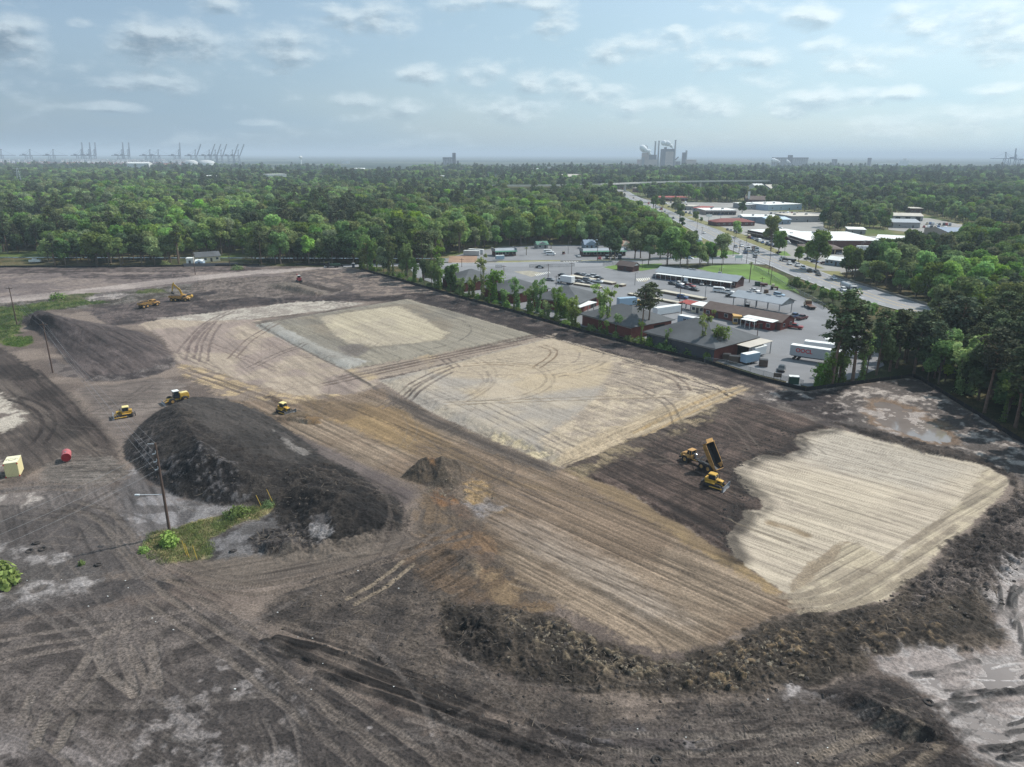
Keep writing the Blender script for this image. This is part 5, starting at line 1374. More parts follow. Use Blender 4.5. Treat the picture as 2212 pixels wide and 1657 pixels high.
K_L = [(.30, ('b', BROAD, 'mid', 11, 17, BARK, 1.05)), (.22, ('b', BROAD, 'dark', 11, 17, BARK, 1.1)), (.14, ('b', BROAD, 'light', 10, 15, BARK, 1.05)), (.10, ('b', BROAD, 'bright', 10, 15, BARK, 1.)), (.12, ('s', SLEND, 'mid', 13, 19, BARK, 1.2)), (.12, ('p', PINES, 'pine', 15, 20, PBARK, 1.2))]
dist = lambda p: p[1]
rest = []
wood(W1_, K_R, 'in the right wood behind the silt fence', 'trees of the wood at the right', 150, 5, dist)
wood(W4_, K_SH, 'between lot fence and highway', 'small trees beside the highway', 40, 7, dist)
rest += wood(W2_, K_HW, 'beyond the highway barrier', 'trees beyond the highway barrier', 28, 6, dist)
rest += wood(W3_, K_L, 'at the edge of the large wood', 'trees at the edge of the large wood', 52, 8, dist)

# ---- the rest of the woodland reads as one mass
def build_forest():
 rs = np.random.RandomState(77)
 pts_, y = [], 150.
 while y < 2650:
  s = 5.8 + y * .0032
  x = np.arange(-.86 * y - 60, .86 * y + 60, s)
  pts_.append(np.stack([x + rs.uniform(-.45, .45, x.size) * s, np.full(x.size, y) + rs.uniform(-.45, .45, x.size) * s], 1)); y += s * .95
 P = np.vstack(pts_)
 x, y = P[:, 0], P[:, 1]
 m = ~blocked(x, y)
 for Q in CLEAR: m &= ~poly_in(Q, x, y)
 for W_ in (WOOD_R, WOOD_HW, SHRUBS_HW): m &= ~poly_in(wp(W_), x, y)
 m &= ~((y < 400) & (x < 40))
 m &= ~poly_in(wp([(860,570)] + FENCE_PX[2:10] + [(1760,800)]), x, y)
 m &= ~poly_in(wp([(1590,535),(1709,595),(1960,680),(1900,760),(1700,640),(1580,560)]), x, y)
 # keep off the single trees
 near = (y < 460) & (x < G(1440, 540).x) & (y < 372 + 60)
 if len(W3_):
  A = np.array(W3_)
  ii = np.nonzero(m & (y < 520))[0]
  d2 = ((P[ii][:, None, :] - A[None]) ** 2).sum(2).min(1)
  m[ii[d2 < 22]] = False
 gap = fbm(x / 170, y / 170, 3, .5, 8)
 m &= ~((y > 900) & (gap > .64))
 m &= ~((y > 1900) & (fbm(x / 400, y / 300, 3, .5, 19) > .60))
 P = P[m]; x, y = P[:, 0], P[:, 1]
 if rest:
  R_ = np.array(rest); P = np.vstack([P, R_]); x, y = P[:, 0], P[:, 1]
 n = len(P)
 # prototypes kept outside the scene
 protos = bpy.data.collections.new('forest_kinds')
 spec = []
 for L_, leafs, bk in ((BROAD, ('mid', 'dark', 'light', 'bright', 'olive'), BARK), (PINES, ('pine',), PBARK)):
  for lf in leafs:
   for i, pr in enumerate(L_):
    if lf in ('bright', 'olive', 'light') and i % 2: continue
    spec.append((lf, pr, bk))
 names = []
 for k, (lf, pr, bk) in enumerate(spec):
  a, b = with_mat(pr, bk, LEAF[lf])
  bm = bmesh.new(); bm.from_mesh(b); nv = len(bm.faces); bm.from_mesh(a)
  for i, f in enumerate(bm.faces): f.material_index = 0 if i < nv else 1
  me = bpy.data.meshes.new('forest_kind'); bm.to_mesh(me); bm.free()
  me.materials.append(LEAF[lf]); me.materials.append(bk)
  o = bpy.data.objects.new('forest_kind_%02d' % k, me); protos.objects.link(o)
 patch = fbm(x / 60, y / 60, 3, .55, 33); patch2 = fbm(x / 200, y / 120, 3, .5, 63)
 idx = np.zeros(n, np.int32)
 by = {lf: [k for k, s in enumerate(spec) if s[0] == lf] for lf in ('mid', 'dark', 'light', 'bright', 'olive', 'pine')}
 r = rs.rand(n)
 for i in range(n):
  q = patch[i] + .22 * (r[i] - .5)
  if y[i] > 1150 and patch2[i] > .52: lf = 'pine' if r[i] < .25 else 'dark' if r[i] < .6 else 'mid'
  elif q < .40: lf = 'dark' if r[i] < .58 else 'pine'
  elif q < .56: lf = 'mid' if r[i] < .85 else 'olive'
  elif q < .63: lf = 'light' if r[i] < .6 else 'olive'
  else: lf = 'bright' if r[i] < .4 else 'mid'
  idx[i] = by[lf][rs.randint(len(by[lf]))]
 sc = rs.uniform(.66, 1.24, n) * (.88 + .35 * (fbm(x / 90, y / 90, 2, .5, 5))) * np.clip(1.0 + (y - 1500) / 9000, .95, 1.15)
 sc = np.where((x > G(1500, 480).x) & (y < 900), sc * .8, sc)
 # the highway stays in sight over the crowns in front of it
 zc = y * math.cos(PITCH) + CAM_H * math.sin(PITCH); px = 1106 + FPX * x / zc
 def row(z): return 828.5 - FPX * ((z - CAM_H) * math.cos(PITCH) + y * math.sin(PITCH)) / (y * math.cos(PITCH) - (z - CAM_H) * math.sin(PITCH))
 ey = np.interp(px, [p[0] for p in hw_l], [p[1] for p in hw_l]) + rs.uniform(-1, 4, n)
 front = (px > 1322) & (px < 1990) & (row(0 * x) > ey - 2)
 for _ in range(8): sc = np.where(front & (row(sc * 15.5) < ey), sc * .84, sc)
 keep = ~(front & (sc < .42))
 x, y, sc, idx = x[keep], y[keep], sc[keep], idx[keep]; n = len(x)
 me = bpy.data.meshes.new('woodland')
 me.vertices.add(n); me.vertices.foreach_set('co', np.stack([x, y, np.zeros(n)], 1).astype(np.float32).ravel())
 for nm, ty, arr in (('kind_index', 'INT', idx), ('size', 'FLOAT', sc.astype(np.float32)), ('turn', 'FLOAT', rs.uniform(0, 6.28, n).astype(np.float32))):
  a = me.attributes.new(nm, ty, 'POINT'); a.data.foreach_set('value', arr)
 o = bpy.data.objects.new('woodland', me); COL.objects.link(o)
 tag(o, 'unbroken green woodland stretching from the site to the port and mill', 'woodland', kind='stuff')
 g = bpy.data.node_groups.new('woodland', 'GeometryNodeTree')
 g.interface.new_socket('Geometry', in_out='INPUT', socket_type='NodeSocketGeometry'); g.interface.new_socket('Geometry', in_out='OUTPUT', socket_type='NodeSocketGeometry')
 N, L = g.nodes, g.links
 gi, go = N.new('NodeGroupInput'), N.new('NodeGroupOutput')
 mp = N.new('GeometryNodeMeshToPoints'); ip = N.new('GeometryNodeInstanceOnPoints'); ci = N.new('GeometryNodeCollectionInfo')
 ci.inputs['Collection'].default_value = protos; ci.inputs['Separate Children'].default_value = True; ci.inputs['Reset Children'].default_value = True
 ip.inputs['Pick Instance'].default_value = True
 def attr(nm, ty):
  a = N.new('GeometryNodeInputNamedAttribute'); a.data_type = ty; a.inputs['Name'].default_value = nm; return a.outputs['Attribute']
 cb = N.new('ShaderNodeCombineXYZ'); L.new(attr('turn', 'FLOAT'), cb.inputs[2])
 L.new(gi.outputs[0], mp.inputs[0]); L.new(mp.outputs[0], ip.inputs['Points']); L.new(ci.outputs[0], ip.inputs['Instance'])
 L.new(attr('kind_index', 'INT'), ip.inputs['Instance Index']); L.new(attr('size', 'FLOAT'), ip.inputs['Scale'])
 er = N.new('FunctionNodeEulerToRotation'); L.new(cb.outputs[0], er.inputs[0]); L.new(er.outputs[0], ip.inputs['Rotation'])
 L.new(ip.outputs[0], go.inputs[0])
 md = o.modifiers.new('woodland', 'NODES'); md.node_group = g
 return n
CLEAR = []

# ------------------------------------------------------------------ buildings
M_ = lambda n, c, r=.8, **k: mat(n, srgb(*c), r, **k)
WALLS = {'brick': BRICKM, 'redsheet': M_('red_sheet_wall', (120, 48, 46), .7, var=.12), 'darkbrick': M_('dark_brick', (92, 62, 56), .85, var=.2, scale=1.2),
  'darksheet': M_('dark_grey_sheet', (70, 74, 80), .6, var=.15), 'white': M_('white_wall', (206, 206, 202), .8, var=.08), 'cream': M_('cream_wall', (206, 196, 172), .85, var=.1),
  'tan': M_('tan_wall', (182, 160, 126), .85, var=.12), 'grey': M_('grey_wall', (146, 146, 146), .85, var=.12), 'bluegrey': M_('blue_grey_wall', (132, 146, 158), .8, var=.12),
  'lightblue': M_('light_blue_sheet', (166, 184, 200), .6, var=.08), 'pink': M_('pinkish_grey_wall', (170, 156, 148), .85, var=.1), 'yellow': M_('mustard_wall', (190, 150, 84), .8, var=.12), 'green': M_('green_fascia', (62, 112, 88), .6, var=.1)}
ROOFS = {'grey': M_('grey_metal_roof', (150, 155, 160), .5, var=.08, scale=.25), 'dark': M_('dark_felt_roof', (84, 86, 88), .9, var=.22, scale=.15), 'white': M_('white_roof', (222, 222, 218), .7, var=.08, scale=.2),
  'brown': M_('brown_shingle_roof', (98, 84, 78), .9, var=.2, scale=.5), 'blue': M_('blue_grey_metal_roof', (120, 134, 152), .5, var=.08, scale=.2), 'red': M_('red_roof', (150, 66, 58), .7, var=.15),
  'green': M_('green_metal_roof', (72, 118, 98), .55, var=.12), 'tanroof': M_('pale_tan_roof', (186, 178, 166), .8, var=.12, scale=.2), 'rust': M_('rusty_tin_roof', (150, 118, 100), .8, var=.3, scale=.4),
  'redbrown': M_('red_brown_roof', (122, 66, 60), .8, var=.15), 'orange': M_('ochre_roof', (190, 150, 90), .8, var=.15)}
GLASS = mat('dark_window_glass', srgb(44, 52, 60), .15, var=.1, spec=.6)
DOORM = M_('dark_door', (70, 66, 64), .7)
DOORW = M_('pale_door', (196, 194, 188), .7)
STEEL = M_('galvanised_steel', (150, 152, 154), .5, metal=.3)
DARKM = M_('opening_shade', (34, 33, 34), .95)  # near-black colour stands for the shade inside open bays and doorways
TRIM = M_('white_trim', (220, 220, 216), .7)

def front_frame(p0, p1):
 """local axes: x along the seen front, y away from the camera"""
 d = (p1 - p0); d.z = 0; L_ = d.length; d.normalize()
 n = Vector((-d.y, d.x, 0)); mid = (p0 + p1) / 2
 if n.dot(Vector((mid.x, mid.y, 0))) < 0: n = -n
 return d, n, L_
def roof_part(e, kind, L_, D_, h, rh, m, ov=.5, th=.16, along='x'):
 if kind == 'flat':
  r = part_box(e, 'roof', m, -ov, L_ + ov, -ov, D_ + ov, h + .003, h + .30)
  return r
 if kind == 'shed':
  return part(e, 'roof', m, lambda b: b.prism([(-ov, h + .01), (D_ + ov, h + rh), (D_ + ov, h + rh + th), (-ov, h + th + .01)], -ov, L_ + ov, axis='x'))
 if kind == 'gable':
  if along == 'x':
   pr = [(-ov, h - ov * rh / (D_ / 2) + .01), (D_ / 2, h + rh + .01), (D_ + ov, h - ov * rh / (D_ / 2) + .01), (D_ + ov, h + th - ov * rh / (D_ / 2)), (D_ / 2, h + rh + th), (-ov, h + th - ov * rh / (D_ / 2))]
   return part(e, 'roof', m, lambda b: b.prism(pr, -ov, L_ + ov, axis='x'))
  pr = [(-ov, h - ov * rh / (L_ / 2) + .01), (L_ / 2, h + rh + .01), (L_ + ov, h - ov * rh / (L_ / 2) + .01), (L_ + ov, h + th - ov * rh / (L_ / 2)), (L_ / 2, h + rh + th), (-ov, h + th - ov * rh / (L_ / 2))]
  return part(e, 'roof', m, lambda b: b.prism(pr, -ov, D_ + ov))
 if kind == 'hip':
  k = min(L_, D_) / 2
  x0, x1, y0, y1 = -ov, L_ + ov, -ov, D_ + ov
  zz = h - .02
  if L_ >= D_: R0, R1 = (k, D_ / 2), (L_ - k, D_ / 2)
  else: R0, R1 = (L_ / 2, k), (L_ / 2, D_ - k)
  def f(b):
   lo = [(x0, y0, zz), (x1, y0, zz), (x1, y1, zz), (x0, y1, zz)]; up = [(x, y, z + th) for x, y, z in lo]
   vs = lo + up + [(R0[0], R0[1], h + rh), (R1[0], R1[1], h + rh)]
   if L_ >= D_: tops = [(4, 5, 9, 8), (5, 6, 9), (6, 7, 8, 9), (7, 4, 8)]
   else: tops = [(4, 5, 8), (5, 6, 9, 8), (6, 7, 9), (7, 4, 8, 9)]
   b.add(vs, [(3, 2, 1, 0)] + [(i, (i + 1) % 4, (i + 1) % 4 + 4, i + 4) for i in range(4)] + tops)
  return part(e, 'roof', m, f)
def bld(name, label, k, a, b, depth, h, roof='flat', rh=1.2, wall='white', rm='white', win=0, door=1, cat='building', z=0., group=None, along='x', ov=.5, sidewin=0, clear=6., front=0., wh=1.2, gar=0, minlen=None):
 p0, p1 = (GV(k, *a, z), GV(k, *b, z)); p0.z = p1.z = 0
 d, n, L_ = front_frame(p0, p1)
 if isinstance(depth, tuple):
  q = GV(k, *depth, z); q.z = 0; D_ = abs((q - p1).dot(n))
 else: D_ = depth
 x = math.atan2(d.y, d.x)
 # local y must be n: if the frame is left-handed, start at the other end
 if Vector((-d.y, d.x, 0)).dot(n) < 0: p0, p1 = p1, p0; x = math.atan2(-d.y, -d.x)
 e = empty(name, (p0.x, p0.y, 0), x, label, cat, group)
 w = WALLS[wall]
 def walls(bb):
  if roof == 'gable' and along == 'x': bb.prism([(0, -.1), (D_, -.1), (D_, h), (D_ / 2, h + rh), (0, h)], 0, L_, axis='x')
  elif roof == 'gable': bb.prism([(0, -.1), (L_, -.1), (L_, h), (L_ / 2, h + rh), (0, h)], 0, D_)
  elif roof == 'shed': bb.prism([(0, -.1), (D_, -.1), (D_, h + rh), (0, h)], 0, L_, axis='x')
  else: bb.box(0, L_, 0, D_, -.1, h)
 part(e, 'wall', w, walls)
 r = roof_part(e, roof, L_, D_, h, rh, ROOFS[rm], ov)
 nd = door + gar
 slots = win + nd
 for i in range(slots):
  cx = L_ * (i + .5) / slots
  is_door = (i % max(1, slots // max(1, nd)) == slots // max(1, nd) // 2) and nd > 0
  if is_door and gar:
   part_box(e, 'dark_bay_panel', DARKM, cx - min(2.0, L_ / slots * .42), cx + min(2.0, L_ / slots * .42), -.06, .02, .05, min(h - .4, 3.6)); nd -= 0  # flat panel on the closed wall, bay shade put into its colour
  elif is_door:
   part_box(e, 'door', DOORM, cx - .55, cx + .55, -.05, .02, .05, min(2.1, h - .3))
  else:
   o = part_box(e, 'window', TRIM, cx - wh * .62, cx + wh * .62, -.05, .02, h * .34, h * .34 + wh + .1)
   part_box(o, 'pane', GLASS, cx - wh * .54, cx + wh * .54, -.07, -.03, h * .34 + .08, h * .34 + wh)
 for i in range(sidewin):
  cy = D_ * (i + .5) / sidewin
  for X_ in (0, L_):
   s = -1 if X_ == 0 else 1
   o = part_box(e, 'window', TRIM, X_ + (-.05 if s < 0 else -.02), X_ + (.02 if s < 0 else .05), cy - .6, cy + .6, h * .34, h * .34 + wh)
   part_box(o, 'pane', GLASS, X_ + (-.07 if s < 0 else .03), X_ + (-.03 if s < 0 else .07), cy - .5, cy + .5, h * .34 + .08, h * .34 + wh - .1)
 R_ = e.matrix_basis
 c = math.cos(x); s = math.sin(x)
 tr = lambda X_, Y_: (p0.x + c * X_ - s * Y_, p0.y + s * X_ + c * Y_)
 CLEAR.append(np.array([tr(-clear, -clear - front), tr(L_ + clear, -clear - front), tr(L_ + clear, D_ + clear), tr(-clear, D_ + clear)]))
 e['L'] = L_; e['D'] = D_
 return e
def dims(e): return e['L'], e['D']

# --- the market's own buildings
e = bld('brick_hut', 'small brick hut with brown roof and white gable on the lawn strip', 6, (190, 510), (360, 533), (430, 520), 2.9, 'gable', 1.6, 'darkbrick', 'brown', 0, 1, ov=.7)
L_, D_ = dims(e)
part(e, 'gable_board', TRIM, lambda b: b.prism([(.1, 2.95), (D_ - .1, 2.95), (D_ / 2, 4.35)], L_ + .01, L_ + .06, axis='x'))
e = bld('market_office', 'long low brick building with grey metal roof and porch beside the lawn', 6, (625, 600), (1500, 712), (1620, 690), 3.3, 'gable', 1.7, 'darkbrick', 'grey', 11, 4, ov=.8)
L_, D_ = dims(e)
for a, b_ in ((.02, .36), (.37, .97)):
 aw = part(e, 'awning', ROOFS['white'], lambda b: b.prism([(-2.6, 2.5), (-.05, 2.95), (-.05, 3.05), (-2.6, 2.6)], L_ * a, L_ * b_, axis='x'))
 for j in range(6):
  x = L_ * (a + (b_ - a) * j / 5)
  part_box(aw, 'post', TRIM, x - .06, x + .06, -2.5, -2.38, 0, 2.52)
for j, f in enumerate((.33, .37, .42, .47, .62, .74, .80, .93)):
 part_box(e, 'roof_unit', STEEL, L_ * f - .8, L_ * f + .8, D_ * .62 - .5, D_ * .62 + .5, 4.0, 5.6 if j in (1, 2, 5) else 5.0)
e = bld('brick_store', 'long red brick building with brown shingle roof behind the warehouses', 6, (1140, 1015), (1990, 1182), (2095, 1130), 3.0, 'gable', 1.7, 'brick', 'brown', 5, 3, ov=.6, sidewin=2)
e = bld('red_annex', 'red walled annex with bright white flat roof on posts', 6, (1600, 1125), (1890, 1184), 7.5, 3.0, 'shed', .4, 'redsheet', 'white', 3, 1, ov=.7)
L_, D_ = dims(e)
pch = part(e, 'porch_roof', ROOFS['white'], lambda b: b.prism([(-3.2, 2.75), (-.75, 2.95), (-.75, 3.07), (-3.2, 2.87)], .1, L_ * .55, axis='x'))
for j in range(4): part_box(pch, 'post', TRIM, .2 + L_ * .53 * j / 3 - .06, .2 + L_ * .53 * j / 3 + .06, -3.1, -2.98, 0, 2.78)
bld('ochre_shed', 'small ochre shed with flat orange-brown roof beside the red annex', 6, (1472, 1112), (1560, 1116), 4.0, 2.7, 'flat', 0, 'yellow', 'orange', 1, 1, ov=.15)
e = bld('food_kitchen', 'cream kitchen cabin with bright white roof next to red awning', 6, (1010, 978), (1138, 1000), 5.5, 2.9, 'shed', .3, 'cream', 'white', 2, 1, ov=.35)
def canopy(name, label, k, a, b, depth, h, rh, rm, roof='gable', posts=4, rows=2, cat='canopy', end=False):
 p0, p1 = GV(k, *a), GV(k, *b)
 d, n, L_ = front_frame(p0, p1)
 if isinstance(depth, tuple): q = GV(k, *depth); D_ = abs((q - p1).dot(n))
 else: D_ = depth
 if Vector((-d.y, d.x, 0)).dot(n) < 0: p0, p1 = p1, p0; d = -d
 e = empty(name, (p0.x, p0.y, 0), math.atan2(d.y, d.x), label, cat)
 roof_part(e, roof, L_, D_, h, rh, ROOFS[rm], .6)
 for r in range(rows):
  y = D_ * (.04 + .92 * r / max(1, rows - 1)); hh = h + (rh * .9 if rows == 3 and r == 1 else 0)
  for j in range(posts):
   x = L_ * (.03 + .94 * j / (posts - 1)); part_box(e, 'post', STEEL, x - .12, x + .12, y - .12, y + .12, 0, hh)
 if end: part(e, 'gable_panel', STEEL, lambda b: b.prism([(0, h - .9), (D_, h - .9), (D_, h), (D_ / 2, h + rh - .05), (0, h)], L_ - .1, L_ - .03, axis='x'))
 CLEAR.append(np.array([tuple((p0 + d * x_ + n * y_)[:2]) for x_, y_ in ((-4, -4), (L_ + 4, -4), (L_ + 4, D_ + 4), (-4, D_ + 4))]))
 e['L'] = L_; e['D'] = D_
 return e
canopy('red_awning', 'red canopy on posts over the picnic place', 6, (885, 945), (1000, 966), 4.0, 2.5, .5, 'red', 'shed', 3)
e = canopy('open_shed', 'open pole shed with long grey metal roof and roof vents', 6, (1448, 925), (1985, 1022), (2092, 975), 4.6, 1.6, 'grey', posts=5, rows=2, end=True)
L_, D_ = dims(e)
for j in range(4): part_box(e, 'roof_vent', STEEL, L_ * (.22 + .2 * j) - 1.1, L_ * (.22 + .2 * j) + 1.1, D_ * .5 - .45, D_ * .5 + .45, 6.0, 6.55)

# --- the five hip-roofed warehouses along the fence
def warehouse(label, k0, a, k1, b, depth, wall='brick', rh=4.0, h=4.0):
 p0, p1 = GV(k0, *a, h), GV(k1, *b, h); p0.z = p1.z = 0
 d, n, L_ = front_frame(p0, p1)
 e = empty('warehouse', (p0.x, p0.y, 0), math.atan2(d.y, d.x), label, 'warehouse', 'grey roofed warehouses along the fence')
 part(e, 'wall', BRICKM, lambda bb: bb.box(.8, L_ - .8, .8, depth - .8, -.1, h + .1))
 roof_part(e, 'hip', L_, depth, h, rh, ROOFS['dark'], .1)
 part_box(e, 'eave_board', M_('eave_board', (150, 146, 138)), .0, L_, .0, .06, h - .28, h - .03)
 for j in range(3):
  x = L_ * (.2 + .3 * j); part_box(e, 'loading_door', DOORM, x - 1.5, x + 1.5, depth - .85, depth - .75, .2, 3.2)
 part_box(e, 'dark_doorway_panel', DARKM, L_ - .82, L_ - .76, depth * .55, depth * .8, .1, 3.1)  # flat panel, the doorway's shade put into its colour
 CLEAR.append(np.array([tuple((p0 + d * x_ + n * y_)[:2]) for x_, y_ in ((-4, -4), (L_ + 4, -4), (L_ + 4, depth + 4), (-4, depth + 4))]))
 e['L'] = L_; e['D'] = depth
 return e
_pr = GV(7, 570, 590, 4.0); _pb = GV(7, 1005, 482, 4.0); WD = 20.0
warehouse('farthest of the five hip-roofed warehouses, half hidden by trees', 5, (90, 500), 5, (345, 566), WD)
warehouse('second farthest hip-roofed brick warehouse behind creeper trees', 5, (535, 608), 5, (890, 692), WD)
warehouse('middle hip-roofed warehouse with white awning at its right end', 5, (1085, 728), 5, (1640, 792), WD, rh=4.2)
warehouse('second nearest hip-roofed red brick warehouse behind two pines', 5, (1628, 905), 6, (345, 1150), WD, rh=4.2)
e = warehouse('nearest warehouse with dark sheet wall and red brick end', 7, (-228, 396), 7, (570, 590), WD + 2, rh=5.0)
L_, D_ = dims(e)
npn = 16
for j in range(npn):
 x0, x1 = .85 + (L_ - 1.7) * j / npn, .85 + (L_ - 1.7) * (j + 1) / npn
 part_box(e, 'sheet_panel', WALLS['darksheet'], x0 + .02, x1 - .02, .70 - .03 * (j % 2), .79, 0, 3.7)
part(e, 'lean_to_roof', ROOFS['tanroof'], lambda b: b.prism([(D_ * .45, 3.7), (D_ * 1.0, 3.7), (D_ * 1.0, 3.82), (D_ * .45, 3.82)], L_ + .15, L_ + 4.5, axis='x'))
for j in range(3): part_box(e, 'post', STEEL, L_ + 4.2, L_ + 4.4, D_ * (.5 + .23 * j), D_ * (.5 + .23 * j) + .2, 0, 3.7)
# white awnings in the gaps between them
for k, a, b, dp, lab in ((5, (900, 700), (1060, 720), 7, 'white tin awning between the second and middle warehouses'), (5, (1500, 905), (1630, 930), 9, 'long white tin awning between the middle and next warehouse'), (5, (355, 590), (520, 615), 6, 'grey tin awning between the two farthest warehouses')):
 canopy('tin_awning', lab, k, a, b, dp, 3.2, .5, 'white' if k == 5 and a[0] != 355 else 'grey', 'shed', 3)
# --- loading platforms
def platform(k0, a, k1, b, w, h, label):
 p0, p1 = GV(k0, *a), GV(k1, *b); d, n, L_ = front_frame(p0, p1)
 e = empty('loading_platform', (p0.x, p0.y, 0), math.atan2(d.y, d.x), label, 'platform')
 part_box(e, 'deck', M_('platform_deck', (186, 178, 162), .9, var=.15, scale=.3), 0, L_, 0, w, h - .25, h)
 part_box(e, 'side_boards', M_('platform_boards', (112, 90, 72), .9, var=.2), .1, L_ - .1, .1, w - .1, .05, h - .252)
platform(5, (1510, 505), 5, (1990, 590), 3.2, 1.1, 'far part of the long raised loading platform with parked cars')
platform(5, (2060, 605), 6, (250, 700), 3.2, 1.1, 'middle part of the long raised loading platform')
platform(6, (660, 765), 6, (1130, 852), 3.2, 1.1, 'near part of the long raised loading platform by the lamp pole')
platform(5, (1560, 588), 5, (1850, 632), 2.6, .9, 'pale low platform behind the white box truck')
platform(6, (300, 790), 6, (870, 898), 2.6, .9, 'pale low platform in front of the long raised one')

# --- motels, huts and houses over the side street
for k, a, b, lab in ((5, (700, 272), (930, 264), 'short motel block with grey roof and green fascia'), (5, (1668, 272), (2140, 264), 'long motel block with grey roof and green fascia')):
 e = bld('motel_block', lab, k, a, b, 8, 3.0, 'gable', 1.0, 'darkbrick', 'grey', 9 if b[0] > 2000 else 4, 3 if b[0] > 2000 else 2, ov=.3, wh=1.5)
 L_, D_ = dims(e)
 part(e, 'fascia', WALLS['green'], lambda bb: bb.prism([(-2.0, 2.6), (-.32, 3.1), (-.32, 3.25), (-2.0, 2.75)], -.3, L_ + .3, axis='x'))
 for X_ in (-.35, L_ + .1): part_box(e, 'parapet', WALLS['grey'], X_, X_ + .25, -.3, D_ + .3, 2.5, 4.5)
bld('green_hut', 'small hut with green gabled roof at the wood edge', 5, (1165, 186), (1282, 182), 6, 2.6, 'gable', 1.6, 'grey', 'green', 1, 1, cat='house', along='y', front=12)
bld('blue_house', 'grey-blue roofed house behind the long motel', 5, (1690, 190), (1840, 188), 9, 2.8, 'gable', 2.4, 'bluegrey', 'blue', 2, 1, cat='house', along='y', front=10)
bld('pale_house', 'pale house peeping out beside the long motel end', 5, (2105, 205), (2200, 203), 8, 3.0, 'gable', 2.4, 'cream', 'rust', 2, 1, cat='house', along='y', front=10)
bld('blue_shed', 'light blue gabled metal shed beside the highway', 6, (945, 252), (1118, 254), 14, 4.2, 'gable', 1.8, 'lightblue', 'grey', 0, 1, along='y')
bld('low_store', 'low grey store with flat white roof by the grove', 6, (900, 345), (1065, 342), 10, 3.2, 'flat', 0, 'grey', 'white', 2, 1, along='y')
bld('corner_house', 'grey hip-roofed corner house with a row of white windows', 6, (1030, 356), (1290, 360), 9, 2.8, 'hip', 1.8, 'grey', 'brown', 6, 1, cat='house')
bld('cottage', 'cream cottage with grey gable roof behind the far fence', 1, (1700, 1165), (1905, 1150), 8, 3.0, 'gable', 2.0, 'cream', 'dark', 3, 1, cat='house', front=10)
bld('garden_shed', 'small white garden shed with rounded pale roof behind the far fence', 1, (1688, 1195), (1756, 1194), 4, 2.4, 'gable', .8, 'lightblue', 'white', 0, 1, cat='shed', along='y', ov=.1)
bld('tool_shed', 'white box shed left of the rounded garden shed', 1, (1612, 1180), (1672, 1178), 4, 3.0, 'flat', 0, 'white', 'white', 0, 1, cat='shed', ov=.1)
bld('hidden_house', 'white roofed house half hidden in the left wood', 1, (225, 835), (330, 830), 12, 4.5, 'gable', 2.2, 'white', 'white', 2, 1, cat='house', front=140, clear=4)
bld('white_shop', 'long white building glimpsed through trees at the left', 1, (770, 960), (1000, 920), 10, 4.0, 'gable', 1.6, 'white', 'green', 3, 1, front=110, clear=3)
bld('tent_roof', 'small white peaked roof in the middle of the wood', 2, (570, 690), (640, 688), 10, 5.5, 'gable', 2.6, 'white', 'white', 1, 1, cat='house', along='y', front=170, clear=4)
bld('white_tower', 'stepped white building above the trees, left of the middle', 2, (110, 500), (272, 496), 22, 20, 'flat', 0, 'white', 'white', 5, 1, front=120, clear=5)
bld('flat_store', 'wide pale flat roof among the trees far left', 1, (40, 555), (155, 553), 30, 11, 'flat', 0, 'grey', 'tanroof', 2, 1, front=60, clear=5)
bld('white_store', 'bright white store roof among the trees, right of the pylon', 1, (400, 580), (480, 578), 30, 12, 'flat', 0, 'white', 'white', 2, 1, front=60, clear=5)

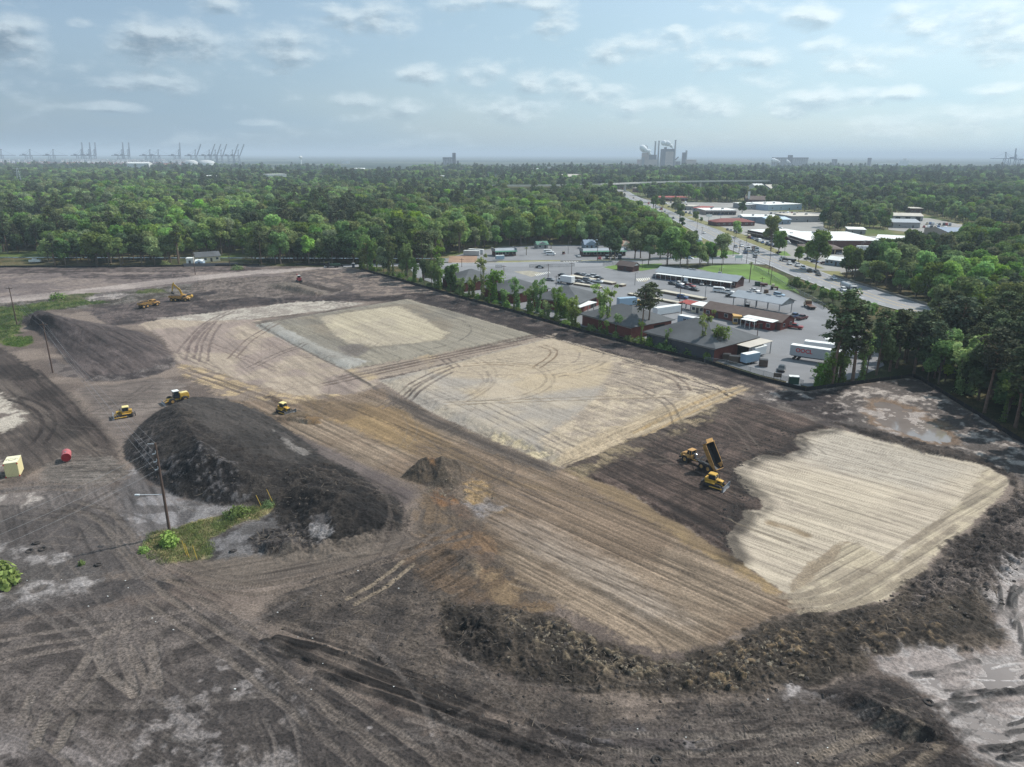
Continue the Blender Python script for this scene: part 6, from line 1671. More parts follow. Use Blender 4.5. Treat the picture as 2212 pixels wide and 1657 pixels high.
# --- shops and works across the highway
SH = [
 ('shop_row', 'long white roofed shop row facing the highway car park', 3, (2035, 925), (2330, 985), 22, 5, 'flat', 0, 'darkbrick', 'white', 6, 3, {}),
 ('shop_row', 'big white flat roofed shop with dark glass front', 4, (85, 950), (330, 1032), 34, 6, 'flat', 0, 'darkbrick', 'white', 6, 2, {}),
 ('tan_shop', 'tan stucco building with brown hipped roof and garage bays', 4, (315, 1085), (640, 1092), 14, 4.2, 'hip', 2.0, 'tan', 'brown', 2, 0, {'gar': 3}),
 ('small_office', 'small blue-grey office with white gable roof near the highway', 4, (490, 1180), (640, 1200), 9, 3.0, 'gable', 1.3, 'bluegrey', 'white', 3, 1, {}),
 ('blue_workshop', 'low pale blue workshop beside the dark carport', 4, (815, 1165), (1060, 1168), 9, 3.2, 'hip', 1.2, 'lightblue', 'tanroof', 3, 0, {'gar': 2}),
 ('garage_works', 'white roofed garage with open bays and blue end', 4, (930, 1000), (1270, 1020), 16, 5, 'gable', 1.4, 'lightblue', 'white', 1, 0, {'gar': 4}),
 ('barrel_store', 'pale shed with rounded white roof beside the garage', 4, (1310, 1045), (1500, 1048), 16, 4.5, 'gable', 1.6, 'grey', 'tanroof', 0, 1, {'along': 'y'}),
 ('blue_works', 'wide works with blue-grey metal roof and open bays at the right', 4, (1560, 960), (2070, 965), 26, 6, 'gable', 2.0, 'pink', 'blue', 1, 0, {'gar': 6}),
 ('grey_works', 'grey roofed shed behind the round trees at right', 4, (1075, 862), (1310, 866), 18, 6, 'gable', 1.8, 'grey', 'grey', 1, 1, {'front': 10}),
 ('pale_works', 'pale roofed open shed behind the grey roofed shed', 4, (1075, 800), (1335, 806), 16, 6, 'gable', 1.8, 'grey', 'tanroof', 1, 0, {'gar': 2, 'front': 10}),
 ('white_hall', 'long white-grey hall roof rising out of the right wood', 4, (765, 600), (1090, 598), 30, 9, 'gable', 3, 'white', 'blue', 5, 1, {'front': 60}),
 ('brick_school', 'low brick building between trees at the far right', 4, (1230, 740), (1330, 742), 14, 7, 'flat', 0, 'darkbrick', 'tanroof', 3, 1, {'front': 20}),
 ('flat_works', 'broad pale roofed works with dark brick wall', 4, (170, 590), (440, 588), 26, 9, 'flat', 0, 'darkbrick', 'white', 5, 1, {'front': 30}),
 ('peaked_works', 'works with several pale peaked roofs left of the dark brick wall', 4, (20, 570), (160, 568), 30, 8, 'gable', 5, 'grey', 'tanroof', 2, 1, {'front': 30}),
 ('long_works', 'long pale roofed works right of the dark brick wall', 4, (445, 590), (600, 592), 24, 8, 'flat', 0, 'brick', 'tanroof', 4, 1, {'front': 30}),
 ('white_plant', 'white industrial block with stepped roof at the far shops', 4, (0, 715), (290, 705), 30, 8, 'flat', 0, 'lightblue', 'white', 3, 1, {'front': 15}),
 ('bus_shed', 'long low shed with pale blue roof and parked coaches', 4, (0, 835), (195, 832), 16, 5.5, 'gable', 1.4, 'bluegrey', 'lightblue2', 3, 1, {}),
 ('tan_hall', 'flat tan roofed hall behind the shop trees', 4, (200, 815), (478, 812), 22, 7, 'flat', 0, 'grey', 'tanroof', 2, 1, {}),
 ('far_roof', 'pale roofs beyond the works at the wood edge', 4, (150, 500), (420, 498), 24, 10, 'flat', 0, 'grey', 'tanroof', 3, 1, {'front': 40}),
 ('hidden_store', 'white flat roof half hidden by round trees', 4, (690, 915), (840, 920), 14, 4.5, 'flat', 0, 'grey', 'white', 1, 1, {'front': 6}),
 ('striped_store', 'store with red and white striped fascia far up the highway', 3, (1255, 632), (1515, 632), 22, 6, 'flat', 0, 'darkbrick', 'redtop', 5, 1, {'front': 12}),
 ('grey_store', 'grey flat store left of the red roofed shops up the highway', 3, (1400, 705), (1560, 712), 16, 5.5, 'flat', 0, 'grey', 'tanroof', 3, 1, {}),
 ('blue_front_store', 'store with blue front and red roof up the highway', 3, (1560, 722), (1660, 728), 14, 5, 'shed', 1.0, 'bluegrey', 'red', 2, 1, {}),
 ('wide_store', 'wide pale store with white roof up the highway', 3, (1670, 752), (1935, 752), 22, 6, 'flat', 0, 'pink', 'white', 3, 1, {}),
 ('red_roof_shop', 'shop with dark red mansard roof and white sign', 3, (1760, 850), (2095, 846), 16, 3.2, 'hip', 2.6, 'darkbrick', 'redbrown', 6, 1, {}),
 ('white_store_2', 'white roofed blue-grey store behind the red mansard shop', 3, (1995, 812), (2300, 818), 20, 6, 'flat', 0, 'bluegrey', 'white', 3, 1, {}),
 ('long_white_roof', 'long white roof behind the round dark tree', 3, (2030, 705), (2330, 702), 24, 7, 'flat', 0, 'grey', 'white', 3, 1, {'front': 12}),
 ('dark_church', 'dark roofed church with white bell tower', 3, (2020, 645), (2220, 648), 16, 5, 'gable', 4, 'darkbrick', 'brown', 4, 1, {'front': 10}),
 ('green_roof_inn', 'inn with green roof left of the overpass', 3, (590, 585), (800, 575), 18, 7, 'hip', 3, 'tan', 'green', 6, 1, {'front': 30}),
 ('long_white_store', 'long white warehouse roof behind the overpass', 3, (720, 462), (900, 464), 40, 11, 'flat', 0, 'white', 'white', 3, 1, {'front': 80}),
 ('second_white_store', 'second white warehouse roof behind the overpass', 3, (905, 466), (1075, 466), 40, 10, 'flat', 0, 'white', 'white', 3, 1, {'front': 80}),
 ('pale_depot', 'pale depot with rounded roof left of the overpass', 3, (415, 480), (575, 482), 40, 12, 'gable', 6, 'pink', 'tanroof', 4, 1, {'front': 80}),
 ('white_silo_house', 'narrow white tower block left of the overpass', 3, (308, 420), (342, 420), 12, 24, 'flat', 0, 'white', 'white', 2, 1, {'front': 60}),
 ('brown_row', 'row of low brown shops beneath the overpass', 3, (1040, 555), (1180, 560), 18, 6, 'flat', 0, 'brick', 'tanroof', 4, 1, {'front': 10}),
]
ROOFS['lightblue2'] = M_('pale_blue_roof', (178, 196, 212), .6, var=.06)
ROOFS['redtop'] = ROOFS['red']
for nm, lab, k, a, b, dp, h, rf, rh, wl, rm, nw, nd, kw in SH:
 nm = {'white_store_2': 'white_store'}.get(nm, nm)
 if a[1] > 590 and h > 3.5: h *= .72; dp *= 1.4
 e = bld(nm, lab, k, a, b, dp, h, rf, rh, wl, rm, nw, nd, **kw)
 L_, D_ = dims(e)
 if nm == 'striped_store':
  part_box(e, 'white_band', TRIM, -.55, L_ + .55, -.58, -.53, h - .9, h - .35); part_box(e, 'red_band', WALLS['redsheet'], -.56, L_ + .56, -.57, -.51, h - .3, h + .25)
 if nm == 'dark_church': part_box(e, 'bell_tower', TRIM, 2, 4.5, 2, 4.5, h, h + 10); part_box(e, 'spire_cap', ROOFS['brown'], 1.8, 4.7, 1.8, 4.7, h + 10, h + 10.6)
 if rf == 'flat' and L_ > 15:
  for j in range(int(L_ // 14)):
   x = 4 + (L_ - 8) * (j + .5) / max(1, L_ // 14); part_box(e, 'roof_unit', STEEL, x - .9, x + .9, D_ * .4, D_ * .4 + 1.6, h + .3, h + 1.5)
 if nm == 'shop_row' or nm == 'wide_store':
  part_box(e, 'canopy', M_('shop_canopy', (92, 88, 86)), 0, L_, -2.6, -.52, h - 1.6, h - 1.2)
  for j in range(8): part_box(e, 'shop_window', GLASS, L_ * j / 8 + .3, L_ * (j + 1) / 8 - .3, -.09, -.055, .4, h - 1.8)
# far roofs that show as pale flecks in the wood
for i, (k, x, y, w, h, lab) in enumerate([(2, 850, 400, 90, 14, 'white roof strip beyond the middle wood'), (1, 1180, 410, 110, 10, 'tan flat roof in front of the big white shed'), (1, 1700, 480, 180, 12, 'long pale roof in the wood below the raised cranes'), (1, 1490, 490, 60, 12, 'small white roof left of the long pale roof'), (1, 2110, 520, 60, 12, 'pale block at the right of the long pale roof'),
  (2, 1570, 465, 60, 12, 'grey roof among the pylons'), (3, 170, 410, 60, 16, 'grey industrial shed left of the white tower block'), (2, 740, 310, 70, 20, 'white and red building before the far wood'), (1, 1105, 380, 190, 26, 'big white shed standing before the container port'), (1, 200, 358, 160, 14, 'pale long roof at the edge of the port'), (3, 2100, 545, 80, 8, 'brown roof among the trees beyond the church')]):
 bld('far_shed', lab, k, (x, y), (x + w, y), 30, h, 'flat' if i % 2 else 'gable', 3, 'white' if i % 3 else 'grey', 'white' if i not in (1, 9) else 'tanroof', 3, 1, front=150, clear=6)

# ------------------------------------------------------------------ earth-moving machines
YEL = M_('machine_yellow', (188, 147, 60), .6, var=.34, scale=1.5)
ORG = M_('dumper_ochre', (180, 138, 82), .65, var=.34, scale=1.2)
BLK = M_('machine_black', (40, 40, 42), .6, var=.25, scale=2)
RUB = M_('dusty_tyre', (58, 54, 52), .95, var=.3, scale=3)
BLADE = M_('worn_blade_steel', (158, 160, 164), .35, metal=.5, var=.25, scale=1.5)
TRK = M_('muddy_track', (58, 54, 52), .8, var=.35, scale=3)
CABG = mat('cab_glass', srgb(36, 46, 52), .12, var=.1, spec=.6)
SOILM = M_('loose_dark_soil', (70, 62, 58), .95, var=.3, scale=2, bump=.8, bscale=4)
CREAMR = M_('pale_cab_roof', (226, 206, 140), .5, var=.1)

def track_loop(b, L_, h, y0, y1, x0=0):
 """rounded track with raised shoes"""
 r = h / 2; prof = []
 for i in range(9): a = -math.pi / 2 + math.pi * i / 8; prof.append((x0 + L_ / 2 - r + r * math.cos(a), r + r * math.sin(a)))
 for i in range(9): a = math.pi / 2 + math.pi * i / 8; prof.append((x0 - L_ / 2 + r + r * math.cos(a), r + r * math.sin(a)))
 b.prism(prof, y0, y1)
 # shoes
 per = []
 n = len(prof)
 for i in range(n):
  a, c = prof[i], prof[(i + 1) % n]; l = math.hypot(c[0] - a[0], c[1] - a[1]); k = max(1, int(l / .22))
  for j in range(k): per.append((a[0] + (c[0] - a[0]) * j / k, a[1] + (c[1] - a[1]) * j / k))
 for (x, z) in per:
  cx, cz = max(x0 - L_ / 2 + r, min(x0 + L_ / 2 - r, x)), r
  dx, dz = x - cx, z - cz; l = math.hypot(dx, dz) or 1; dx, dz = dx / l, dz / l
  tx, tz = -dz * .04, dx * .04
  p = [(x - tx, z - tz), (x + tx, z + tz), (x + tx + dx * .06, z + tz + dz * .06), (x - tx + dx * .06, z - tz + dz * .06)]
  b.prism(p, y0 - .02, y1 + .02)
def wheel(parent, x, y, r, w, name='wheel', z=None):
 s = 1 if y > 0 else -1; z = r if z is None else z
 o = MB()
 prof = []
 n = 18
 rings = []
 for (ry, rr) in ((-w / 2, r * .72), (-w / 2, r * .92), (-w * .36, r), (w * .36, r), (w / 2, r * .92), (w / 2, r * .72)):
  rings.append([(x + rr * math.cos(2 * math.pi * i / n), y + ry, z + rr * math.sin(2 * math.pi * i / n)) for i in range(n)])
 o.loft(rings)
 for i in range(n):
  a = 2 * math.pi * (i + .5) / n
  o.cyl((x + r * 1.0 * math.cos(a), y - w * .38, z + r * 1.0 * math.sin(a)), (x + r * 1.0 * math.cos(a + .12), y + w * .38, z + r * 1.0 * math.sin(a + .12)), .035, .035, 4)
 wh = o.build(name, RUB, parent)
 part(wh, 'rim', ORG if r > .5 else STEEL, lambda b: b.cyl((x, y - s * w * .1, z), (x, y + s * (w / 2 + .015), z), r * .52, r * .48, 12))
 return wh

def dozer(label, loc, rz, blade_low=True, pale=False):
 e = empty('bulldozer', loc, rz, label, 'bulldozer')
 for s in (-1, 1):
  y0, y1 = (.78, 1.36) if s > 0 else (-1.36, -.78)
  t = part(e, 'track', TRK, lambda b: track_loop(b, 3.9, 1.05, y0, y1, -.1))
  part(t, 'roller_frame', BLK, lambda b: [b.cyl((-1.5 + .6 * i, y1 if s > 0 else y0, .38), (-1.5 + .6 * i, (y1 + .05) if s > 0 else (y0 - .05), .38), .22, .22, 10) for i in range(6)])
  part_box(e, 'fender', YEL, -1.75, .4, min(s * .75, s * 1.34), max(s * .75, s * 1.34), 1.12, 1.20)
  part(e, 'push_arm', YEL, lambda b: (b.cyl((-.6, s * 1.5, .5), (2.35, s * 1.45, .42), .13, .13, 6), b.cyl((1.2, s * .6, 1.25), (2.35, s * .7, .85), .07, .07, 6)))
 part_box(e, 'hull', BLK, -2.0, 1.6, -.76, .76, .35, 1.15)
 part(e, 'hood', YEL, lambda b: b.loft([[(.35, -.62, 1.1), (.35, .62, 1.1), (.35, .62, 2.02), (.35, -.62, 2.02)], [(1.85, -.55, 1.1), (1.85, .55, 1.1), (1.85, .55, 1.75), (1.85, -.55, 1.75)]]), bevel=.07)
 part_box(e, 'grille', BLK, 1.83, 1.93, -.48, .48, 1.12, 1.65)
 part_box(e, 'side_vent', BLK, .7, 1.5, -.625, -.585, 1.35, 1.7); part_box(e, 'side_vent', BLK, .7, 1.5, .585, .625, 1.35, 1.7)
 part(e, 'exhaust', BLK, lambda b: b.cyl((.8, .25, 1.9), (.8, .25, 2.75), .07, .06, 8))
 c = part_box(e, 'cab', YEL, -1.25, .40, -.78, .78, 1.12, 1.75, bevel=.05)
 part(c, 'cab_glass', CABG, lambda b: b.loft([[(-1.15, -.70, 1.74), (.36, -.70, 1.74), (.36, .70, 1.74), (-1.15, .70, 1.74)], [(-1.08, -.64, 2.82), (.10, -.64, 2.82), (.10, .64, 2.82), (-1.08, .64, 2.82)]]))
 for x, y in ((-1.14, -.69), (-1.14, .69), (.22, -.69), (.22, .69), (-.4, -.69), (-.4, .69)): part(c, 'pillar', BLK, lambda b: b.cyl((x, y, 1.72), (x - .04, y * .94, 2.84), .055, .055, 4))
 part(e, 'cab_roof', CREAMR if pale else YEL, lambda b: b.loft([[(-1.4, -.82, 2.82), (.35, -.82, 2.82), (.35, .82, 2.82), (-1.4, .82, 2.82)], [(-1.3, -.72, 3.02), (.22, -.72, 3.02), (.22, .72, 3.02), (-1.3, .72, 3.02)]]), bevel=.04)
 part_box(e, 'rear_tank', YEL, -2.05, -1.25, -.74, .74, 1.12, 1.95, bevel=.06)
 part(e, 'ripper', BLK, lambda b: (b.box(-2.75, -2.55, -.9, .9, .65, .95), b.cyl((-2.0, -.5, .7), (-2.6, -.5, .8), .08), b.cyl((-2.0, .5, .7), (-2.6, .5, .8), .08), [b.box(-2.78, -2.62, y - .06, y + .06, .1, .7) for y in (-.7, 0, .7)]))
 part(e, 'headlight', CREAMR, lambda b: b.box(.33, .40, -.6, -.4, 2.62, 2.74)); part(e, 'headlight', CREAMR, lambda b: b.box(.33, .40, .4, .6, 2.62, 2.74))
 prof = []
 for i in range(7):
  t = i / 6; prof.append((2.42 + .26 * (2 * t - 1) ** 2, .05 + 1.25 * t))
 back = [(x - .07, z) for x, z in reversed(prof)]
 part(e, 'blade', BLADE, lambda b: (b.prism(prof + back, -1.85, 1.85), b.box(2.62, 2.74, -1.87, 1.87, -.02, .12), b.box(2.35, 2.70, -1.90, -1.85, .02, 1.25), b.box(2.35, 2.70, 1.85, 1.90, .02, 1.25)))
 return e
def on_ground(p): return (p.x, p.y, ground_z(p.x, p.y) - .04)
def machine_at(fn, label, k, rear, front, **kw):
 a, b = GV(k, *rear), GV(k, *front); m = (a + b) / 2
 o = fn(label, on_ground(m), heading(a, b), **kw); o.scale = [SIZE[fn.__name__]] * 3; return o
SIZE = {'dozer': .82, 'dumper': .80, 'compactor': .88}
machine_at(dozer, 'yellow bulldozer with bright steel blade beside the tipping dumper', 14, (905, 1130), (1240, 1225))
machine_at(dozer, 'yellow bulldozer parked near the dark road at left', 12, (1415, 420), (1230, 448), pale=True)
machine_at(dozer, 'yellow bulldozer pushing loose earth beside the dark heap', 15, (430, 640), (720, 730), pale=True)

def dumper(label, loc, rz, tip=0., load=False, bend=0.):
 e = empty('dump_truck', loc, rz, label, 'dump truck', 'articulated dump trucks')
 ft = bend
 # rear half
 part(e, 'chassis', BLK, lambda b: (b.box(-4.3, 1.2, -.45, .45, .95, 1.35), b.box(.8, 1.8, -.3, .3, .9, 1.5), b.cyl((-1.6, -1.2, .92), (-1.6, 1.2, .92), .16), b.cyl((-3.5, -1.2, .92), (-3.5, 1.2, .92), .16), b.cyl((3.4, -1.2, .92), (3.4, 1.2, .92), .16)))
 part(e, 'hitch', ORG, lambda b: (b.box(.4, 2.1, -.55, .55, 1.0, 1.3),))
 for x in (-3.5, -1.6, 3.4):
  for s in (-1, 1): wheel(e, x, s * 1.22, .92, .68)
 for s in (-1, 1):
  part(e, 'mudguard', ORG, lambda b: b.prism([(2.45, 1.55), (2.75, 1.95), (4.1, 1.95), (4.55, 1.45), (4.45, 1.40), (4.05, 1.85), (2.8, 1.85), (2.55, 1.5)], min(s * .9, s * 1.55), max(s * .9, s * 1.55)))
 part(e, 'bonnet', ORG, lambda b: b.loft([[(3.45, -.95, 1.2), (3.45, .95, 1.2), (3.45, .95, 2.45), (3.45, -.95, 2.45)], [(5.25, -.9, 1.0), (5.25, .9, 1.0), (5.1, .85, 1.95), (5.1, -.85, 1.95)]]), bevel=.09)
 part_box(e, 'grille', BLK, 5.16, 5.28, -.6, .6, 1.2, 1.75)
 for s in (-1, 1): part_box(e, 'headlight', CREAMR, 5.17, 5.29, s * .72 - .1, s * .72 + .1, 1.35, 1.6)
 part_box(e, 'bumper', BLK, 5.05, 5.4, -1.2, 1.2, .7, 1.0)
 c = part_box(e, 'cab', ORG, 2.05, 3.5, -.9, .9, 1.3, 2.15, bevel=.05)
 part(c, 'cab_glass', CABG, lambda b: b.loft([[(2.1, -.85, 2.14), (3.62, -.85, 2.14), (3.62, .85, 2.14), (2.1, .85, 2.14)], [(2.15, -.76, 3.15), (3.15, -.76, 3.15), (3.15, .76, 3.15), (2.15, .76, 3.15)]]))
 for x, y in ((2.12, -.84), (2.12, .84), (3.45, -.84), (3.45, .84), (2.7, -.84), (2.7, .84)): part(c, 'pillar', ORG, lambda b: b.cyl((x, y, 2.12), (x - (.25 if x > 3 else 0), y * .92, 3.18), .06, .06, 4))
 part(e, 'cab_roof', ORG, lambda b: b.box(2.0, 3.35, -.92, .92, 3.14, 3.32), bevel=.06)
 part(e, 'air_tank', BLADE, lambda b: (b.cyl((1.75, -.45, 1.5), (1.75, -.45, 2.3), .3, .3, 10), b.cyl((1.75, -.45, 2.3), (1.75, -.45, 2.5), .42, .1, 10)))
 # tipping body, hinged at its tail
 hx, hz = -3.9, 1.45
 body = MB()
 Lb, Wb, Wt = 5.3, 1.15, 1.5
 o_ = [[(-1.0, -Wb, .55), (-1.0, Wb, .55), (-1.0, Wt, 1.25), (-1.0, -Wt, 1.25)], [(.5, -Wb, .0), (.5, Wb, .0), (.5, Wt, 1.5), (.5, -Wt, 1.5)], [(Lb - .6, -Wb, .0), (Lb - .6, Wb, .0), (Lb - .6, Wt, 1.5), (Lb - .6, -Wt, 1.5)], [(Lb, -Wb, .5), (Lb, Wb, .5), (Lb + .1, Wt, 1.65), (Lb + .1, -Wt, 1.65)]]
 th = .09
 def shell(b):
  n = len(o_)
  for i in range(n - 1):
   A, B = o_[i], o_[i + 1]
   ins = lambda R: [(R[0][0], R[0][1] + th, R[0][2] + th), (R[1][0], R[1][1] - th, R[1][2] + th), (R[2][0], R[2][1] - th, R[2][2]), (R[3][0], R[3][1] + th, R[3][2])]
   a, c_ = ins(A), ins(B)
   b.quad(A[0], B[0], B[1], A[1]); b.quad(A[1], B[1], B[2], A[2]); b.quad(A[3], B[3], B[0], A[0])
   b.quad(a[1], c_[1], c_[0], a[0]); b.quad(a[2], c_[2], c_[1], a[1]); b.quad(a[0], c_[0], c_[3], a[3])
   b.quad(A[2], B[2], c_[2], a[2]); b.quad(a[3], c_[3], B[3], A[3])
  E_ = o_[-1]; b.box(Lb - .02, Lb + .10, -Wt, Wt, .5, 1.75)
  b.box(Lb, Lb + .9, -1.1, 1.1, 1.66, 1.76)
  for i in range(4):
   x = .4 + 1.25 * i
   for s in (-1, 1): b.add([(x, s * Wb, 0), (x + .14, s * Wb, 0), (x + .14, s * (Wt + .09), 1.45), (x, s * (Wt + .09), 1.45), (x, s * (Wb - .05), 0.02), (x + .14, s * (Wb - .05), .02)], [(0, 1, 2, 3), (0, 3, 4), (1, 5, 2)])
 shell(body)
 tb = body.build('tipping_body', ORG, e)
 tb.location = (hx, 0, hz); tb.rotation_euler = (0, -tip, 0)
 lin = MB(); q_ = lambda x, z0: [(x, -1.04, z0), (x, 1.04, z0), (x, 1.38, 1.42), (x, -1.38, 1.42)]; R3 = [q_(-.95, .7), q_(.5, .12), q_(Lb - .62, .12), q_(Lb - .08, .6)]
 for A, B in zip(R3[:-1], R3[1:]): lin.quad(A[0], B[0], B[1], A[1]); lin.quad(A[1], B[1], B[2], A[2]); lin.quad(A[3], B[3], B[0], A[0])
 lin.quad(*R3[-1]); lin.build('bed_liner', BLK, tb)
 tg = MB(); tg.box(-1.12, -1.02, -1.25, 1.25, .3, 1.35); tg.build('tailgate', ORG, tb).location = (0, 0, 0)
 if load:
  rs = np.random.RandomState(3)
  def heap(b):
   nx, ny = 12, 8
   vs = [(-.6 + 5.6 * i / nx, -1.25 + 2.5 * j / ny, 1.25 + .75 * math.sin(math.pi * i / nx) * math.sin(math.pi * j / ny) + rs.uniform(-.1, .1)) for i in range(nx + 1) for j in range(ny + 1)]
   b.add(vs, [(i * (ny + 1) + j, (i + 1) * (ny + 1) + j, (i + 1) * (ny + 1) + j + 1, i * (ny + 1) + j + 1) for i in range(nx) for j in range(ny)])
  part(tb, 'soil_load', SOILM, heap)
 if tip:
  for s in (-1, 1): part(e, 'tipping_ram', BLADE, lambda b: b.cyl((.6, s * .7, 1.3), (hx + 3.2 * math.cos(tip) - .1 * math.sin(tip), s * .7, hz + 3.2 * math.sin(tip)), .1, .08, 8))
 return e
machine_at(dumper, 'ochre dump truck tipping its raised body over the dark fill', 14, (1060, 905), (560, 690), tip=math.radians(56))
machine_at(dumper, 'ochre dump truck loaded with dark soil under the excavator', 16, (1200, 800), (1680, 800), load=True)
machine_at(dumper, 'ochre dump truck driving away on the dark ground left of the excavator', 16, (400, 1000), (770, 930))

def excavator(label, loc, rz):
 e = empty('excavator', loc, rz, label, 'excavator')
 for s in (-1, 1):
  y0, y1 = (1.0, 1.6) if s > 0 else (-1.6, -1.0)
  part(e, 'track', TRK, lambda b: track_loop(b, 4.6, .95, y0, y1))
 part_box(e, 'undercarriage', BLK, -1.2, 1.2, -1.0, 1.0, .4, 1.05)
 part(e, 'house', YEL, lambda b: b.box(-2.9, 1.3, -1.45, 1.45, 1.15, 2.35), bevel=.12)
 part(e, 'counterweight', YEL, lambda b: b.box(-3.3, -2.6, -1.35, 1.35, 1.2, 2.2), bevel=.15)
 part_box(e, 'engine_cover', BLK, -2.5, -.6, -1.1, 1.1, 2.35, 2.6)
 c = part_box(e, 'cab', YEL, .2, 1.9, .45, 1.45, 1.15, 2.0)
 part(c, 'cab_glass', CABG, lambda b: b.box(.25, 1.85, .48, 1.42, 2.0, 3.0)); part_box(c, 'cab_roof', YEL, .18, 1.9, .44, 1.46, 3.0, 3.12)
 def limb(b, pts, w):
  for (p, q) in zip(pts[:-1], pts[1:]):
   (x0, z0, h0), (x1, z1, h1) = p, q; dx, dz = x1 - x0, z1 - z0; l = math.hypot(dx, dz); nx, nz = -dz / l, dx / l
   b.prism([(x0 - nx * h0 / 2, z0 - nz * h0 / 2), (x1 - nx * h1 / 2, z1 - nz * h1 / 2), (x1 + nx * h1 / 2, z1 + nz * h1 / 2), (x0 + nx * h0 / 2, z0 + nz * h0 / 2)], -w / 2, w / 2)
 part(e, 'boom', YEL, lambda b: limb(b, [(1.0, 2.0, .7), (2.2, 5.2, .95), (4.6, 8.0, .5)], .6))
 part(e, 'stick', YEL, lambda b: limb(b, [(4.2, 8.7, .4), (4.7, 7.8, .75), (5.4, 4.6, .4)], .45))
 part(e, 'boom_ram', BLADE, lambda b: (b.cyl((1.7, -.4, 1.7), (2.5, -.4, 4.6), .1), b.cyl((1.7, .4, 1.7), (2.5, .4, 4.6), .1), b.cyl((2.4, 0, 6.0), (4.3, 0, 8.6), .09)))
 part(e, 'bucket', BLK, lambda b: b.prism([(5.3, 4.7), (5.9, 4.2), (5.8, 3.4), (5.1, 3.1), (4.5, 3.4), (4.9, 3.6), (5.3, 3.8), (5.2, 4.3)], -.7, .7))
 return e
a_ = GV(16, 1600, 770)
excavator('yellow excavator with raised boom loading a dump truck', on_ground(a_), heading(GV(16, 1700, 730), GV(16, 1440, 745))).scale = (.84, .84, .84)

def compactor(label, loc, rz):
 e = empty('soil_compactor', loc, rz, label, 'compactor')
 for x in (-1.7, 1.5):
  for s in (-1, 1):
   w_ = wheel(e, x, s * 1.25, .82, .9)
 part(e, 'chassis', YEL, lambda b: (b.box(-3.0, -.5, -.75, .75, .75, 1.3), b.box(-.2, 2.6, -.7, .7, .75, 1.25), b.box(-.6, .3, -.3, .3, .7, 1.2)))
 part(e, 'engine_cover', YEL, lambda b: b.loft([[(-3.1, -.85, 1.3), (-.7, -.85, 1.3), (-.7, .85, 1.3), (-3.1, .85, 1.3)], [(-2.95, -.75, 2.25), (-.75, -.75, 2.4), (-.75, .75, 2.4), (-2.95, .75, 2.25)]]), bevel=.06)
 part_box(e, 'engine_top', CREAMR, -2.8, -.9, -.65, .65, 2.4, 2.48)
 c = part_box(e, 'cab', BLK, -.55, .85, -.8, .8, 1.25, 1.9)
 part(c, 'cab_glass', CABG, lambda b: b.box(-.5, .8, -.76, .76, 1.9, 3.1)); part_box(c, 'cab_roof', TRIM, -.65, .95, -.85, .85, 3.1, 3.28, bevel=.05)
 part(e, 'blade_arm', YEL, lambda b: [b.cyl((1.6, s * .6, 1.0), (3.3, s * .7, .6), .12) for s in (-1, 1)])
 prof = [(3.4 + .22 * (2 * i / 6 - 1) ** 2, .02 + 1.05 * i / 6) for i in range(7)]
 part(e, 'blade', BLADE, lambda b: b.prism(prof + [(x - .07, z) for x, z in reversed(prof)], -1.9, 1.9))
 part(e, 'exhaust', BLK, lambda b: b.cyl((-1.2, .3, 2.4), (-1.2, .3, 3.0), .06))
 return e
machine_at(compactor, 'yellow wheeled compactor with white cab roof on top of the dark heap', 12, (2010, 250), (1760, 300))

# ------------------------------------------------------------------ road vehicles
PAINTS = {n: M_('paint_' + n, c, .3, var=.05, spec=.5) for n, c in dict(white=(222, 222, 222), black=(32, 33, 36), grey=(118, 120, 124), silver=(176, 178, 180), red=(140, 42, 40), blue=(58, 80, 120), darkblue=(44, 56, 78), maroon=(92, 44, 44), brown=(110, 78, 62), green=(48, 76, 60), tan=(178, 164, 136), lightblue=(150, 172, 190), yellow=(200, 160, 60)).items()}
CARG = mat('car_glass', srgb(30, 36, 42), .1, var=.05, spec=.6)
def frustum(b, x0, x1, tx0, tx1, y, ty, z0, z1):
 b.loft([[(x0, -y, z0), (x1, -y, z0), (x1, y, z0), (x0, y, z0)], [(tx0, -ty, z1), (tx1, -ty, z1), (tx1, ty, z1), (tx0, ty, z1)]])
def body_mesh(prof, w, ins=.10):
 """side profile with the flanks tucked in above and below"""
 b = MB(); cx = sum(p[0] for p in prof) / len(prof); cz = sum(p[1] for p in prof) / len(prof)
 ring = lambda y, s: [(cx + (x - cx) * s, y, cz + (z - cz) * (s if z > cz else 1 - (1 - s) * .4)) for x, z in prof]
 b.loft([ring(-w, .93), ring(-w * .82, 1.), ring(w * .82, 1.), ring(w, .93)])
 return b.mesh('body')
def wheel_mesh(r, w):
 b = MB(); n = 12
 b.loft([[(rr * math.cos(2 * math.pi * i / n), y, rr * math.sin(2 * math.pi * i / n)) for i in range(n)] for y, rr in ((-w / 2, r * .8), (-w / 2, r), (w / 2, r), (w / 2, r * .8))])
 return b.mesh('wheel')
CARS = {}
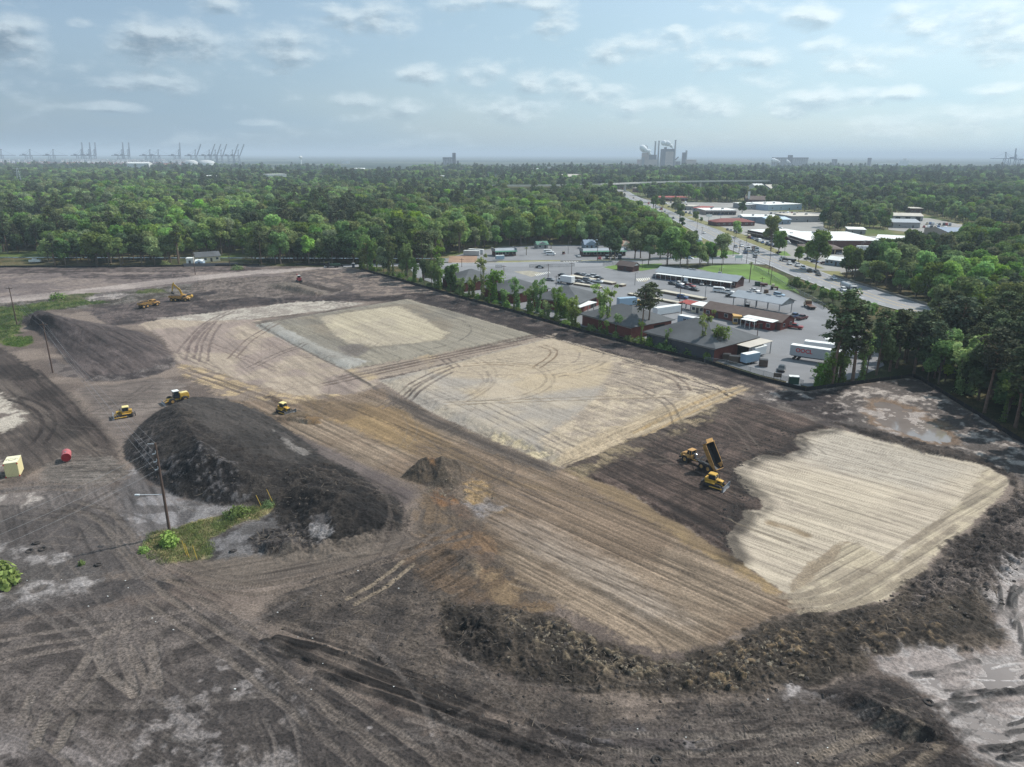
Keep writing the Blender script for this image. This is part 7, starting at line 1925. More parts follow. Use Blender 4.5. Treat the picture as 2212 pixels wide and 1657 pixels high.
def car_kind(kind):
 if kind in CARS: return CARS[kind]
 g, t = MB(), MB()
 if kind == 'sedan':
  body = body_mesh([(-2.3, .32), (2.25, .30), (2.32, .62), (1.95, .82), (.95, .95), (-1.65, 1.0), (-2.25, .95), (-2.35, .6)], .9)
  frustum(g, -1.75, 1.0, -1.05, .25, .80, .62, .94, 1.40); t.box(-1.08, .28, -.62, .62, 1.395, 1.44); ws = (1.42, -1.35, .33)
 elif kind == 'suv':
  body = body_mesh([(-2.3, .38), (2.3, .36), (2.36, .8), (2.1, 1.02), (1.0, 1.12), (-2.2, 1.15), (-2.36, .8)], .95)
  frustum(g, -2.25, 1.1, -2.05, .35, .84, .68, 1.10, 1.66); t.box(-2.1, .38, -.68, .68, 1.655, 1.72); ws = (1.45, -1.4, .38)
 elif kind == 'pickup':
  body = body_mesh([(-2.85, .48), (2.8, .45), (2.86, .85), (2.6, 1.08), (1.3, 1.16), (.0, 1.18), (-2.8, 1.16), (-2.9, .8)], .98)
  frustum(g, -.75, 1.4, -.55, .65, .86, .70, 1.15, 1.76); t.box(-.6, .68, -.70, .70, 1.755, 1.82); ws = (1.75, -1.75, .40)
 elif kind == 'van':
  body = body_mesh([(-2.8, .4), (2.75, .38), (2.85, .9), (2.3, 1.25), (1.75, 2.05), (1.4, 2.2), (-2.75, 2.2), (-2.85, .9)], .98)
  frustum(g, 1.15, 2.30, 1.05, 1.72, .99, .93, 1.28, 1.95); g.box(-2.4, .9, -.995, .995, 1.35, 1.85); t.box(-2.6, 1.3, -.8, .8, 2.2, 2.25); ws = (1.8, -1.75, .36)
 w = wheel_mesh(ws[2], .24)
 gm, tm = g.mesh('windows'), t.mesh('roof')
 bed = None
 if kind == 'pickup': bed = MB().box(-2.65, -.85, -.78, .78, 1.0, 1.195).mesh('bed')
 for m_ in (body,): m_.materials.append(PAINTS['white'])
 gm.materials.append(CARG); tm.materials.append(PAINTS['white']); w.materials.append(RUB)
 if bed: bed.materials.append(BLK)
 lt = MB(); lt.box(ws[0] + .75, ws[0] + .93, -.1, .1, -.08, .08); lm = lt.mesh('headlight'); lm.materials.append(TRIM)
 CARS[kind] = (body, gm, tm, w, bed, ws)
 return CARS[kind]
def _link(nm, me, parent, loc=(0, 0, 0), paint=None):
 o = bpy.data.objects.new(nm, me); COL.objects.link(o); o.parent = parent; o.location = loc
 if paint: o.material_slots[0].link = 'OBJECT'; o.material_slots[0].material = paint
 return o
def car(kind, paint, k, x, y, dx, dy, label, group=None, z=.1):
 body, gm, tm, w, bed, ws = car_kind(kind)
 p = GV(k, x, y); q = GV(k, x + dx * 8, y + dy * 8)
 e = empty({'sedan': 'parked_car', 'suv': 'parked_car', 'pickup': 'pickup_truck', 'van': 'van'}[kind], (p.x, p.y, z), heading(p, q), label, {'sedan': 'car', 'suv': 'car', 'pickup': 'pickup', 'van': 'van'}[kind], group)
 P_ = PAINTS[paint]
 _link('body', body, e, paint=P_); _link('windows', gm, e); _link('roof', tm, e, paint=P_)
 if bed: _link('bed', bed, e)
 for wx_ in (ws[0], ws[1]):
  for s in (-1, 1): _link('wheel', w, e, (wx_, s * .84, ws[2]))
 return e
LOTG = 'cars parked in the market lot'; HWG = 'traffic on the highway'; SHG = 'cars parked before the shops'
for row in [
 ('sedan','black',5,1445,492,1,.1,'black car left of the long raised platform beside the box truck'), ('sedan','grey',5,1305,542,1,.1,'dark grey car behind the white box truck'),
 ('sedan','black',5,1622,484,1,.12,'black car first in the row on the far platform edge'), ('sedan','silver',5,1688,490,1,.12,'silver car second in the row on the far platform edge'),
 ('sedan','silver',5,1742,506,1,.12,'silver low car third in the row by the far platform'), ('suv','silver',5,1795,504,1,.12,'silver tall car at the end of the row by the far platform'),
 ('sedan','black',5,1845,524,1,.14,'black car just in front of the silver tall car'), ('sedan','grey',5,1632,562,1,.14,'grey car between the two long platforms, leftmost'),
 ('suv','grey',5,1717,548,1,.14,'dark grey tall car between the two long platforms'), ('sedan','grey',5,1737,584,1,.14,'charcoal car nearest the pale low platform'),
 ('pickup','white',5,1838,564,1,.14,'white pickup beside the bright green twin-stemmed tree'),
 ('van','white',5,1312,258,1,.02,'white passenger van on the motel forecourt, nearer one'), ('van','white',5,1288,238,1,.02,'white passenger van on the motel forecourt, farther one'),
 ('sedan','silver',5,1625,277,.25,1,'silver car by the left end of the long motel'), ('sedan','black',5,2010,277,1,.0,'black car in front of the long motel'),
 ('sedan','darkblue',6,605,592,.4,1,'dark blue car at the left end of the long brick office'), ('sedan','black',6,803,674,1,.2,'black car at the left of the office car cluster'),
 ('pickup','white',6,866,678,1,.2,'white pickup in the office car cluster'), ('suv','black',6,957,682,1,.2,'black tall car behind the red car'), ('sedan','darkblue',6,886,708,1,.2,'dark blue car in front of the white pickup of the cluster'),
 ('sedan','red',6,1006,699,1,.2,'bright red car in the office car cluster'), ('sedan','grey',6,972,724,1,.2,'grey car in the middle of the office car cluster'), ('sedan','black',6,1045,740,1,.2,'black car nearest the viewer in the office car cluster'),
 ('sedan','grey',6,1124,678,.1,1,'small grey car standing end-on beside the office porch'), ('van','white',6,948,645,.1,1,'white van standing end-on at the office porch'),
 ('van','white',6,1322,756,1,.08,'white cargo van next to the white camper pickup'), ('pickup','white',6,1407,770,1,.1,'white pickup with camper top left of the black pickup'), ('sedan','black',6,1448,812,1,.05,'black low car in front of the camper pickup'),
 ('pickup','black',6,1552,798,1,.12,'black pickup by the open pole shed'), ('sedan','white',6,1710,752,1,.2,'white car beside the ochre kerb pile'), ('suv','lightblue',6,1980,803,1,.15,'grey-blue tall car at the right of the ochre kerb'),
 ('suv','blue',6,912,828,1,.15,'blue tall car between the platforms'), ('pickup','blue',6,2150,1040,.9,-.25,'blue pickup next to the open pole shed end'), ('pickup','maroon',7,1522,262,.9,-.22,'maroon pickup parked beside the blue pickup'),
 ('pickup','red',7,1438,362,1,.12,'red pickup at the end of the long red brick building'), ('sedan','black',7,1297,828,-.25,1,'small black car alone near the fence'), ('pickup','white',7,1048,590,.9,-.2,'white pickup behind the white box trailers'),
 ('sedan','white',6,958,378,1,.05,'white car left of the corner house'), ('sedan','lightblue',6,988,390,1,.05,'pale blue car left of the corner house, nearer the street'), ('sedan','silver',6,1150,384,1,-.05,'silver car in front of the corner house'),
 ('sedan','red',5,2100,380,1,0,'red car under the street-side grove'),
]: car(*row, group=LOTG)
for row in [
 ('sedan','grey',6,1500,260,.5,.32,'dark grey car on the highway past the lone round tree'), ('sedan','white',6,1566,252,.5,.32,'white car on the highway near the corner'), ('pickup','blue',6,1606,328,-.5,-.4,'blue pickup waiting at the crossing'),
 ('pickup','white',6,1718,346,-.5,-.4,'white pickup waiting behind the brown tipper'), ('sedan','grey',6,1714,374,-.5,-.4,'grey car waiting last at the crossing'), ('sedan','white',6,1155,108,.5,.4,'white car alone on the highway by the dark round tree'),
 ('suv','white',4,186,1182,.5,.4,'white tall car behind the work truck on the highway'), ('pickup','white',4,256,1198,.5,.4,'first white pickup in the highway queue'), ('suv','white',4,302,1220,.5,.4,'white tall car in the highway queue before the black pickup'),
 ('pickup','black',4,358,1246,.5,.4,'black pickup in the highway queue'), ('sedan','black',4,420,1252,.5,.3,'black car in the outer lane of the highway'), ('sedan','black',4,434,1278,.5,.3,'black car beside the other black car on the highway'),
 ('sedan','white',4,568,1310,.5,.3,'white car ahead of the tanker on the highway'), ('suv','white',8,430,508,.5,.3,'white tall car beside the tanker truck'),
 ('van','blue',3,1106,662,.5,.45,'blue van far up the highway'), ('van','red',3,1180,660,.5,.45,'red van far up the highway'), ('sedan','grey',3,1250,697,.5,.4,'grey car far up the highway behind the tow truck'), ('sedan','grey',3,1320,728,.5,.4,'grey car in the middle of the highway'),
 ('sedan','white',3,1346,768,.5,.4,'white car in the middle of the highway'), ('pickup','grey',3,1392,786,-.5,-.4,'grey pickup on the left side of the highway'), ('van','red',3,958,532,.5,.4,'red van under the overpass'), ('sedan','red',3,912,592,-.5,-.5,'red car on the far left lane of the highway'),
 ('sedan','grey',3,1115,632,.5,.4,'dark car just below the overpass shops'), ('sedan','white',3,985,585,.5,.4,'small white car near the overpass'), ('sedan','black',3,1050,610,.5,.4,'small black car near the overpass'), ('sedan','silver',3,1225,680,.5,.4,'silver car following the red van'),
]: car(*row, group=HWG, z=.166)
for row in [
 ('sedan','black',6,1410,70,.4,.6,'black car leftmost in the row before the red roofed shop'), ('sedan','grey',6,1448,80,.4,.6,'grey car second in the row before the red roofed shop'), ('suv','black',6,1490,92,.4,.6,'black tall car third in the row before the red roofed shop'), ('sedan','white',6,1526,106,1,.1,'white car last in the row before the red roofed shop'),
 ('pickup','white',6,1540,48,1,.0,'white pickup behind the red roofed shop row'), ('suv','red',6,1665,162,1,.2,'red tall car first in the long shop car row'), ('sedan','silver',6,1712,178,.5,.6,'silver car second in the long shop car row'), ('suv','grey',6,1760,190,.5,.6,'grey tall car third in the long shop car row'),
 ('sedan','white',6,1806,207,.5,.6,'white car fourth in the long shop car row'), ('suv','silver',6,1855,222,.5,.6,'silver tall car fifth in the long shop car row'), ('sedan','blue',6,1898,238,.8,.4,'blue car next to last in the long shop car row'), ('sedan','maroon',6,1946,256,1,.1,'maroon car last in the long shop car row'),
 ('sedan','maroon',6,1700,107,1,.1,'maroon car by the white shop front, far end'), ('sedan','silver',6,1758,132,1,.1,'silver car by the white shop front'), ('van','white',6,1900,165,1,.1,'white van parked at the shop front'), ('sedan','white',6,1952,190,1,.1,'white car at the big shop front'), ('van','white',6,2060,222,1,.05,'long white van at the big shop front'),
 ('suv','black',4,30,968,1,.2,'black tall car at the big shop corner'), ('sedan','blue',4,30,1022,1,.1,'blue car on the shop forecourt near the verge'), ('sedan','black',4,72,1032,1,.1,'black car on the shop forecourt near the verge'),
 ('sedan','black',4,346,1140,1,.1,'black car on the grass in front of the tan building'), ('sedan','blue',4,405,1163,1,.1,'bright blue car in front of the small office'), ('sedan','maroon',4,485,1176,1,.05,'maroon car beside the small office'),
 ('pickup','white',4,280,1102,1,-.05,'white pickup in front of the tan building'), ('sedan','white',4,482,1095,1,-.05,'white car at the tan building garage'), ('sedan','silver',4,626,1093,1,.05,'silver car at the right end of the tan building'), ('sedan','grey',4,735,1088,1,-.05,'grey car left of the white box trailer'),
 ('sedan','silver',4,855,1168,1,.1,'silver car in front of the blue workshop'), ('pickup','white',4,770,1012,1,.1,'white pickup beside the red tractor unit'), ('pickup','grey',4,960,1190,1,.1,'grey pickup at the edge of the trees by the workshop'), ('van','white',4,1440,1058,1,-.05,'white van before the rounded roof shed'),
 ('sedan','white',4,960,1060,1,.1,'white car between the garage works and box trailer'), ('sedan','grey',4,1940,978,1,0,'dark car before the wide works bays'), ('sedan','white',3,1330,660,1,.05,'white car before the striped store'), ('sedan','grey',3,1360,686,1,.05,'grey car on the far shop lot'),
 ('sedan','black',3,1450,718,1,.05,'black car before the grey flat store'), ('sedan','silver',3,1540,745,1,.05,'silver car before the blue fronted store'), ('pickup','white',3,1960,868,1,-.05,'white pickup beside the red mansard shop'), ('sedan','blue',3,1800,755,1,0,'blue car beside the wide pale store'),
 ('sedan','white',4,100,870,1,.05,'white car parked on the shop roof side'), ('sedan','grey',3,1420,735,1,.1,'grey car near the far sign'), ('sedan','white',3,1490,630,1,0,'small white car at the striped store corner'),
]: car(*row, group=SHG, z=.05)

rc = random.Random(3)
for k, (x0, y0), (x1, y1), n, dx, dy, lab, grp in [(4, (1350, 862), (1590, 878), 9, .3, 1, 'vehicle in the front row of the crowded works yard', 'vehicles in the works yard'), (4, (1370, 835), (1570, 846), 8, .3, 1, 'vehicle in the back row of the crowded works yard', 'vehicles in the works yard'),
  (4, (20, 985), (110, 1004), 4, .5, .5, 'car in the short row before the big white shop', SHG), (3, (2050, 950), (2200, 1010), 6, .5, .6, 'car in the row before the long shop row', SHG), (3, (1300, 648), (1500, 650), 7, .2, 1, 'car in the row before the striped store', SHG),
  (3, (1500, 735), (1640, 742), 5, .2, 1, 'car in the row before the blue fronted store', SHG), (3, (1960, 770), (2200, 776), 8, .2, 1, 'car in the row beside the dark round tree', SHG), (4, (20, 745), (250, 740), 7, .2, 1, 'car in the row before the white industrial block', SHG), (4, (1100, 1035), (1260, 1045), 5, .6, .3, 'truck or car in front of the open garage bays', SHG), (5, (1860, 300), (2080, 296), 4, .2, 1, 'car at the kerb of the long motel', LOTG)]:
 for i in range(n):
  t = (i + rc.uniform(-.2, .2)) / max(1, n - 1)
  car(rc.choice(['sedan', 'suv', 'pickup', 'van']), rc.choice(['white', 'white', 'silver', 'grey', 'black', 'red', 'blue', 'tan']), k, x0 + (x1 - x0) * t, y0 + (y1 - y0) * t, dx, dy, lab, grp, .06)
def at_frame(k, a, b):
 p, q = GV(k, *a), GV(k, *b); return (p + q) / 2, heading(p, q), (q - p).length
def box_trailer(label, k, a, b, L_, h=2.7, w=2.4, deck=1.1, m='white', name='box_trailer', z=.1, cat='trailer', text=None, tcol=None, tsize=1.2, toff=0., tside=-1, tz=None):
 c, rz, _ = at_frame(k, a, b)
 e = empty(name, (c.x, c.y, z), rz, label, cat)
 bx = part_box(e, 'box', PAINTS[m] if m in PAINTS else m, -L_ / 2, L_ / 2, -w / 2, w / 2, deck, deck + h, bevel=.04)
 part_box(e, 'roof', TRIM, -L_ / 2 + .05, L_ / 2 - .05, -w / 2 + .05, w / 2 - .05, deck + h - .01, deck + h + .04)
 n = int(L_ / .6)
 part(bx, 'side_ribs', PAINTS[m] if m in PAINTS else m, lambda b: [b.box(-L_ / 2 + .3 + .6 * i, -L_ / 2 + .36 + .6 * i, s * w / 2 - .02, s * w / 2 + .02, deck + .1, deck + h - .1) for i in range(n) for s in (-1, 1)])
 if deck > .5:
  part_box(e, 'chassis', BLK, -L_ / 2 + .2, L_ / 2 - .3, -.5, .5, deck - .35, deck - .003)
  for x in (-L_ / 2 + 1.2, -L_ / 2 + 2.4):
   for s in (-1, 1): _link('wheel', car_kind('pickup')[3], e, (x, s * (w / 2 - .25), .40))
  for s in (-1, 1): part_box(e, 'landing_leg', STEEL, L_ / 2 - 2.2, L_ / 2 - 2.05, s * .6 - .06, s * .6 + .06, 0, deck - .35)
 if text:
  cu = bpy.data.curves.new('lettering', 'FONT'); cu.body = text; cu.size = tsize; cu.align_x = 'CENTER'; cu.align_y = 'CENTER'; cu.extrude = .01; cu.offset = .03
  cu.materials.append(tcol)
  t_ = bpy.data.objects.new('lettering', cu)
  me = bpy.data.meshes.new_from_object(t_); bpy.data.objects.remove(t_)
  o = bpy.data.objects.new('lettering', me); COL.objects.link(o); o.parent = e
  o.location = (toff, tside * (w / 2 + .04), tz or deck + h * .55); o.rotation_euler = (math.pi / 2, 0, 0 if tside < 0 else math.pi)
 return e
REDP = M_('red_lettering', (196, 36, 44), .5, var=.02); NAVY = M_('navy_lettering', (36, 44, 70), .5, var=.02)
_p = GV(7, 1480, 700); _q = GV(7, 1860, 745)
box_trailer('grey container trailer with red OOCL lettering behind the big pine', 7, (1490, 705), (1850, 760), 13.7, 2.9, 2.5, 1.3, 'silver', text='OOCL', tcol=REDP, tsize=1.6, toff=-3.0)
box_trailer('white container trailer just behind the lettered grey one', 7, (1640, 660), (1990, 705), 13.7, 2.9, 2.5, 1.3, 'white')
box_trailer('white container trailer mostly hidden by the right wood', 7, (1900, 640), (2180, 672), 13.7, 2.9, 2.5, 1.3, 'white')
box_trailer('white container with dark lettering between the last two warehouses', 6, (880, 1100), (1210, 1165), 12.2, 2.8, 2.5, .2, 'lightblue', name='shipping_container', cat='container', text='MAERSK', tcol=NAVY, tsize=1.5, toff=-1.0)
box_trailer('long white container lying behind the second nearest warehouse', 6, (620, 1010), (860, 975), 12.2, 2.6, 2.5, .2, 'white', name='shipping_container', cat='container')
box_trailer('white box trailer nearest the fence beside brown skips', 7, (870, 765), (1020, 735), 5.5, 2.4, 2.2, .7, 'lightblue')
box_trailer('white box trailer behind the one nearest the fence', 7, (960, 690), (1095, 655), 5.5, 2.4, 2.2, .7, 'white')
box_trailer('white cargo trailer before the short motel', 5, (705, 312), (795, 308), 4.8, 2.0, 2.0, .5, 'lightblue')
box_trailer('pale shipping container on the bare lot by the short motel', 5, (380, 258), (500, 262), 9.5, 2.6, 2.4, .15, 'silver', name='shipping_container', cat='container')
box_trailer('pale shipping container beside the other on the bare lot', 5, (430, 240), (545, 246), 9.5, 2.6, 2.4, .15, 'silver', name='shipping_container', cat='container')
box_trailer('white box trailer right of the tan building', 4, (800, 1080), (895, 1080), 12, 3.0, 2.5, 1.2, 'white', z=.05)

def truck(label, k, rear, front, kind='box', paint='white', box='white', L_=8., z=.1, name='box_truck'):
 c, rz, _ = at_frame(k, rear, front)
 e = empty(name, (c.x, c.y, z), rz, label, 'truck')
 h = L_ / 2
 part(e, 'cab', PAINTS[paint], lambda b: b.prism([(h - 2.3, .6), (h, .6), (h, 1.5), (h - .8, 1.7), (h - 1.2, 2.7), (h - 2.3, 2.75)], -1.1, 1.1), bevel=.06)
 part(e, 'windscreen', CARG, lambda b: b.loft([[(h - .86, -1.0, 1.72), (h - .84, 1.0, 1.72), (h - 1.19, .95, 2.62), (h - 1.21, -.95, 2.62)], [(h - .78, -1.0, 1.74), (h - .76, 1.0, 1.74), (h - 1.11, .95, 2.64), (h - 1.13, -.95, 2.64)]]))
 for s in (-1, 1): part_box(e, 'side_window', CARG, h - 2.1, h - 1.25, min(s * 1.09, s * 1.12), max(s * 1.09, s * 1.12), 1.75, 2.5)
 part_box(e, 'chassis', BLK, -h, h - .3, -.5, .5, .55, .95)
 for x in ((h - 1.2), (-h + 1.4), (-h + 2.5)):
  for s in (-1, 1): _link('wheel', car_kind('pickup')[3], e, (x, s * 1.0, .42)).scale = (1.15, 1.2, 1.15)
 if kind == 'box': part_box(e, 'box', PAINTS[box], -h, h - 2.4, -1.25, 1.25, 1.0, 3.7, bevel=.04)
 elif kind == 'flat':
  part_box(e, 'flatbed', PAINTS[box], -h, h - 2.4, -1.2, 1.2, 1.0, 1.2)
  part_box(e, 'headboard', PAINTS[box], h - 2.5, h - 2.42, -1.2, 1.2, 1.2, 2.3)
 elif kind == 'tip':
  part(e, 'tipping_body', PAINTS[box], lambda b: (b.box(-h, h - 2.5, -1.25, 1.25, 1.0, 1.15), b.box(-h, h - 2.5, -1.25, -1.15, 1.15, 2.5), b.box(-h, h - 2.5, 1.15, 1.25, 1.15, 2.5), b.box(h - 2.6, h - 2.5, -1.15, 1.15, 1.15, 2.6), b.box(-h, -h + .1, -1.15, 1.15, 1.15, 2.3)))
 elif kind == 'tank':
  part(e, 'tank', PAINTS[box], lambda b: b.cyl((-h, 0, 2.0), (h - 2.8, 0, 2.0), 1.1, 1.1, 16))
  for x in (-h + .2, h - 3.0): part(e, 'tank_hoop', BLK, lambda b: (b.box(x - .08, x + .08, -1.2, -1.1, .9, 3.2), b.box(x - .08, x + .08, 1.1, 1.2, .9, 3.2), b.box(x - .08, x + .08, -1.2, 1.2, 3.2, 3.3)))
 elif kind == 'crew': part_box(e, 'tool_body', PAINTS[box], -h, h - 2.5, -1.1, 1.1, .95, 1.9, bevel=.05)
 return e
truck('white box truck beside the long raised platform', 5, (1570, 590), (1380, 560), 'box', 'white', 'white', 9)
truck('yellow cabbed lorry with white box behind the dark pine', 6, (235, 925), (415, 912), 'box', 'yellow', 'lightblue', 10)
truck('old flatbed truck by the lot fence near the big pine', 7, (1660, 165), (1560, 105), 'flat', 'tan', 'brown', 8)
truck('brown tipper truck with white cab waiting at the crossing', 6, (1665, 275), (1770, 330), 'tip', 'white', 'brown', 10, .166, 'tipper_truck')
truck('white lorry beside the brown tipper at the crossing', 6, (1600, 285), (1655, 312), 'crew', 'white', 'grey', 7, .166)
truck('white tanker truck on the highway near the barrier', 8, (400, 470), (560, 535), 'tank', 'white', 'silver', 12, .166, 'tanker_truck')
truck('white work truck with dark trailer bed in the highway queue', 4, (215, 1165), (115, 1150), 'crew', 'white', 'black', 10, .166)
truck('red tractor unit beside the tan building', 4, (655, 1008), (730, 1010), 'flat', 'red', 'black', 7, .05, 'tractor_unit')
truck('tow truck carrying a red car up the highway', 3, (1265, 700), (1310, 720), 'flat', 'red', 'grey', 8, .166)
truck('dark green service truck standing by the site entrance', 10, (1985, 125), (1840, 128), 'crew', 'black', 'green', 7.5, 0., 'service_truck')
# police car
e = car('sedan', 'black', 5, 1195, 402, 1, .03, 'black and white police car on the market lot', LOTG)
part_box(e, 'white_doors', PAINTS['white'], -.9, .8, -.915, .915, .42, .86); part_box(e, 'light_bar', PAINTS['blue'], -.35, -.15, -.5, .5, 1.44, 1.54)

# ------------------------------------------------------------------ poles, wires, fences
WOODP = M_('weathered_pole', (92, 74, 66), .9, var=.2, scale=2)
GREYP = M_('grey_pole', (128, 126, 124), .7, var=.1)
PALEP = M_('pale_steel_pole', (196, 200, 204), .6, var=.05)
WIRE = M_('wire', (120, 120, 122), .6)
CERAM = M_('insulator', (206, 206, 210), .3)
YTUBE = M_('yellow_guard', (188, 156, 62), .6)
def pole(label, k, x, yb, yt, style='wood', r=.17, z0=0., group=None, arm=True):
 b_ = GV(k, x, yb); h = top_h(b_, fy(k, yt))
 nm = {'wood': 'utility_pole', 'lamp': 'street_lamp', 'steel': 'transmission_pole'}[style]
 e = empty(nm, (b_.x, b_.y, z0), 0, label, 'pole' if style != 'lamp' else 'lamp', group)
 m = {'wood': WOODP, 'lamp': GREYP, 'steel': PALEP}[style]
 part(e, 'shaft', m, lambda b: b.cyl((0, 0, -.3), (0, 0, h), r, r * .62, 8))
 if style == 'wood' and arm: part_box(e, 'crossarm', WOODP, -1.1, 1.1, -.06, .06, h - .75, h - .58)
 if style == 'lamp':
  a = part(e, 'arm', m, lambda b: b.cyl((0, 0, h - .1), (1.5, 0, h + .1), .05)); part_box(e, 'lamp_head', TRIM, 1.3, 1.9, -.14, .14, h + .02, h + .18)
 if style == 'steel':
  for j in range(3): part(e, 'crossarm', m, lambda b: b.cyl((-1.6, 0, h - 1 - 2.4 * j), (1.6, 0, h - .8 - 2.4 * j), .12, .12, 5))
 return e, h
pl = {}
b_ = GV(13, 548, 1313)
eA, hA = pole('tall dark utility pole rising from the grass patch with white insulators', 13, 548, 1315, 535, r=.24, z0=ground_z(b_.x, b_.y), arm=False)
for j, yy in enumerate((605, 672, 738)):
 z = top_h(b_, fy(13, yy))
 a = part(eA, 'insulator', CERAM, lambda b: (b.cyl((0, 0, z - .25), (-.75, .2, z - .55), .07, .10, 6), b.cyl((-.05, 0, z - .2), (-.05, 0, z + .15), .16, .16, 8)))
z = top_h(b_, fy(13, 970)); part(eA, 'lamp_arm', PALEP, lambda b: (b.cyl((0, 0, z), (-3.4, -.6, z + .25), .05, .05, 5), b.box(-4.0, -3.3, -.75, -.45, z + .15, z + .32)))
part(eA, 'bracket', PALEP, lambda b: b.cyl((0, 0, hA - .15), (-1.2, .1, hA - .2), .04, .04, 5))
eB, hB = pole('utility pole standing below the far left mound', 9, 585, 1290, 720, r=.2)
eC, hC = pole('utility pole in the weeds at the far left edge', 9, 190, 765, 330, r=.2)
pole('utility pole beside the haul road behind the excavator', 1, 1688, 1268, 1080, r=.2)
pole('utility pole at the weedy far corner of the site', 10, 775, 118, -30, r=.2)
def wires(name, label, A, hA_, B, hB_, offs, sag=1.2, r=.015):
 e = empty(name, A, 0, label, 'power line')
 for k, (o1, o2) in enumerate(offs):
  P = []
  p, q = Vector((0, 0, hA_)) + Vector(o1), Vector(B) - Vector(A) + Vector((0, 0, hB_)) + Vector(o2)
  for i in range(13):
   t = i / 12; v = p.lerp(q, t); v.z -= sag * 4 * t * (1 - t); P.append(v)
  part(e, 'wire', WIRE, lambda b: b.tube(P, r, 3))
pA, pB, pC = eA.location.copy(), eB.location.copy(), eC.location.copy()
wires('power_line', 'power wires strung from the tall pole over the dark heap to the left pole', pA, hA, pB, hB, [((-.7, .2, -1.3), (-1, 0, -.7)), ((-.7, .2, -3.0), (1, 0, -.7)), ((-.7, .2, -4.6), (0, 0, -1.6)), ((0, 0, 0), (0, 0, 0))])
wires('power_line', 'power wires running from the mound pole to the weed-edge pole', pB, hB, pC, hC, [((-1, 0, -.7), (-1, 0, -.7)), ((1, 0, -.7), (1, 0, -.7)), ((0, 0, 0), (0, 0, 0))])
pN = G(-500, 1560); wires('power_line', 'power wires leaving the tall pole toward the lower left', pA, hA, pN, 12, [((-.7, .2, -1.3), (0, 0, 0)), ((-.7, .2, -3.0), (1, 0, -1)), ((-.7, .2, -4.6), (2, 0, -2))])
LG = 'poles in the market lot'
for k, x, yb, yt, st, lab in [
 (5,330,390,290,'wood','utility pole at the lot edge by the farthest warehouse'),(5,795,482,365,'wood','utility pole behind the second farthest warehouse'),(5,1285,512,350,'wood','utility pole beside the police car'),(5,1543,477,335,'wood','utility pole near the far platform end'),(5,1372,602,482,'wood','utility pole in front of the white box truck'),
 (6,385,682,540,'lamp','lamp pole near the worn paint hatch'),(6,880,872,690,'wood','utility pole by the blue tall car'),(6,895,1046,852,'wood','utility pole before the red canopy'),(6,1160,847,672,'lamp','lamp pole at the near end of the platform'),(6,1338,562,352,'wood','utility pole behind the long brick office'),
 (6,1470,362,150,'wood','utility pole beside the lone round tree'),(6,1535,332,178,'wood','utility pole right of the lone round tree'),(6,1618,440,220,'wood','utility pole at the crossing corner'),(6,1718,442,330,'wood','short pole at the crossing corner'),(6,1778,762,585,'wood','utility pole by the ochre kerb'),
 (6,1862,562,255,'wood','tall utility pole on the lawn by the highway'),(6,1884,670,465,'wood','utility pole at the lawn corner'),(7,1015,582,280,'wood','utility pole behind the white box trailers'),(7,568,690,470,'wood','utility pole at the corner of the nearest warehouse'),(6,970,500,395,'wood','utility pole behind the office roof units'),
 (6,465,495,385,'wood','utility pole behind the brick hut'),(6,730,470,380,'wood','utility pole on the side street verge'),(5,1505,245,110,'lamp','lamp pole behind the motel forecourt'),
 (3,1060,692,615,'lamp','highway lamp far up near the inn'),(3,1145,705,640,'lamp','highway lamp next up from the blue van'),(3,1222,728,650,'lamp','highway lamp near the silver car'),(3,1295,762,682,'lamp','highway lamp mid-way up the highway'),(3,1597,882,790,'wood','utility pole on the highway edge past the dark tree'),(3,1640,922,852,'wood','short pole on the highway edge'),
 (3,1915,960,860,'lamp','lamp pole on the verge before the shops'),(3,2025,1000,880,'lamp','lamp pole beside the shop car row'),(4,140,1100,985,'lamp','lamp pole on the little lawn by the highway'),(4,330,1150,1005,'lamp','lamp pole before the tan building'),(4,395,1145,1045,'lamp','short lamp pole before the tan building'),(4,550,1090,970,'lamp','lamp pole at the tan building garage'),
 (4,800,1145,970,'lamp','tall lamp pole by the white box trailer'),(4,782,1180,985,'lamp','tall lamp pole before the blue workshop'),(4,752,1205,1135,'wood','leaning post right of the small office'),(4,1140,1025,965,'lamp','lamp pole at the garage works'),(3,1465,705,660,'lamp','lamp pole by the grey flat store'),(3,1800,800,690,'lamp','lamp pole by the wide pale store'),
 (6,1320,560,480,'lamp','short lamp behind the office roof'),(7,185,245,60,'wood','dark pole before the long white container'),
]: pole(lab, k, x, yb, yt, st, .15, group=LG if k in (5, 6, 7) else 'poles beside the highway')
for k, x, yb, yt, lab in [(2,942,450,395,'leftmost pale pole above the wood'),(2,1045,455,405,'second pale pole above the wood'),(2,1492,490,405,'pale pole left of the grain tower'),(2,1635,490,415,'pale pole below the grain tower'),(2,1900,480,410,'pale pole right of the grain tower'),(2,2008,485,390,'pale pole left of the tall twin'),(2,2072,500,395,'tallest pale pole near the overpass'),(2,2155,500,405,'pale pole next to the tallest one'),
  (3,185,490,385,'pale pole beside the grey industrial shed'),(3,305,490,395,'pale pole beside the white tower block'),(3,768,480,390,'pale pole over the overpass'),(3,1317,470,395,'pale pole right of the overpass middle')]:
 pole('tall slim transmission pole, ' + lab, k, x, yb, yt, 'steel', .35, group='transmission poles above the wood')
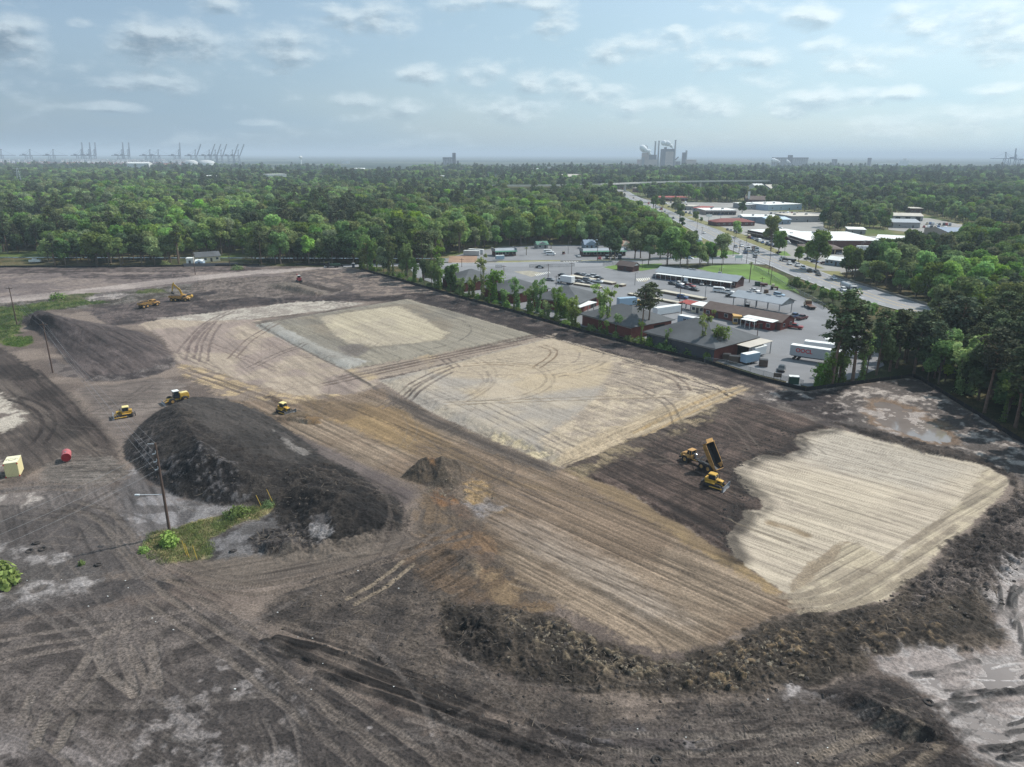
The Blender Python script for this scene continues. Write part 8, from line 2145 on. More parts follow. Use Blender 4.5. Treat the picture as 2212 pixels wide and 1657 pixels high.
# lattice pylon at far left
def lattice(label, k, x, yb, yt):
 b_ = GV(k, x, yb); h = top_h(b_, fy(k, yt)); e = empty('lattice_pylon', (b_.x, b_.y, 0), .4, label, 'pylon')
 def legs(b):
  for sx in (-1, 1):
   for sy in (-1, 1): b.cyl((sx * 4, sy * 4, 0), (sx * .7, sy * .7, h), .22, .15, 4)
  for j in range(7):
   z0, z1 = h * j / 7, h * (j + 1) / 7; w0, w1 = 4 - 3.3 * j / 7, 4 - 3.3 * (j + 1) / 7
   for s in (-1, 1): b.cyl((-w0, s * w0, z0), (w1, s * w1, z1), .1, .1, 3); b.cyl((s * w0, -w0, z0), (s * w1, w1, z1), .1, .1, 3)
 part(e, 'frame', PALEP, legs)
 for j in range(3): part(e, 'crossarm', PALEP, lambda b: b.cyl((-6 + j, 0, h - 2 - 4 * j), (6 - j, 0, h - 2 - 4 * j), .25, .25, 4))
lattice('grey lattice pylon standing in the wood at far left', 1, 185, 540, 340)

FABRIC = M_('black_silt_fabric', (30, 31, 33), .8, var=.2, scale=1)
def silt_fence(px, label, world=None):
 e = empty('silt_fence', (0, 0, 0), 0, label, 'fence')
 line_prism('fabric', px, .06, -.05, .95, FABRIC, None, e)
 P = [G(*p) for p in px]; run = 0
 me = MB().box(-.04, .04, -.04, .04, -.1, 1.15).mesh('stake'); me.materials.append(WOODP)
 for a, b in zip(P[:-1], P[1:]):
  n = max(1, int((b - a).length / 3.2))
  for i in range(n):
   o = bpy.data.objects.new('stake', me); COL.objects.link(o); o.parent = e; q = a.lerp(b, i / n); o.location = (q.x, q.y, 0)
silt_fence(FENCE_PX[1:], 'black silt fence running along the warehouses and the right wood')
silt_fence([(-60,578.5),(60,577.5),(250,578),(400,576),(520,574.5),(560,574)], 'black silt fence along the far wood edge at left')
silt_fence([(640,573),(700,573),(742,577)], 'short black silt fence at the far site corner')
MESHM = mat('chain_link', srgb(120, 124, 126), .6, alpha=.22)
def chain(px, label, h=1.9, step=4.):
 e = empty('chain_link_fence', (0, 0, 0), 0, label, 'fence')
 P = [GV(*p) for p in px]
 line_prism('mesh', None, .03, .1, h, MESHM, None, e, world=P)
 me = MB().cyl((0, 0, 0), (0, 0, h + .1), .045, .045, 5).mesh('post'); me.materials.append(STEEL)
 for a, b in zip(P[:-1], P[1:]):
  n = max(1, int((b - a).length / step))
  for i in range(n):
   o = bpy.data.objects.new('post', me); COL.objects.link(o); o.parent = e; q = a.lerp(b, i / n); o.location = (q.x, q.y, 0)
 line_prism('top_rail', None, .06, h, h + .06, STEEL, None, e, world=P)
chain([(6, 1700, 500), (6, 1900, 605), (6, 2080, 720), (6, 2212, 790), (7, 1640, 60), (7, 1780, 150)], 'chain link fence between the lawn, the lot and the highway shrubs')
chain([(7, 450, 735), (7, 700, 775), (7, 950, 850), (7, 1250, 930), (7, 1540, 1000)], 'low chain link fence behind the silt fence at the lot end', 1.6)
chain([(5, 700, 402), (5, 780, 402)], 'short wire fence panel at the street gate, left', 1.8)
chain([(5, 1075, 395), (5, 1580, 385)], 'long wire fence along the side street', 1.8)
chain([(5, 1890, 375), (5, 2100, 368)], 'wire fence left of the brick hut', 1.8)
line_prism('board_fence', [V(1, 1590, 1198), V(1, 1800, 1196), V(1, 2060, 1190)], .12, 0, 1.7, M_('grey_board_fence', (104, 102, 104), .9), None)
tag(bpy.data.objects['board_fence'], 'low grey garden fence in front of the cream cottage', 'fence')

# ------------------------------------------------------------------ site objects
def site_box():
 c = GV(12, 135, 1078); a, b = GV(12, 65, 1083), GV(12, 213, 1062)
 e = empty('storage_container', (a.x, a.y, ground_z(a.x, a.y) - .03), heading(a, b), 'cream storage container with black swirl emblem on its roof', 'container')
 L_ = (b - a).length; D_, h = 3.4, 2.7; m = M_('cream_container_paint', (222, 208, 160), .55, var=.06)
 part_box(e, 'body', m, 0, L_, 0, D_, 0, h)
 part_box(e, 'roof', M_('pale_cream_roof', (228, 220, 186), .6, var=.05), -.03, L_ + .03, -.03, D_ + .03, h + .003, h + .08)
 for j in range(10): part_box(e, 'side_rib', m, L_ * (j + .3) / 10, L_ * (j + .7) / 10, -.05, .0, .15, h - .12)
 def swirl(b):
  for s, (r0, w, a0, a1) in enumerate(((1.0, .16, .3, 3.6), (.62, .14, 3.3, 6.6), (.9, .1, 3.9, 5.6))):
   P = [(L_ / 2 + r0 * math.cos(t), D_ / 2 + .55 * r0 * math.sin(t)) for t in np.linspace(a0, a1, 14)]
   Q = [(L_ / 2 + (r0 - w) * math.cos(t), D_ / 2 + .55 * (r0 - w * 1.3) * math.sin(t)) for t in np.linspace(a0, a1, 14)]
   for i in range(13): b.quad((*P[i], h + .09), (*P[i + 1], h + .09), (*Q[i + 1], h + .09), (*Q[i], h + .09))
 part(e, 'emblem', BLK, swirl)
 for x in (.02, L_ - .02):
  for z in (.15, h - .2): part_box(e, 'corner_casting', REDP, x - .1, x + .1, -.12, -.01, z - .1, z + .1)
site_box()
def red_tank():
 a, b = GV(12, 715, 925), GV(12, 718, 875)
 e = empty('red_tank', (a.x, a.y, ground_z(a.x, a.y)), heading(a, b), 'red cylindrical fuel tank lying on the scraped patch', 'tank'); e.scale = (.68, .68, .68)
 m = M_('faded_red_tank', (178, 96, 98), .5, var=.2); m2 = M_('red_tank_end', (150, 34, 42), .5, var=.1)
 part(e, 'barrel', m, lambda b: b.cyl((.05, 0, 1.35), (4.0, 0, 1.35), 1.2, 1.2, 24), smooth=False)
 part(e, 'end_plate', m2, lambda b: b.cyl((0, 0, 1.35), (.08, 0, 1.35), 1.17, 1.17, 24))
 for x in (.7, 3.2): part_box(e, 'saddle', STEEL, x - .15, x + .15, -.9, .9, 0, .45)
 part(e, 'filler_cap', STEEL, lambda b: b.cyl((1.2, 0, 2.5), (1.2, 0, 2.75), .2, .2, 8)); part(e, 'vent', STEEL, lambda b: b.cyl((3.3, .3, 2.4), (3.3, .3, 3.0), .06, .06, 6))
red_tank()
def small(name, label, cat, k, x, y, parts, rz=0, z=None):
 p = GV(k, x, y); e = empty(name, (p.x, p.y, .1 if z is None else z), rz, label, cat)
 for nm, m, *bx in parts: part_box(e, nm, m, *bx)
 return e
BLUEP = M_('toilet_blue', (62, 84, 110), .5); GRN = M_('dark_green_metal', (40, 70, 58), .5, var=.15); RUSTB = M_('rusty_brown_metal', (92, 78, 68), .8, var=.25)
small('portable_toilet', 'blue portable toilet with white roof at the site corner', 'toilet', 10, 2140, 128, [('cabin', BLUEP, -.6, .6, -.6, .6, 0, 2.1), ('roof', TRIM, -.65, .65, -.65, .65, 2.103, 2.3), ('door', DOORM, -.4, .4, -.63, -.6, .1, 1.9)], z=0)
small('transformer_box', 'dark green transformer cabinet on a pale slab at the lot end', 'cabinet', 7, 1430, 975, [('slab', CONC, -1.6, 1.6, -1.2, 1.2, 0, .2), ('cabinet', GRN, -1.2, 1.2, -.8, .8, .203, 2.1), ('lid', TRIM, -1.25, 1.25, -.85, .85, 2.103, 2.2)], -.25, 0)
small('notice_board', 'brown notice board on two posts near the fence', 'sign', 7, 1250, 935, [('board', RUSTB, -1.0, 1.0, -.05, .05, .9, 2.0), ('post', WOODP, -.9, -.8, .053, .13, 0, 2.1), ('post', WOODP, .8, .9, .053, .13, 0, 2.1)], -.3, 0)
for x, y, s, lab in ((690, 715, 1.0, 'tall brown skip nearest the brick warehouse end'), (765, 745, 1.1, 'brown skip left of the nearest box trailer'), (820, 735, .9, 'dark red skip tucked behind the box trailer'), (1095, 780, 1., 'brown skip standing alone on the tarmac')):
 small('waste_skip', lab, 'skip', 7, x, y, [('bin', RUSTB, -1.1 * s, 1.1 * s, -.9, .9, .1, 1.9 * s), ('lid', BLK, -1.12 * s, 1.12 * s, -.92, .92, 1.9 * s + .003, 1.9 * s + .08)], -.25)
small('dumpster', 'dark green dumpster at the end of the long office', 'dumpster', 6, 1740, 685, [('bin', GRN, -1.2, 1.2, -.8, .8, .1, 1.7), ('lid', BLK, -1.22, 1.22, -.82, .82, 1.703, 1.78)], -.3)
small('storage_tank', 'grey round water tank on the ochre kerb', 'tank', 6, 1835, 778, [('base', CONC, -1, 1, -1, 1, 0, .2)], 0).name
part(bpy.data.objects['storage_tank'], 'tank_body', RUSTB, lambda b: b.cyl((0, 0, .2), (0, 0, 1.9), 1.0, .9, 16))
line_prism('ochre_kerb', [V(6, 1600, 757), V(6, 1800, 780), V(6, 2000, 808)], 1.6, 0, .5, M_('ochre_curb', (178, 150, 96), .9), None); tag(bpy.data.objects['ochre_kerb'], 'long ochre kerb island in the lot behind the open shed', 'kerb')
small('farm_tractor', 'old brown tractor at the lawn edge', 'tractor', 6, 1925, 728, [('bonnet', PAINTS['brown'], .0, 1.6, -.4, .4, .7, 1.4), ('cab', PAINTS['tan'], -1.2, 0, -.7, .7, .7, 2.4), ('wheel', RUB, -1.5, -.4, -1.0, -.72, 0, 1.3), ('wheel', RUB, -1.5, -.4, .72, 1.0, 0, 1.3), ('wheel', RUB, 1.0, 1.6, -.8, -.5, 0, .7), ('wheel', RUB, 1.0, 1.6, .5, .8, 0, .7)], -.3)
small('farm_trailer', 'dark red farm trailer beside the dumpster', 'trailer', 6, 1808, 692, [('bed', PAINTS['maroon'], -1.6, 1.6, -.9, .9, .5, 1.4), ('wheel', RUB, -.4, .4, -1.1, -.92, 0, .75), ('wheel', RUB, -.4, .4, .92, 1.1, 0, .75)], -.2)
small('forklift', 'dark forklift parked under the open shed', 'forklift', 6, 1622, 925, [('body', PAINTS['black'], -.9, .9, -.55, .55, .3, 1.2), ('mast', BLK, .9, 1.05, -.45, .45, .1, 2.4), ('overhead_guard', BLK, -.6, .5, -.5, .5, 2.0, 2.1), ('guard_post', BLK, -.58, -.5, -.48, -.4, 1.2, 2.0), ('guard_post', BLK, .4, .48, .4, .48, 1.2, 2.0)], -.3)
small('golf_cart', 'small cart on the motel forecourt', 'cart', 5, 1455, 250, [('body', PAINTS['maroon'], -1, 1, -.5, .5, .3, .9), ('roof', PAINTS['tan'], -.8, .6, -.5, .5, 1.7, 1.78), ('post', BLK, -.78, -.7, -.45, .45, .9, 1.7), ('post', BLK, .5, .58, -.45, .45, .9, 1.7)], 1.)
small('trench_digger', 'small red digging machine beside the open trench', 'digger', 10, 1540, 285, [('body', M_('digger_red', (150, 50, 58), .5, var=.2), -1.0, 1.0, -.8, .8, .7, 1.9), ('track', TRK, -1.3, 1.3, -1.1, -.7, 0, .7), ('track', TRK, -1.3, 1.3, .7, 1.1, 0, .7), ('cab', CABG, -.5, .6, -.6, .5, 1.9, 2.9), ('cab_roof', TRIM, -.6, .7, -.65, .55, 2.903, 3.0), ('boom', MATS['digger_red'], 1.0, 1.4, -.2, .2, 1.0, 3.2), ('stick', MATS['digger_red'], 1.4, 2.8, -.15, .15, 2.9, 3.2)], 2.2, 0)
small('boat', 'white boat on a trailer in the yard at far left', 'boat', 1, 310, 1165, [('hull', TRIM, -3, 2.6, -1, 1, .6, 1.6), ('cabin', TRIM, -1.4, .6, -.7, .7, 1.603, 2.3), ('trailer', BLK, -3.2, 3.4, -.5, .5, .35, .55)], .3, 0)
small('road_sign', 'pale green road sign board beside the crossing', 'sign', 6, 1530, 412, [('panel', M_('pale_sign', (190, 208, 200), .6), -2.2, 2.2, -.06, .06, 1.6, 3.2), ('post', STEEL, -1.8, -1.65, .063, .15, 0, 3.2), ('post', STEEL, 1.65, 1.8, .063, .15, 0, 3.2)], .1)
small('shop_sign', 'white pole sign in front of the red mansard shop', 'sign', 3, 1700, 800, [('panel', TRIM, -2.6, 2.6, -.15, .15, 3.2, 5.4), ('post', STEEL, -.15, .15, .153, .4, 0, 5.4)], .1)
small('dark_sign', 'dark billboard beside the overpass ramp', 'sign', 3, 742, 525, [('panel', BLK, -4, 4, -.2, .2, 9, 13.5), ('post', STEEL, -.3, .3, .203, .7, 0, 13)], 0)
# yellow guy-wire guards, discarded tyres
YG = 'yellow guy wire guards'
for (a, b, lab) in [((13, 685, 1482), (13, 645, 1390), 'leftmost slanted yellow guard in front of the grass patch'), ((13, 708, 1508), (13, 672, 1395), 'middle slanted yellow guard in front of the grass patch'), ((13, 775, 1530), (13, 728, 1400), 'rightmost slanted yellow guard in front of the grass patch'), ((13, 1310, 1090), (13, 1226, 1058), 'left slanted yellow guard at the foot of the dark heap'), ((13, 1400, 1065), (13, 1328, 1030), 'right slanted yellow guard at the foot of the dark heap')]:
 p = GV(*a); q0 = GV(*b, 2.3); h_ = 2.3
 d = pix_ray(*V(*b)); q = Vector((p.x + (-.55 if a[1] < 1000 else -.9), p.y + .3, 2.3))
 z = ground_z(p.x, p.y); o = MB().cyl((0, 0, 0), (q.x - p.x, q.y - p.y, 2.3), .045, .045, 6).build('guy_guard', YTUBE); o.location = (p.x, p.y, z - .1); tag(o, lab, 'guard', YG)
def tyre_mesh():
 b = MB(); n, m = 16, 8; rings = []
 for i in range(n):
  a = 2 * math.pi * i / n; rings.append([((.42 + .15 * math.cos(t)) * math.cos(a), (.42 + .15 * math.cos(t)) * math.sin(a), .13 + .13 * math.sin(t)) for t in np.linspace(0, 2 * math.pi, m, endpoint=False)])
 b.loft(rings + rings[:1], cap=False); return b.mesh('tyre')
tm_ = tyre_mesh(); tm_.materials.append(RUB)
for k, x, y, lab in [(17,222,290,'discarded tyre at the back of the pale debris pile'),(17,262,326,'discarded tyre on the right of the pale debris pile'),(17,182,338,'discarded tyre on the left of the pale debris pile'),(17,600,420,'lone discarded tyre beside the curved track'),(13,1392,1340,'discarded tyre on the small brush heap'),(13,1070,1455,'discarded tyre on the grey ground left of the brush heap'),(20,1078,1262,'discarded tyre at the edge of the wet silt'),(19,885,1622,'discarded ring-shaped tyre at the bottom edge')]:
 p = GV(k, x, y); o = bpy.data.objects.new('discarded_tyre', tm_); COL.objects.link(o); o.location = (p.x, p.y, ground_z(p.x, p.y) - .03); o.rotation_euler = (rnd.uniform(-.3, .3), rnd.uniform(-.3, .3), 0); tag(o, lab, 'tyre', 'discarded tyres')
# loose stuff: clods, sticks, litter
def in_poly_pts(px, n, rs):
 P = wp(px); lo, hi = P.min(0), P.max(0); out = []
 while len(out) < n:
  q = lo + rs.rand(4 * n, 2) * (hi - lo); out += list(q[poly_in(P, q[:, 0], q[:, 1])])
 return out[:n]
BAND = [(935,1300),(1060,1300),(1230,1350),(1400,1430),(1490,1415),(1660,1357),(1850,1322),(2000,1240),(2160,1095),(2215,1060),(2240,1220),(2150,1330),(1900,1410),(1700,1495),(1400,1500),(1100,1480),(940,1380)]
DARKF = [(560,1340),(830,1200),(1000,1260),(940,1380),(1100,1490),(1400,1510),(1700,1510),(1950,1480),(2060,1590),(1900,1680),(1200,1680),(800,1440)]
def loose(name, label, areas, m, make, kind='stuff'):
 rs = np.random.RandomState(len(name)); b = MB()
 for px, n in areas:
  for (x, y) in in_poly_pts(px, n, rs): make(b, x, y, ground_z(x, y), rs)
 o = b.build(name, m); tag(o, label, name.replace('_', ' ').split()[-1], kind=kind)
def clod(b, x, y, z, rs):
 r = .07 + .24 * rs.rand() ** 4; t = rs.uniform(0, 6.28); s = rs.uniform(.6, 1.3, 3)
 v = [(1, 0, 0), (0, 1, 0), (-1, 0, 0), (0, -1, 0), (0, 0, .8), (.75, .7, .45), (-.7, .7, .4), (-.7, -.75, .45), (.7, -.7, .4)]
 P = [(x + r * s[0] * (p[0] * math.cos(t) - p[1] * math.sin(t)) * rs.uniform(.8, 1.2), y + r * s[1] * (p[0] * math.sin(t) + p[1] * math.cos(t)) * rs.uniform(.8, 1.2), z - .05 + r * s[2] * p[2]) for p in v]
 b.add(P, [(0, 5, 4), (5, 1, 4), (1, 6, 4), (6, 2, 4), (2, 7, 4), (7, 3, 4), (3, 8, 4), (8, 0, 4), (0, 1, 5), (1, 2, 6), (2, 3, 7), (3, 0, 8)])
def stick(b, x, y, z, rs):
 l = rs.uniform(.3, 1.4); t = rs.uniform(0, 6.28); r = rs.uniform(.02, .05); e = rs.uniform(-.1, .35)
 b.cyl((x, y, z + .03), (x + l * math.cos(t), y + l * math.sin(t), z + .05 + l * e), r, r * .6, 4)
def chip(b, x, y, z, rs):
 s = rs.uniform(.04, .10); t = rs.uniform(0, 6.28); c, d = math.cos(t) * s, math.sin(t) * s
 b.box(x - s, x + s, y - s * .6, y + s * .6, z, z + .06)
HEAP = vp13 = [V(13, *p) for p in [(200,640),(440,820),(850,800),(1230,960),(1500,830),(1800,790),(2040,1000),(1900,1220),(1540,1200),(1240,1060),(800,1030),(400,860)]]
CEDGE = [(1720,945),(1640,990),(1590,1015),(1640,1085),(1600,1110),(1570,1165),(1585,1200),(1540,1160),(1560,1060),(1600,975),(1700,925)]
CLOD_D = M_('dark_clods', (62, 56, 52), .95, var=.4, scale=.8); CLOD_P = M_('pale_clods', (112, 102, 88), .95, var=.4, scale=.8)
loose('dark_soil_clods', 'dark soil clods strewn over the churned band and heaps', [(BAND, 2600), (DARKF, 1400), (HEAP, 1100), (CEDGE, 700)], CLOD_D, clod)
loose('pale_soil_clods', 'pale sandy clods in the churned band before the pads', [([(1110,1345),(1370,1425),(1500,1425),(1720,1370),(1760,1400),(1600,1490),(1400,1480),(1150,1400)], 520), (BAND, 160), ([(880,1040),(960,1045),(1060,1030),(1080,1090),(960,1080)], 120)], CLOD_P, clod)
loose('broken_branches', 'broken branches and roots scattered on the dark ground', [(BAND, 240), (DARKF, 150), (HEAP, 50), ([V(13, *p) for p in [(1200,1350),(1500,1250),(1720,1400),(1500,1520)]], 60)], M_('dead_wood', (112, 100, 88), .9, var=.4), stick)
loose('white_litter', 'white litter flecks scattered over the lower site', [([(0,1230),(330,1240),(560,1260),(900,1190),(1000,1300),(900,1500),(400,1500),(0,1350)], 18), (DARKF, 8)], TRIM, chip)
def tufts(b, x, y, z, rs):
 for _ in range(5):
  t = rs.uniform(0, 6.28); l = rs.uniform(.2, .55); w = .035; dx, dy = rs.uniform(-.2, .2, 2); px, py = x + rs.uniform(-.3, .3), y + rs.uniform(-.3, .3)
  c, s = math.cos(t) * w, math.sin(t) * w; b.add([(px - c, py - s, z - .03), (px + c, py + s, z - .03), (px + dx, py + dy, z + l)], [(0, 1, 2)])
GRASS_PX = [(302,1178),(322,1152),(370,1142),(440,1127),(520,1102),(590,1085),(598,1094),(560,1116),(490,1143),(455,1163),(465,1180),(438,1210),(345,1218),(314,1202)]
loose('tall_grass', 'green and straw grass tufts round the tall pole', [(GRASS_PX, 1500)], M_('grass_blades', (122, 130, 80), .9, var=.45, scale=.5), tufts)
loose('far_weeds', 'green weeds on the bank below the haul road', [([(-40,668),(40,660),(120,650),(200,648),(240,652),(150,664),(90,672),(50,690),(42,720),(0,740),(-60,740)], 1500), ([V(9, *p) for p in [(20,940),(150,890),(350,890),(370,960),(220,1010),(60,990)]], 500)], M_('weed_blades', (84, 112, 48), .9, var=.4, scale=.5), lambda b, x, y, z, rs: tufts(b, x, y, z + .1, rs))
# water lying on the ground
WATER = mat('muddy_water', srgb(122, 112, 106), .06, var=.12, scale=.2, spec=.5)
def water(name, px, z): sheet(name, px, WATER, z)
water('puddle', [(2330,1200),(2215,1215),(2160,1270),(2140,1295),(2165,1350),(2200,1400),(2060,1410),(1960,1420),(2020,1515),(2070,1580),(2100,1640),(2180,1740),(2480,1740),(2480,1200)], -.27)
water('puddle', [(1870,862),(1930,864),(2000,892),(2060,927),(2075,962),(2000,957),(1905,922),(1865,897)], -.24)

# ------------------------------------------------------------------ overpass, port and mill on the skyline
def overpass():
 P = [G(px, py, 13.) for px, py in [(1040,401),(1176,400),(1296,398),(1376,394.5),(1464,392),(1560,390.5),(1660,390)]]
 e = empty('overpass', (0, 0, 0), 0, 'long grey highway overpass crossing the main road', 'bridge')
 line_prism('deck', None, 12, 11.6, 13.0, CONC, None, e, world=P)
 line_prism('parapet', None, .4, 13.003, 14.2, CONC, None, e, world=[p - Vector((0, 6, 0)) for p in P])
 for a, b in zip(P[2:-2], P[3:-1]):
  n = int((b - a).length / 32)
  for i in range(n):
   q = a.lerp(b, i / n); part_box(e, 'pier', CONC, q.x - 1, q.x + 1, q.y - 5, q.y + 5, 0, 11.597)
 line_prism('embankment', None, 34, -.1, 11.0, VERGE, None, e, world=[P[0], P[1], P[2]])
 for a, b in zip(P[:-1], P[1:]):
  d = (b - a).normalized(); n_ = Vector((-d.y, d.x, 0)); CLEAR.append(np.array([tuple((a - n_ * 170)[:2]), tuple((b - n_ * 170)[:2]), tuple((b + n_ * 25)[:2]), tuple((a + n_ * 25)[:2])]))
overpass()
def far_pt(k, x, dist_):
 d = pix_ray(*V(k, x, 300)); s = dist_ / d[1]; return Vector((d[0] * s, dist_, 0))
CRN = M_('crane_pale_blue', (118, 124, 138), .6, var=.05); CRD = M_('crane_dark_blue', (70, 92, 124), .6, var=.05)
def crane(label, k, x, dist_, boom, m=CRN, side=1, sc=1.):
 p = far_pt(k, x, dist_); e = empty('port_crane', p, 0, label, 'crane', 'container cranes of the port'); e.scale = (sc * side, sc, sc)
 def legs(b):
  for x_ in (-15, 15):
   for y_ in (-9, 9): b.cyl((x_, y_, 0), (x_ * .9, y_ * .8, 44), 2., 1.7, 5)
   b.box(x_ - 1, x_ + 1, -9, 9, 14, 16)
  for y_ in (-9, 9): b.box(-15, 15, y_ - .8, y_ + .8, 14, 16); b.cyl((-15, y_, 15), (15, y_ * .8, 43), .7, .7, 4)
 part(e, 'portal', m, legs)
 part(e, 'girder', m, lambda b: (b.box(-48, 18, -4, -2.5, 42, 46), b.box(-48, 18, 2.5, 4, 42, 46), b.box(-30, -16, -5, 5, 46, 52)))
 part(e, 'apex', m, lambda b: (b.cyl((8, -6, 44), (14, 0, 74), 1.5, 1.3, 4), b.cyl((8, 6, 44), (14, 0, 74), 1.5, 1.3, 4), b.cyl((-14, 0, 46), (14, 0, 74), .5, .5, 4), b.cyl((-46, 0, 46), (14, 0, 74), .35, .35, 4), b.box(11, 17, -3, 3, 72, 76)))
 c, s = math.cos(boom), math.sin(boom)
 def bm(b):
  for y_ in (-3, 3): b.cyl((18, y_, 44), (18 + 68 * c, y_, 44 + 68 * s), 2., 1.7, 4)
  for j in range(9):
   f = 68 * j / 8; b.cyl((18 + f * c, -3, 44 + f * s), (18 + f * c, 3, 44 + f * s), .6, .6, 4)
  b.cyl((14, 0, 74), (18 + 60 * c, 0, 44 + 60 * s), .35, .35, 4)
  if boom > .5: b.cyl((18 + 68 * c, -3, 44 + 68 * s), (18 + 60 * c + 3, 0, 44 + 60 * s), 1.2, 1.2, 4)
 part(e, 'boom', m, bm)
R_ = math.radians
for x, bo, lab in [(10,0,'lowered-boom crane at the very left edge'),(258,0,'second lowered-boom crane from the left'),(458,0,'third lowered-boom crane from the left'),(700,86,'first of three cranes with upright booms'),(766,86,'second of three cranes with upright booms'),(812,86,'third of three cranes with upright booms'),(1050,86,'left one of the pair with upright booms'),(1102,86,'right one of the pair with upright booms'),
  (1290,0,'left one of the pair with level booms'),(1362,0,'right one of the pair with level booms'),(1538,86,'single crane with upright boom'),(1680,64,'first crane of the row with slanting booms'),(1800,64,'second crane of the row with slanting booms'),(1852,64,'third crane of the row with slanting booms'),(1902,64,'fourth crane of the row with slanting booms'),(2000,64,'fifth crane of the row with slanting booms'),(2050,64,'last crane of the row with slanting booms')]:
 crane('pale container crane, ' + lab, 1, x, 4050, R_(bo))
crane('dark blue crane with level boom at the far right edge', 4, 2060, 3650, 0, CRD, -1, .95)
crane('dark blue crane with raised boom at the far right edge', 4, 2150, 3700, R_(86), CRD, -1, .8)
crane('dark blue crane cut off by the right picture edge', 4, 2260, 3750, 0, CRD, -1, .9)
# yard gantries and stacked containers
rs_ = np.random.RandomState(4)
gm_ = MB(); [gm_.box(x_ - .9, x_ + .9, y_ - .9, y_ + .9, 0, 24) for x_ in (-13, 13) for y_ in (-5, 5)]; gm_.box(-16, 16, -5.5, -3.5, 24, 27).box(-16, 16, 3.5, 5.5, 24, 27)
gm_ = gm_.mesh('yard_gantry'); gm_.materials.append(M_('gantry_white', (224, 224, 224), .6))
for j in range(46):
 x = rs_.uniform(-40, 1620); d_ = rs_.uniform(3250, 3950); p = far_pt(1, x, d_)
 o = bpy.data.objects.new('yard_gantry', gm_); COL.objects.link(o); o.location = p; o.rotation_euler = (0, 0, rs_.uniform(-.2, .2)); tag(o, 'white gantry crane among the port stacks, ' + ('near', 'middle', 'far')[int((d_ - 3250) / 234)] + ' row, ' + ('at the left edge', 'left', 'below the three upright booms', 'below the upright pair', 'right')[min(4, max(0, int(x / 330)))], 'gantry', 'yard gantries of the port')
def stacks():
 b = MB(); cols = []
 pal = [srgb(150, 84, 72), srgb(170, 110, 88), srgb(130, 60, 56), srgb(96, 110, 134), srgb(170, 170, 170), srgb(190, 120, 80), srgb(120, 124, 130)]
 for j in range(900):
  p = far_pt(1, rs_.uniform(-60, 1640), rs_.uniform(3150, 4000)); h = 2.6 * rs_.randint(2, 6); l = rs_.choice([12, 24, 36])
  b.box(p.x - l / 2, p.x + l / 2, p.y - 6, p.y + 6, 0, h); cols += [pal[rs_.randint(len(pal))]] * 8
 m = bpy.data.materials.new('container_paints'); m.use_nodes = True; N = m.node_tree.nodes; a = N.new('ShaderNodeVertexColor'); a.layer_name = 'paint'; m.node_tree.links.new(a.outputs[0], N['Principled BSDF'].inputs['Base Color'])
 o = b.build('container_stacks', m); tag(o, 'rust red and grey stacks of containers filling the port yard', 'containers', kind='stuff')
 at = o.data.color_attributes.new('paint', 'FLOAT_COLOR', 'POINT'); at.data.foreach_set('color', np.array([(*c, 1) for c in cols], np.float32).ravel())
stacks()
CLEAR.append(np.array([tuple(far_pt(1, -200, 2750)[:2]), tuple(far_pt(1, 1500, 2750)[:2]), tuple(far_pt(1, 1800, 4200)[:2]), tuple(far_pt(1, -200, 4200)[:2])]))
for x, r, lab in ((1655, 26, 'left domed white storage tank before the port'), (1785, 34, 'right domed white storage tank before the port')):
 p = far_pt(1, x, 3150); e = empty('domed_tank', p, 0, lab, 'tank')
 part(e, 'shell', TRIM, lambda b: b.cyl((0, 0, 0), (0, 0, 18), r, r, 24)); part(e, 'dome', M_('dome_grey', (190, 190, 188)), lambda b: b.loft([[(r * f * math.cos(t), r * f * math.sin(t), z) for t in np.linspace(0, 6.283, 24, endpoint=False)] for f, z in ((1, 18), (.85, 24), (.55, 28), (.1, 30))]))
BRN = M_('mill_tan', (178, 158, 146), .85, var=.15, scale=.05); DRK = M_('mill_dark', (92, 84, 92), .8, var=.12, scale=.05); STK = M_('stack_grey', (150, 146, 146), .8, var=.1, scale=.05)
VIEWS[30] = (1560, 340, 7.373); VIEWS[31] = (1000, 370, 7.373)
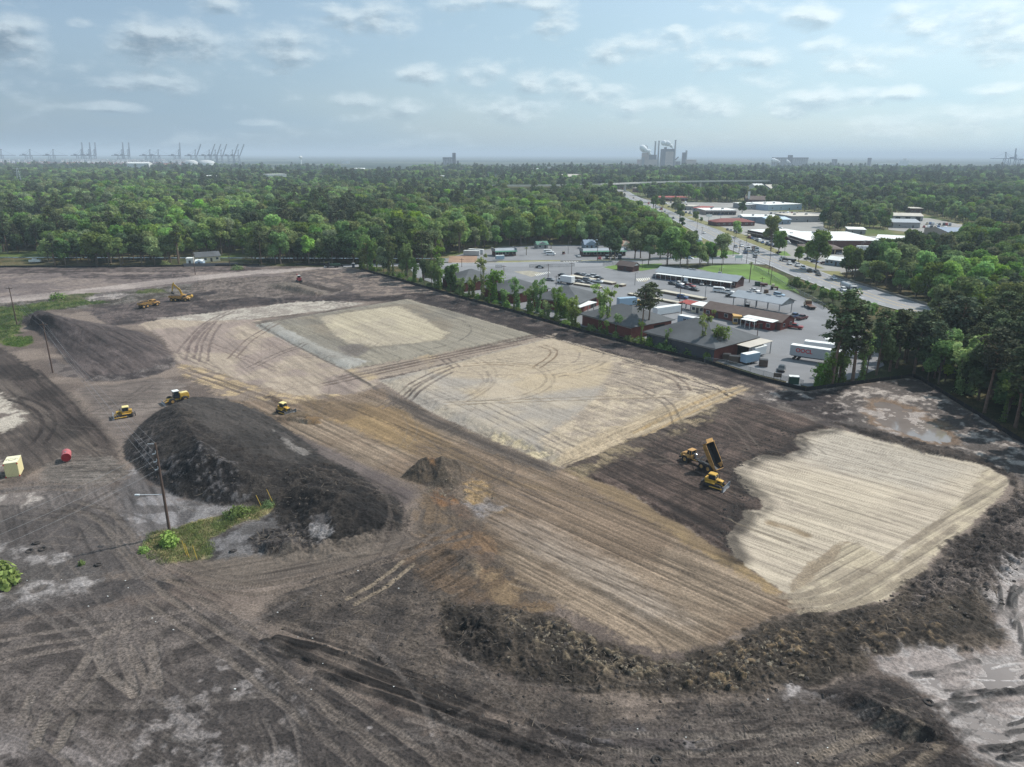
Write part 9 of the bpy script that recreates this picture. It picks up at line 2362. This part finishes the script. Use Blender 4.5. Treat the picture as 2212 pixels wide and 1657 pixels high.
def mill():
 D0 = 3500; k = D0 / 1775 / 7.373
 px = lambda x: (far_pt(30, x, D0).x)
 hz = lambda y: (567 - y) * k
 e = empty('paper_mill', (px(700), D0, 0), 0, 'paper mill with tall stacks and a big tan and dark block', 'mill')
 X_ = lambda x: px(x) - px(700)
 for nm, m, x0, x1, yt, d0, d1 in [('boiler_house', DRK, 712, 925, 262, 0, 50), ('tan_face', BRN, 768, 918, 305, -.6, -.05), ('penthouse', DRK, 760, 795, 232, 10, 30), ('machine_hall', BRN, 300, 625, 440, 0, 80), ('upper_hall', BRN, 355, 470, 330, 5, 40), ('dark_hall', DRK, 450, 615, 360, 10, 60), ('side_block', BRN, 1140, 1345, 440, 0, 60), ('tower', DRK, 1092, 1150, 320, 0, 20), ('thin_tower', STK, 1145, 1172, 285, 4, 14), ('low_shed', BRN, 20, 300, 520, 0, 60), ('white_foot', STK, 340, 380, 400, -8, -.1), ('conveyor_house', DRK, 985, 1050, 470, 0, 30), ('low_hall', STK, 1345, 1900, 540, 20, 60)]:
  part_box(e, nm, m, X_(x0), X_(x1), d0, d1, 0, hz(yt))
 for j in range(3): part_box(e, 'window_band', GLASS, X_(790), X_(905), -.75, -.62, hz(500) - 14 * j, hz(495) - 14 * j)
 for x, yt, r in ((585, 135, 4.5), (650, 125, 4.2), (955, 115, 4.6), (412, 200, 2.0), (437, 215, 2.0)):
  s = part(e, 'stack', STK, lambda b: b.cyl((X_(x), 20, 0), (X_(x), 20, hz(yt)), r, r * .8, 14)); part(s, 'stack_cap', DRK, lambda b: b.cyl((X_(x), 20, hz(yt) - 3), (X_(x), 20, hz(yt)), r * .95, r * 1.0, 14))
 part(e, 'conveyor', DRK, lambda b: b.cyl((X_(955), 10, hz(450)), (X_(1020), 10, hz(395)), 3, 3, 6))
 CLEAR.append(np.array([(px(-80), D0 - 420), (px(1400), D0 - 420), (px(1400), D0 + 200), (px(-80), D0 + 200)]))
 return px, hz
mpx, mhz = mill()
def puff(label, x, y, z, n, drift, r0, seed):
 rs = np.random.RandomState(seed); bm = bmesh.new()
 for i in range(n):
  t = i / n; r = r0 * (.5 + 1.0 * t) * rs.uniform(.7, 1.2)
  mt = Matrix.Translation((drift[0] * t + rs.normal(0, r * .4), rs.normal(0, r * .4), drift[1] * t ** .7 + rs.normal(0, r * .25)))
  bmesh.ops.create_icosphere(bm, subdivisions=2, radius=r, matrix=mt)
 me = bpy.data.meshes.new('steam_plume'); bm.to_mesh(me); bm.free(); me.shade_smooth()
 m = MATS.get('steam') or mat('steam', (.92, .92, .92), 1, var=.03, alpha=.85)
 me.materials.append(m); o = bpy.data.objects.new('steam_plume', me); COL.objects.link(o); o.location = (x, y, z); tag(o, label, 'steam', kind='stuff')
puff('white steam drifting from the left halls of the mill', mpx(490), 3490, mhz(345), 16, (-46, 22), 10, 1)
puff('white steam trailing from the roof of the big mill block', mpx(900), 3500, mhz(245), 14, (-46, 24), 8, 2)
def silos(label, k, x0, x1, yt, dist_, n, towers):
 px = lambda x: far_pt(k, x, dist_).x; sc = dist_ / 1775 / VIEWS[k][2]
 dpx = lambda y: CAM_H - (V(k, 0, y)[1] - 333.3) / FPX * dist_ * 1.0
 e = empty('grain_elevator', (px(x0), dist_, 0), 0, label, 'grain elevator')
 w = (px(x1) - px(x0)) / n; h = dpx(yt)
 for i in range(n): part(e, 'silo', STK, lambda b: b.cyl((w * (i + .5), 0, 0), (w * (i + .5), 0, h), w * .5, w * .5, 12))
 part_box(e, 'gallery', DRK, 0, w * n, -3, 3, h + .01, h + 5)
 for (a, b_, t) in towers: part_box(e, 'head_tower', DRK, px(a) - px(x0), px(b_) - px(x0), -6.5, 6.5, 0, dpx(t))
 CLEAR.append(np.array([(px(x0) - 40, dist_ - 350), (px(x1) + 40, dist_ - 350), (px(x1) + 40, dist_ + 60), (px(x0) - 40, dist_ + 60)]))
silos('grey grain elevator with forked tower left of the mill', 31, 790, 1030, 190, 3300, 5, [(970, 1030, 95), (1050, 1090, 225), (640, 660, 240)])
silos('long row of grey grain silos at the right skyline', 4, 30, 345, 255, 3700, 16, [(170, 205, 228)])
silos('dark process tower left on the right skyline', 4, 550, 592, 268, 3700, 3, [(575, 592, 262)])
silos('dark slender process tower right on the right skyline', 4, 858, 890, 260, 3700, 2, [(862, 882, 248)])
puff('white steam before the long row of silos', far_pt(4, 100, 3680).x, 3680, 22, 10, (-34, 12), 7, 3)
puff('small white steam puff beside the row of silos', far_pt(4, 190, 3680).x, 3680, 20, 8, (-20, 8), 5, 4)
e = empty('white_ship', far_pt(4, 1060, 3900), 0, 'white ship superstructure beyond the right wood', 'ship')
part_box(e, 'hull', TRIM, -70, 110, -15, 15, 0, 14); part_box(e, 'deckhouse', TRIM, 40, 90, -12, 12, 14.003, 30); part_box(e, 'bridge', TRIM, 66, 76, -10, 10, 30.003, 40)
e = empty('water_tower', far_pt(2, 390, 4200), 0, 'pale round water tower on the far plain', 'water tower')
part(e, 'stem', TRIM, lambda b: b.cyl((0, 0, 0), (0, 0, 30), 4, 3, 10)); part(e, 'bowl', TRIM, lambda b: b.loft([[(r * math.cos(t), r * math.sin(t), z) for t in np.linspace(0, 6.283, 16, endpoint=False)] for r, z in ((3, 28), (9, 33), (10, 38), (7, 42), (1, 44))]))

build_forest()
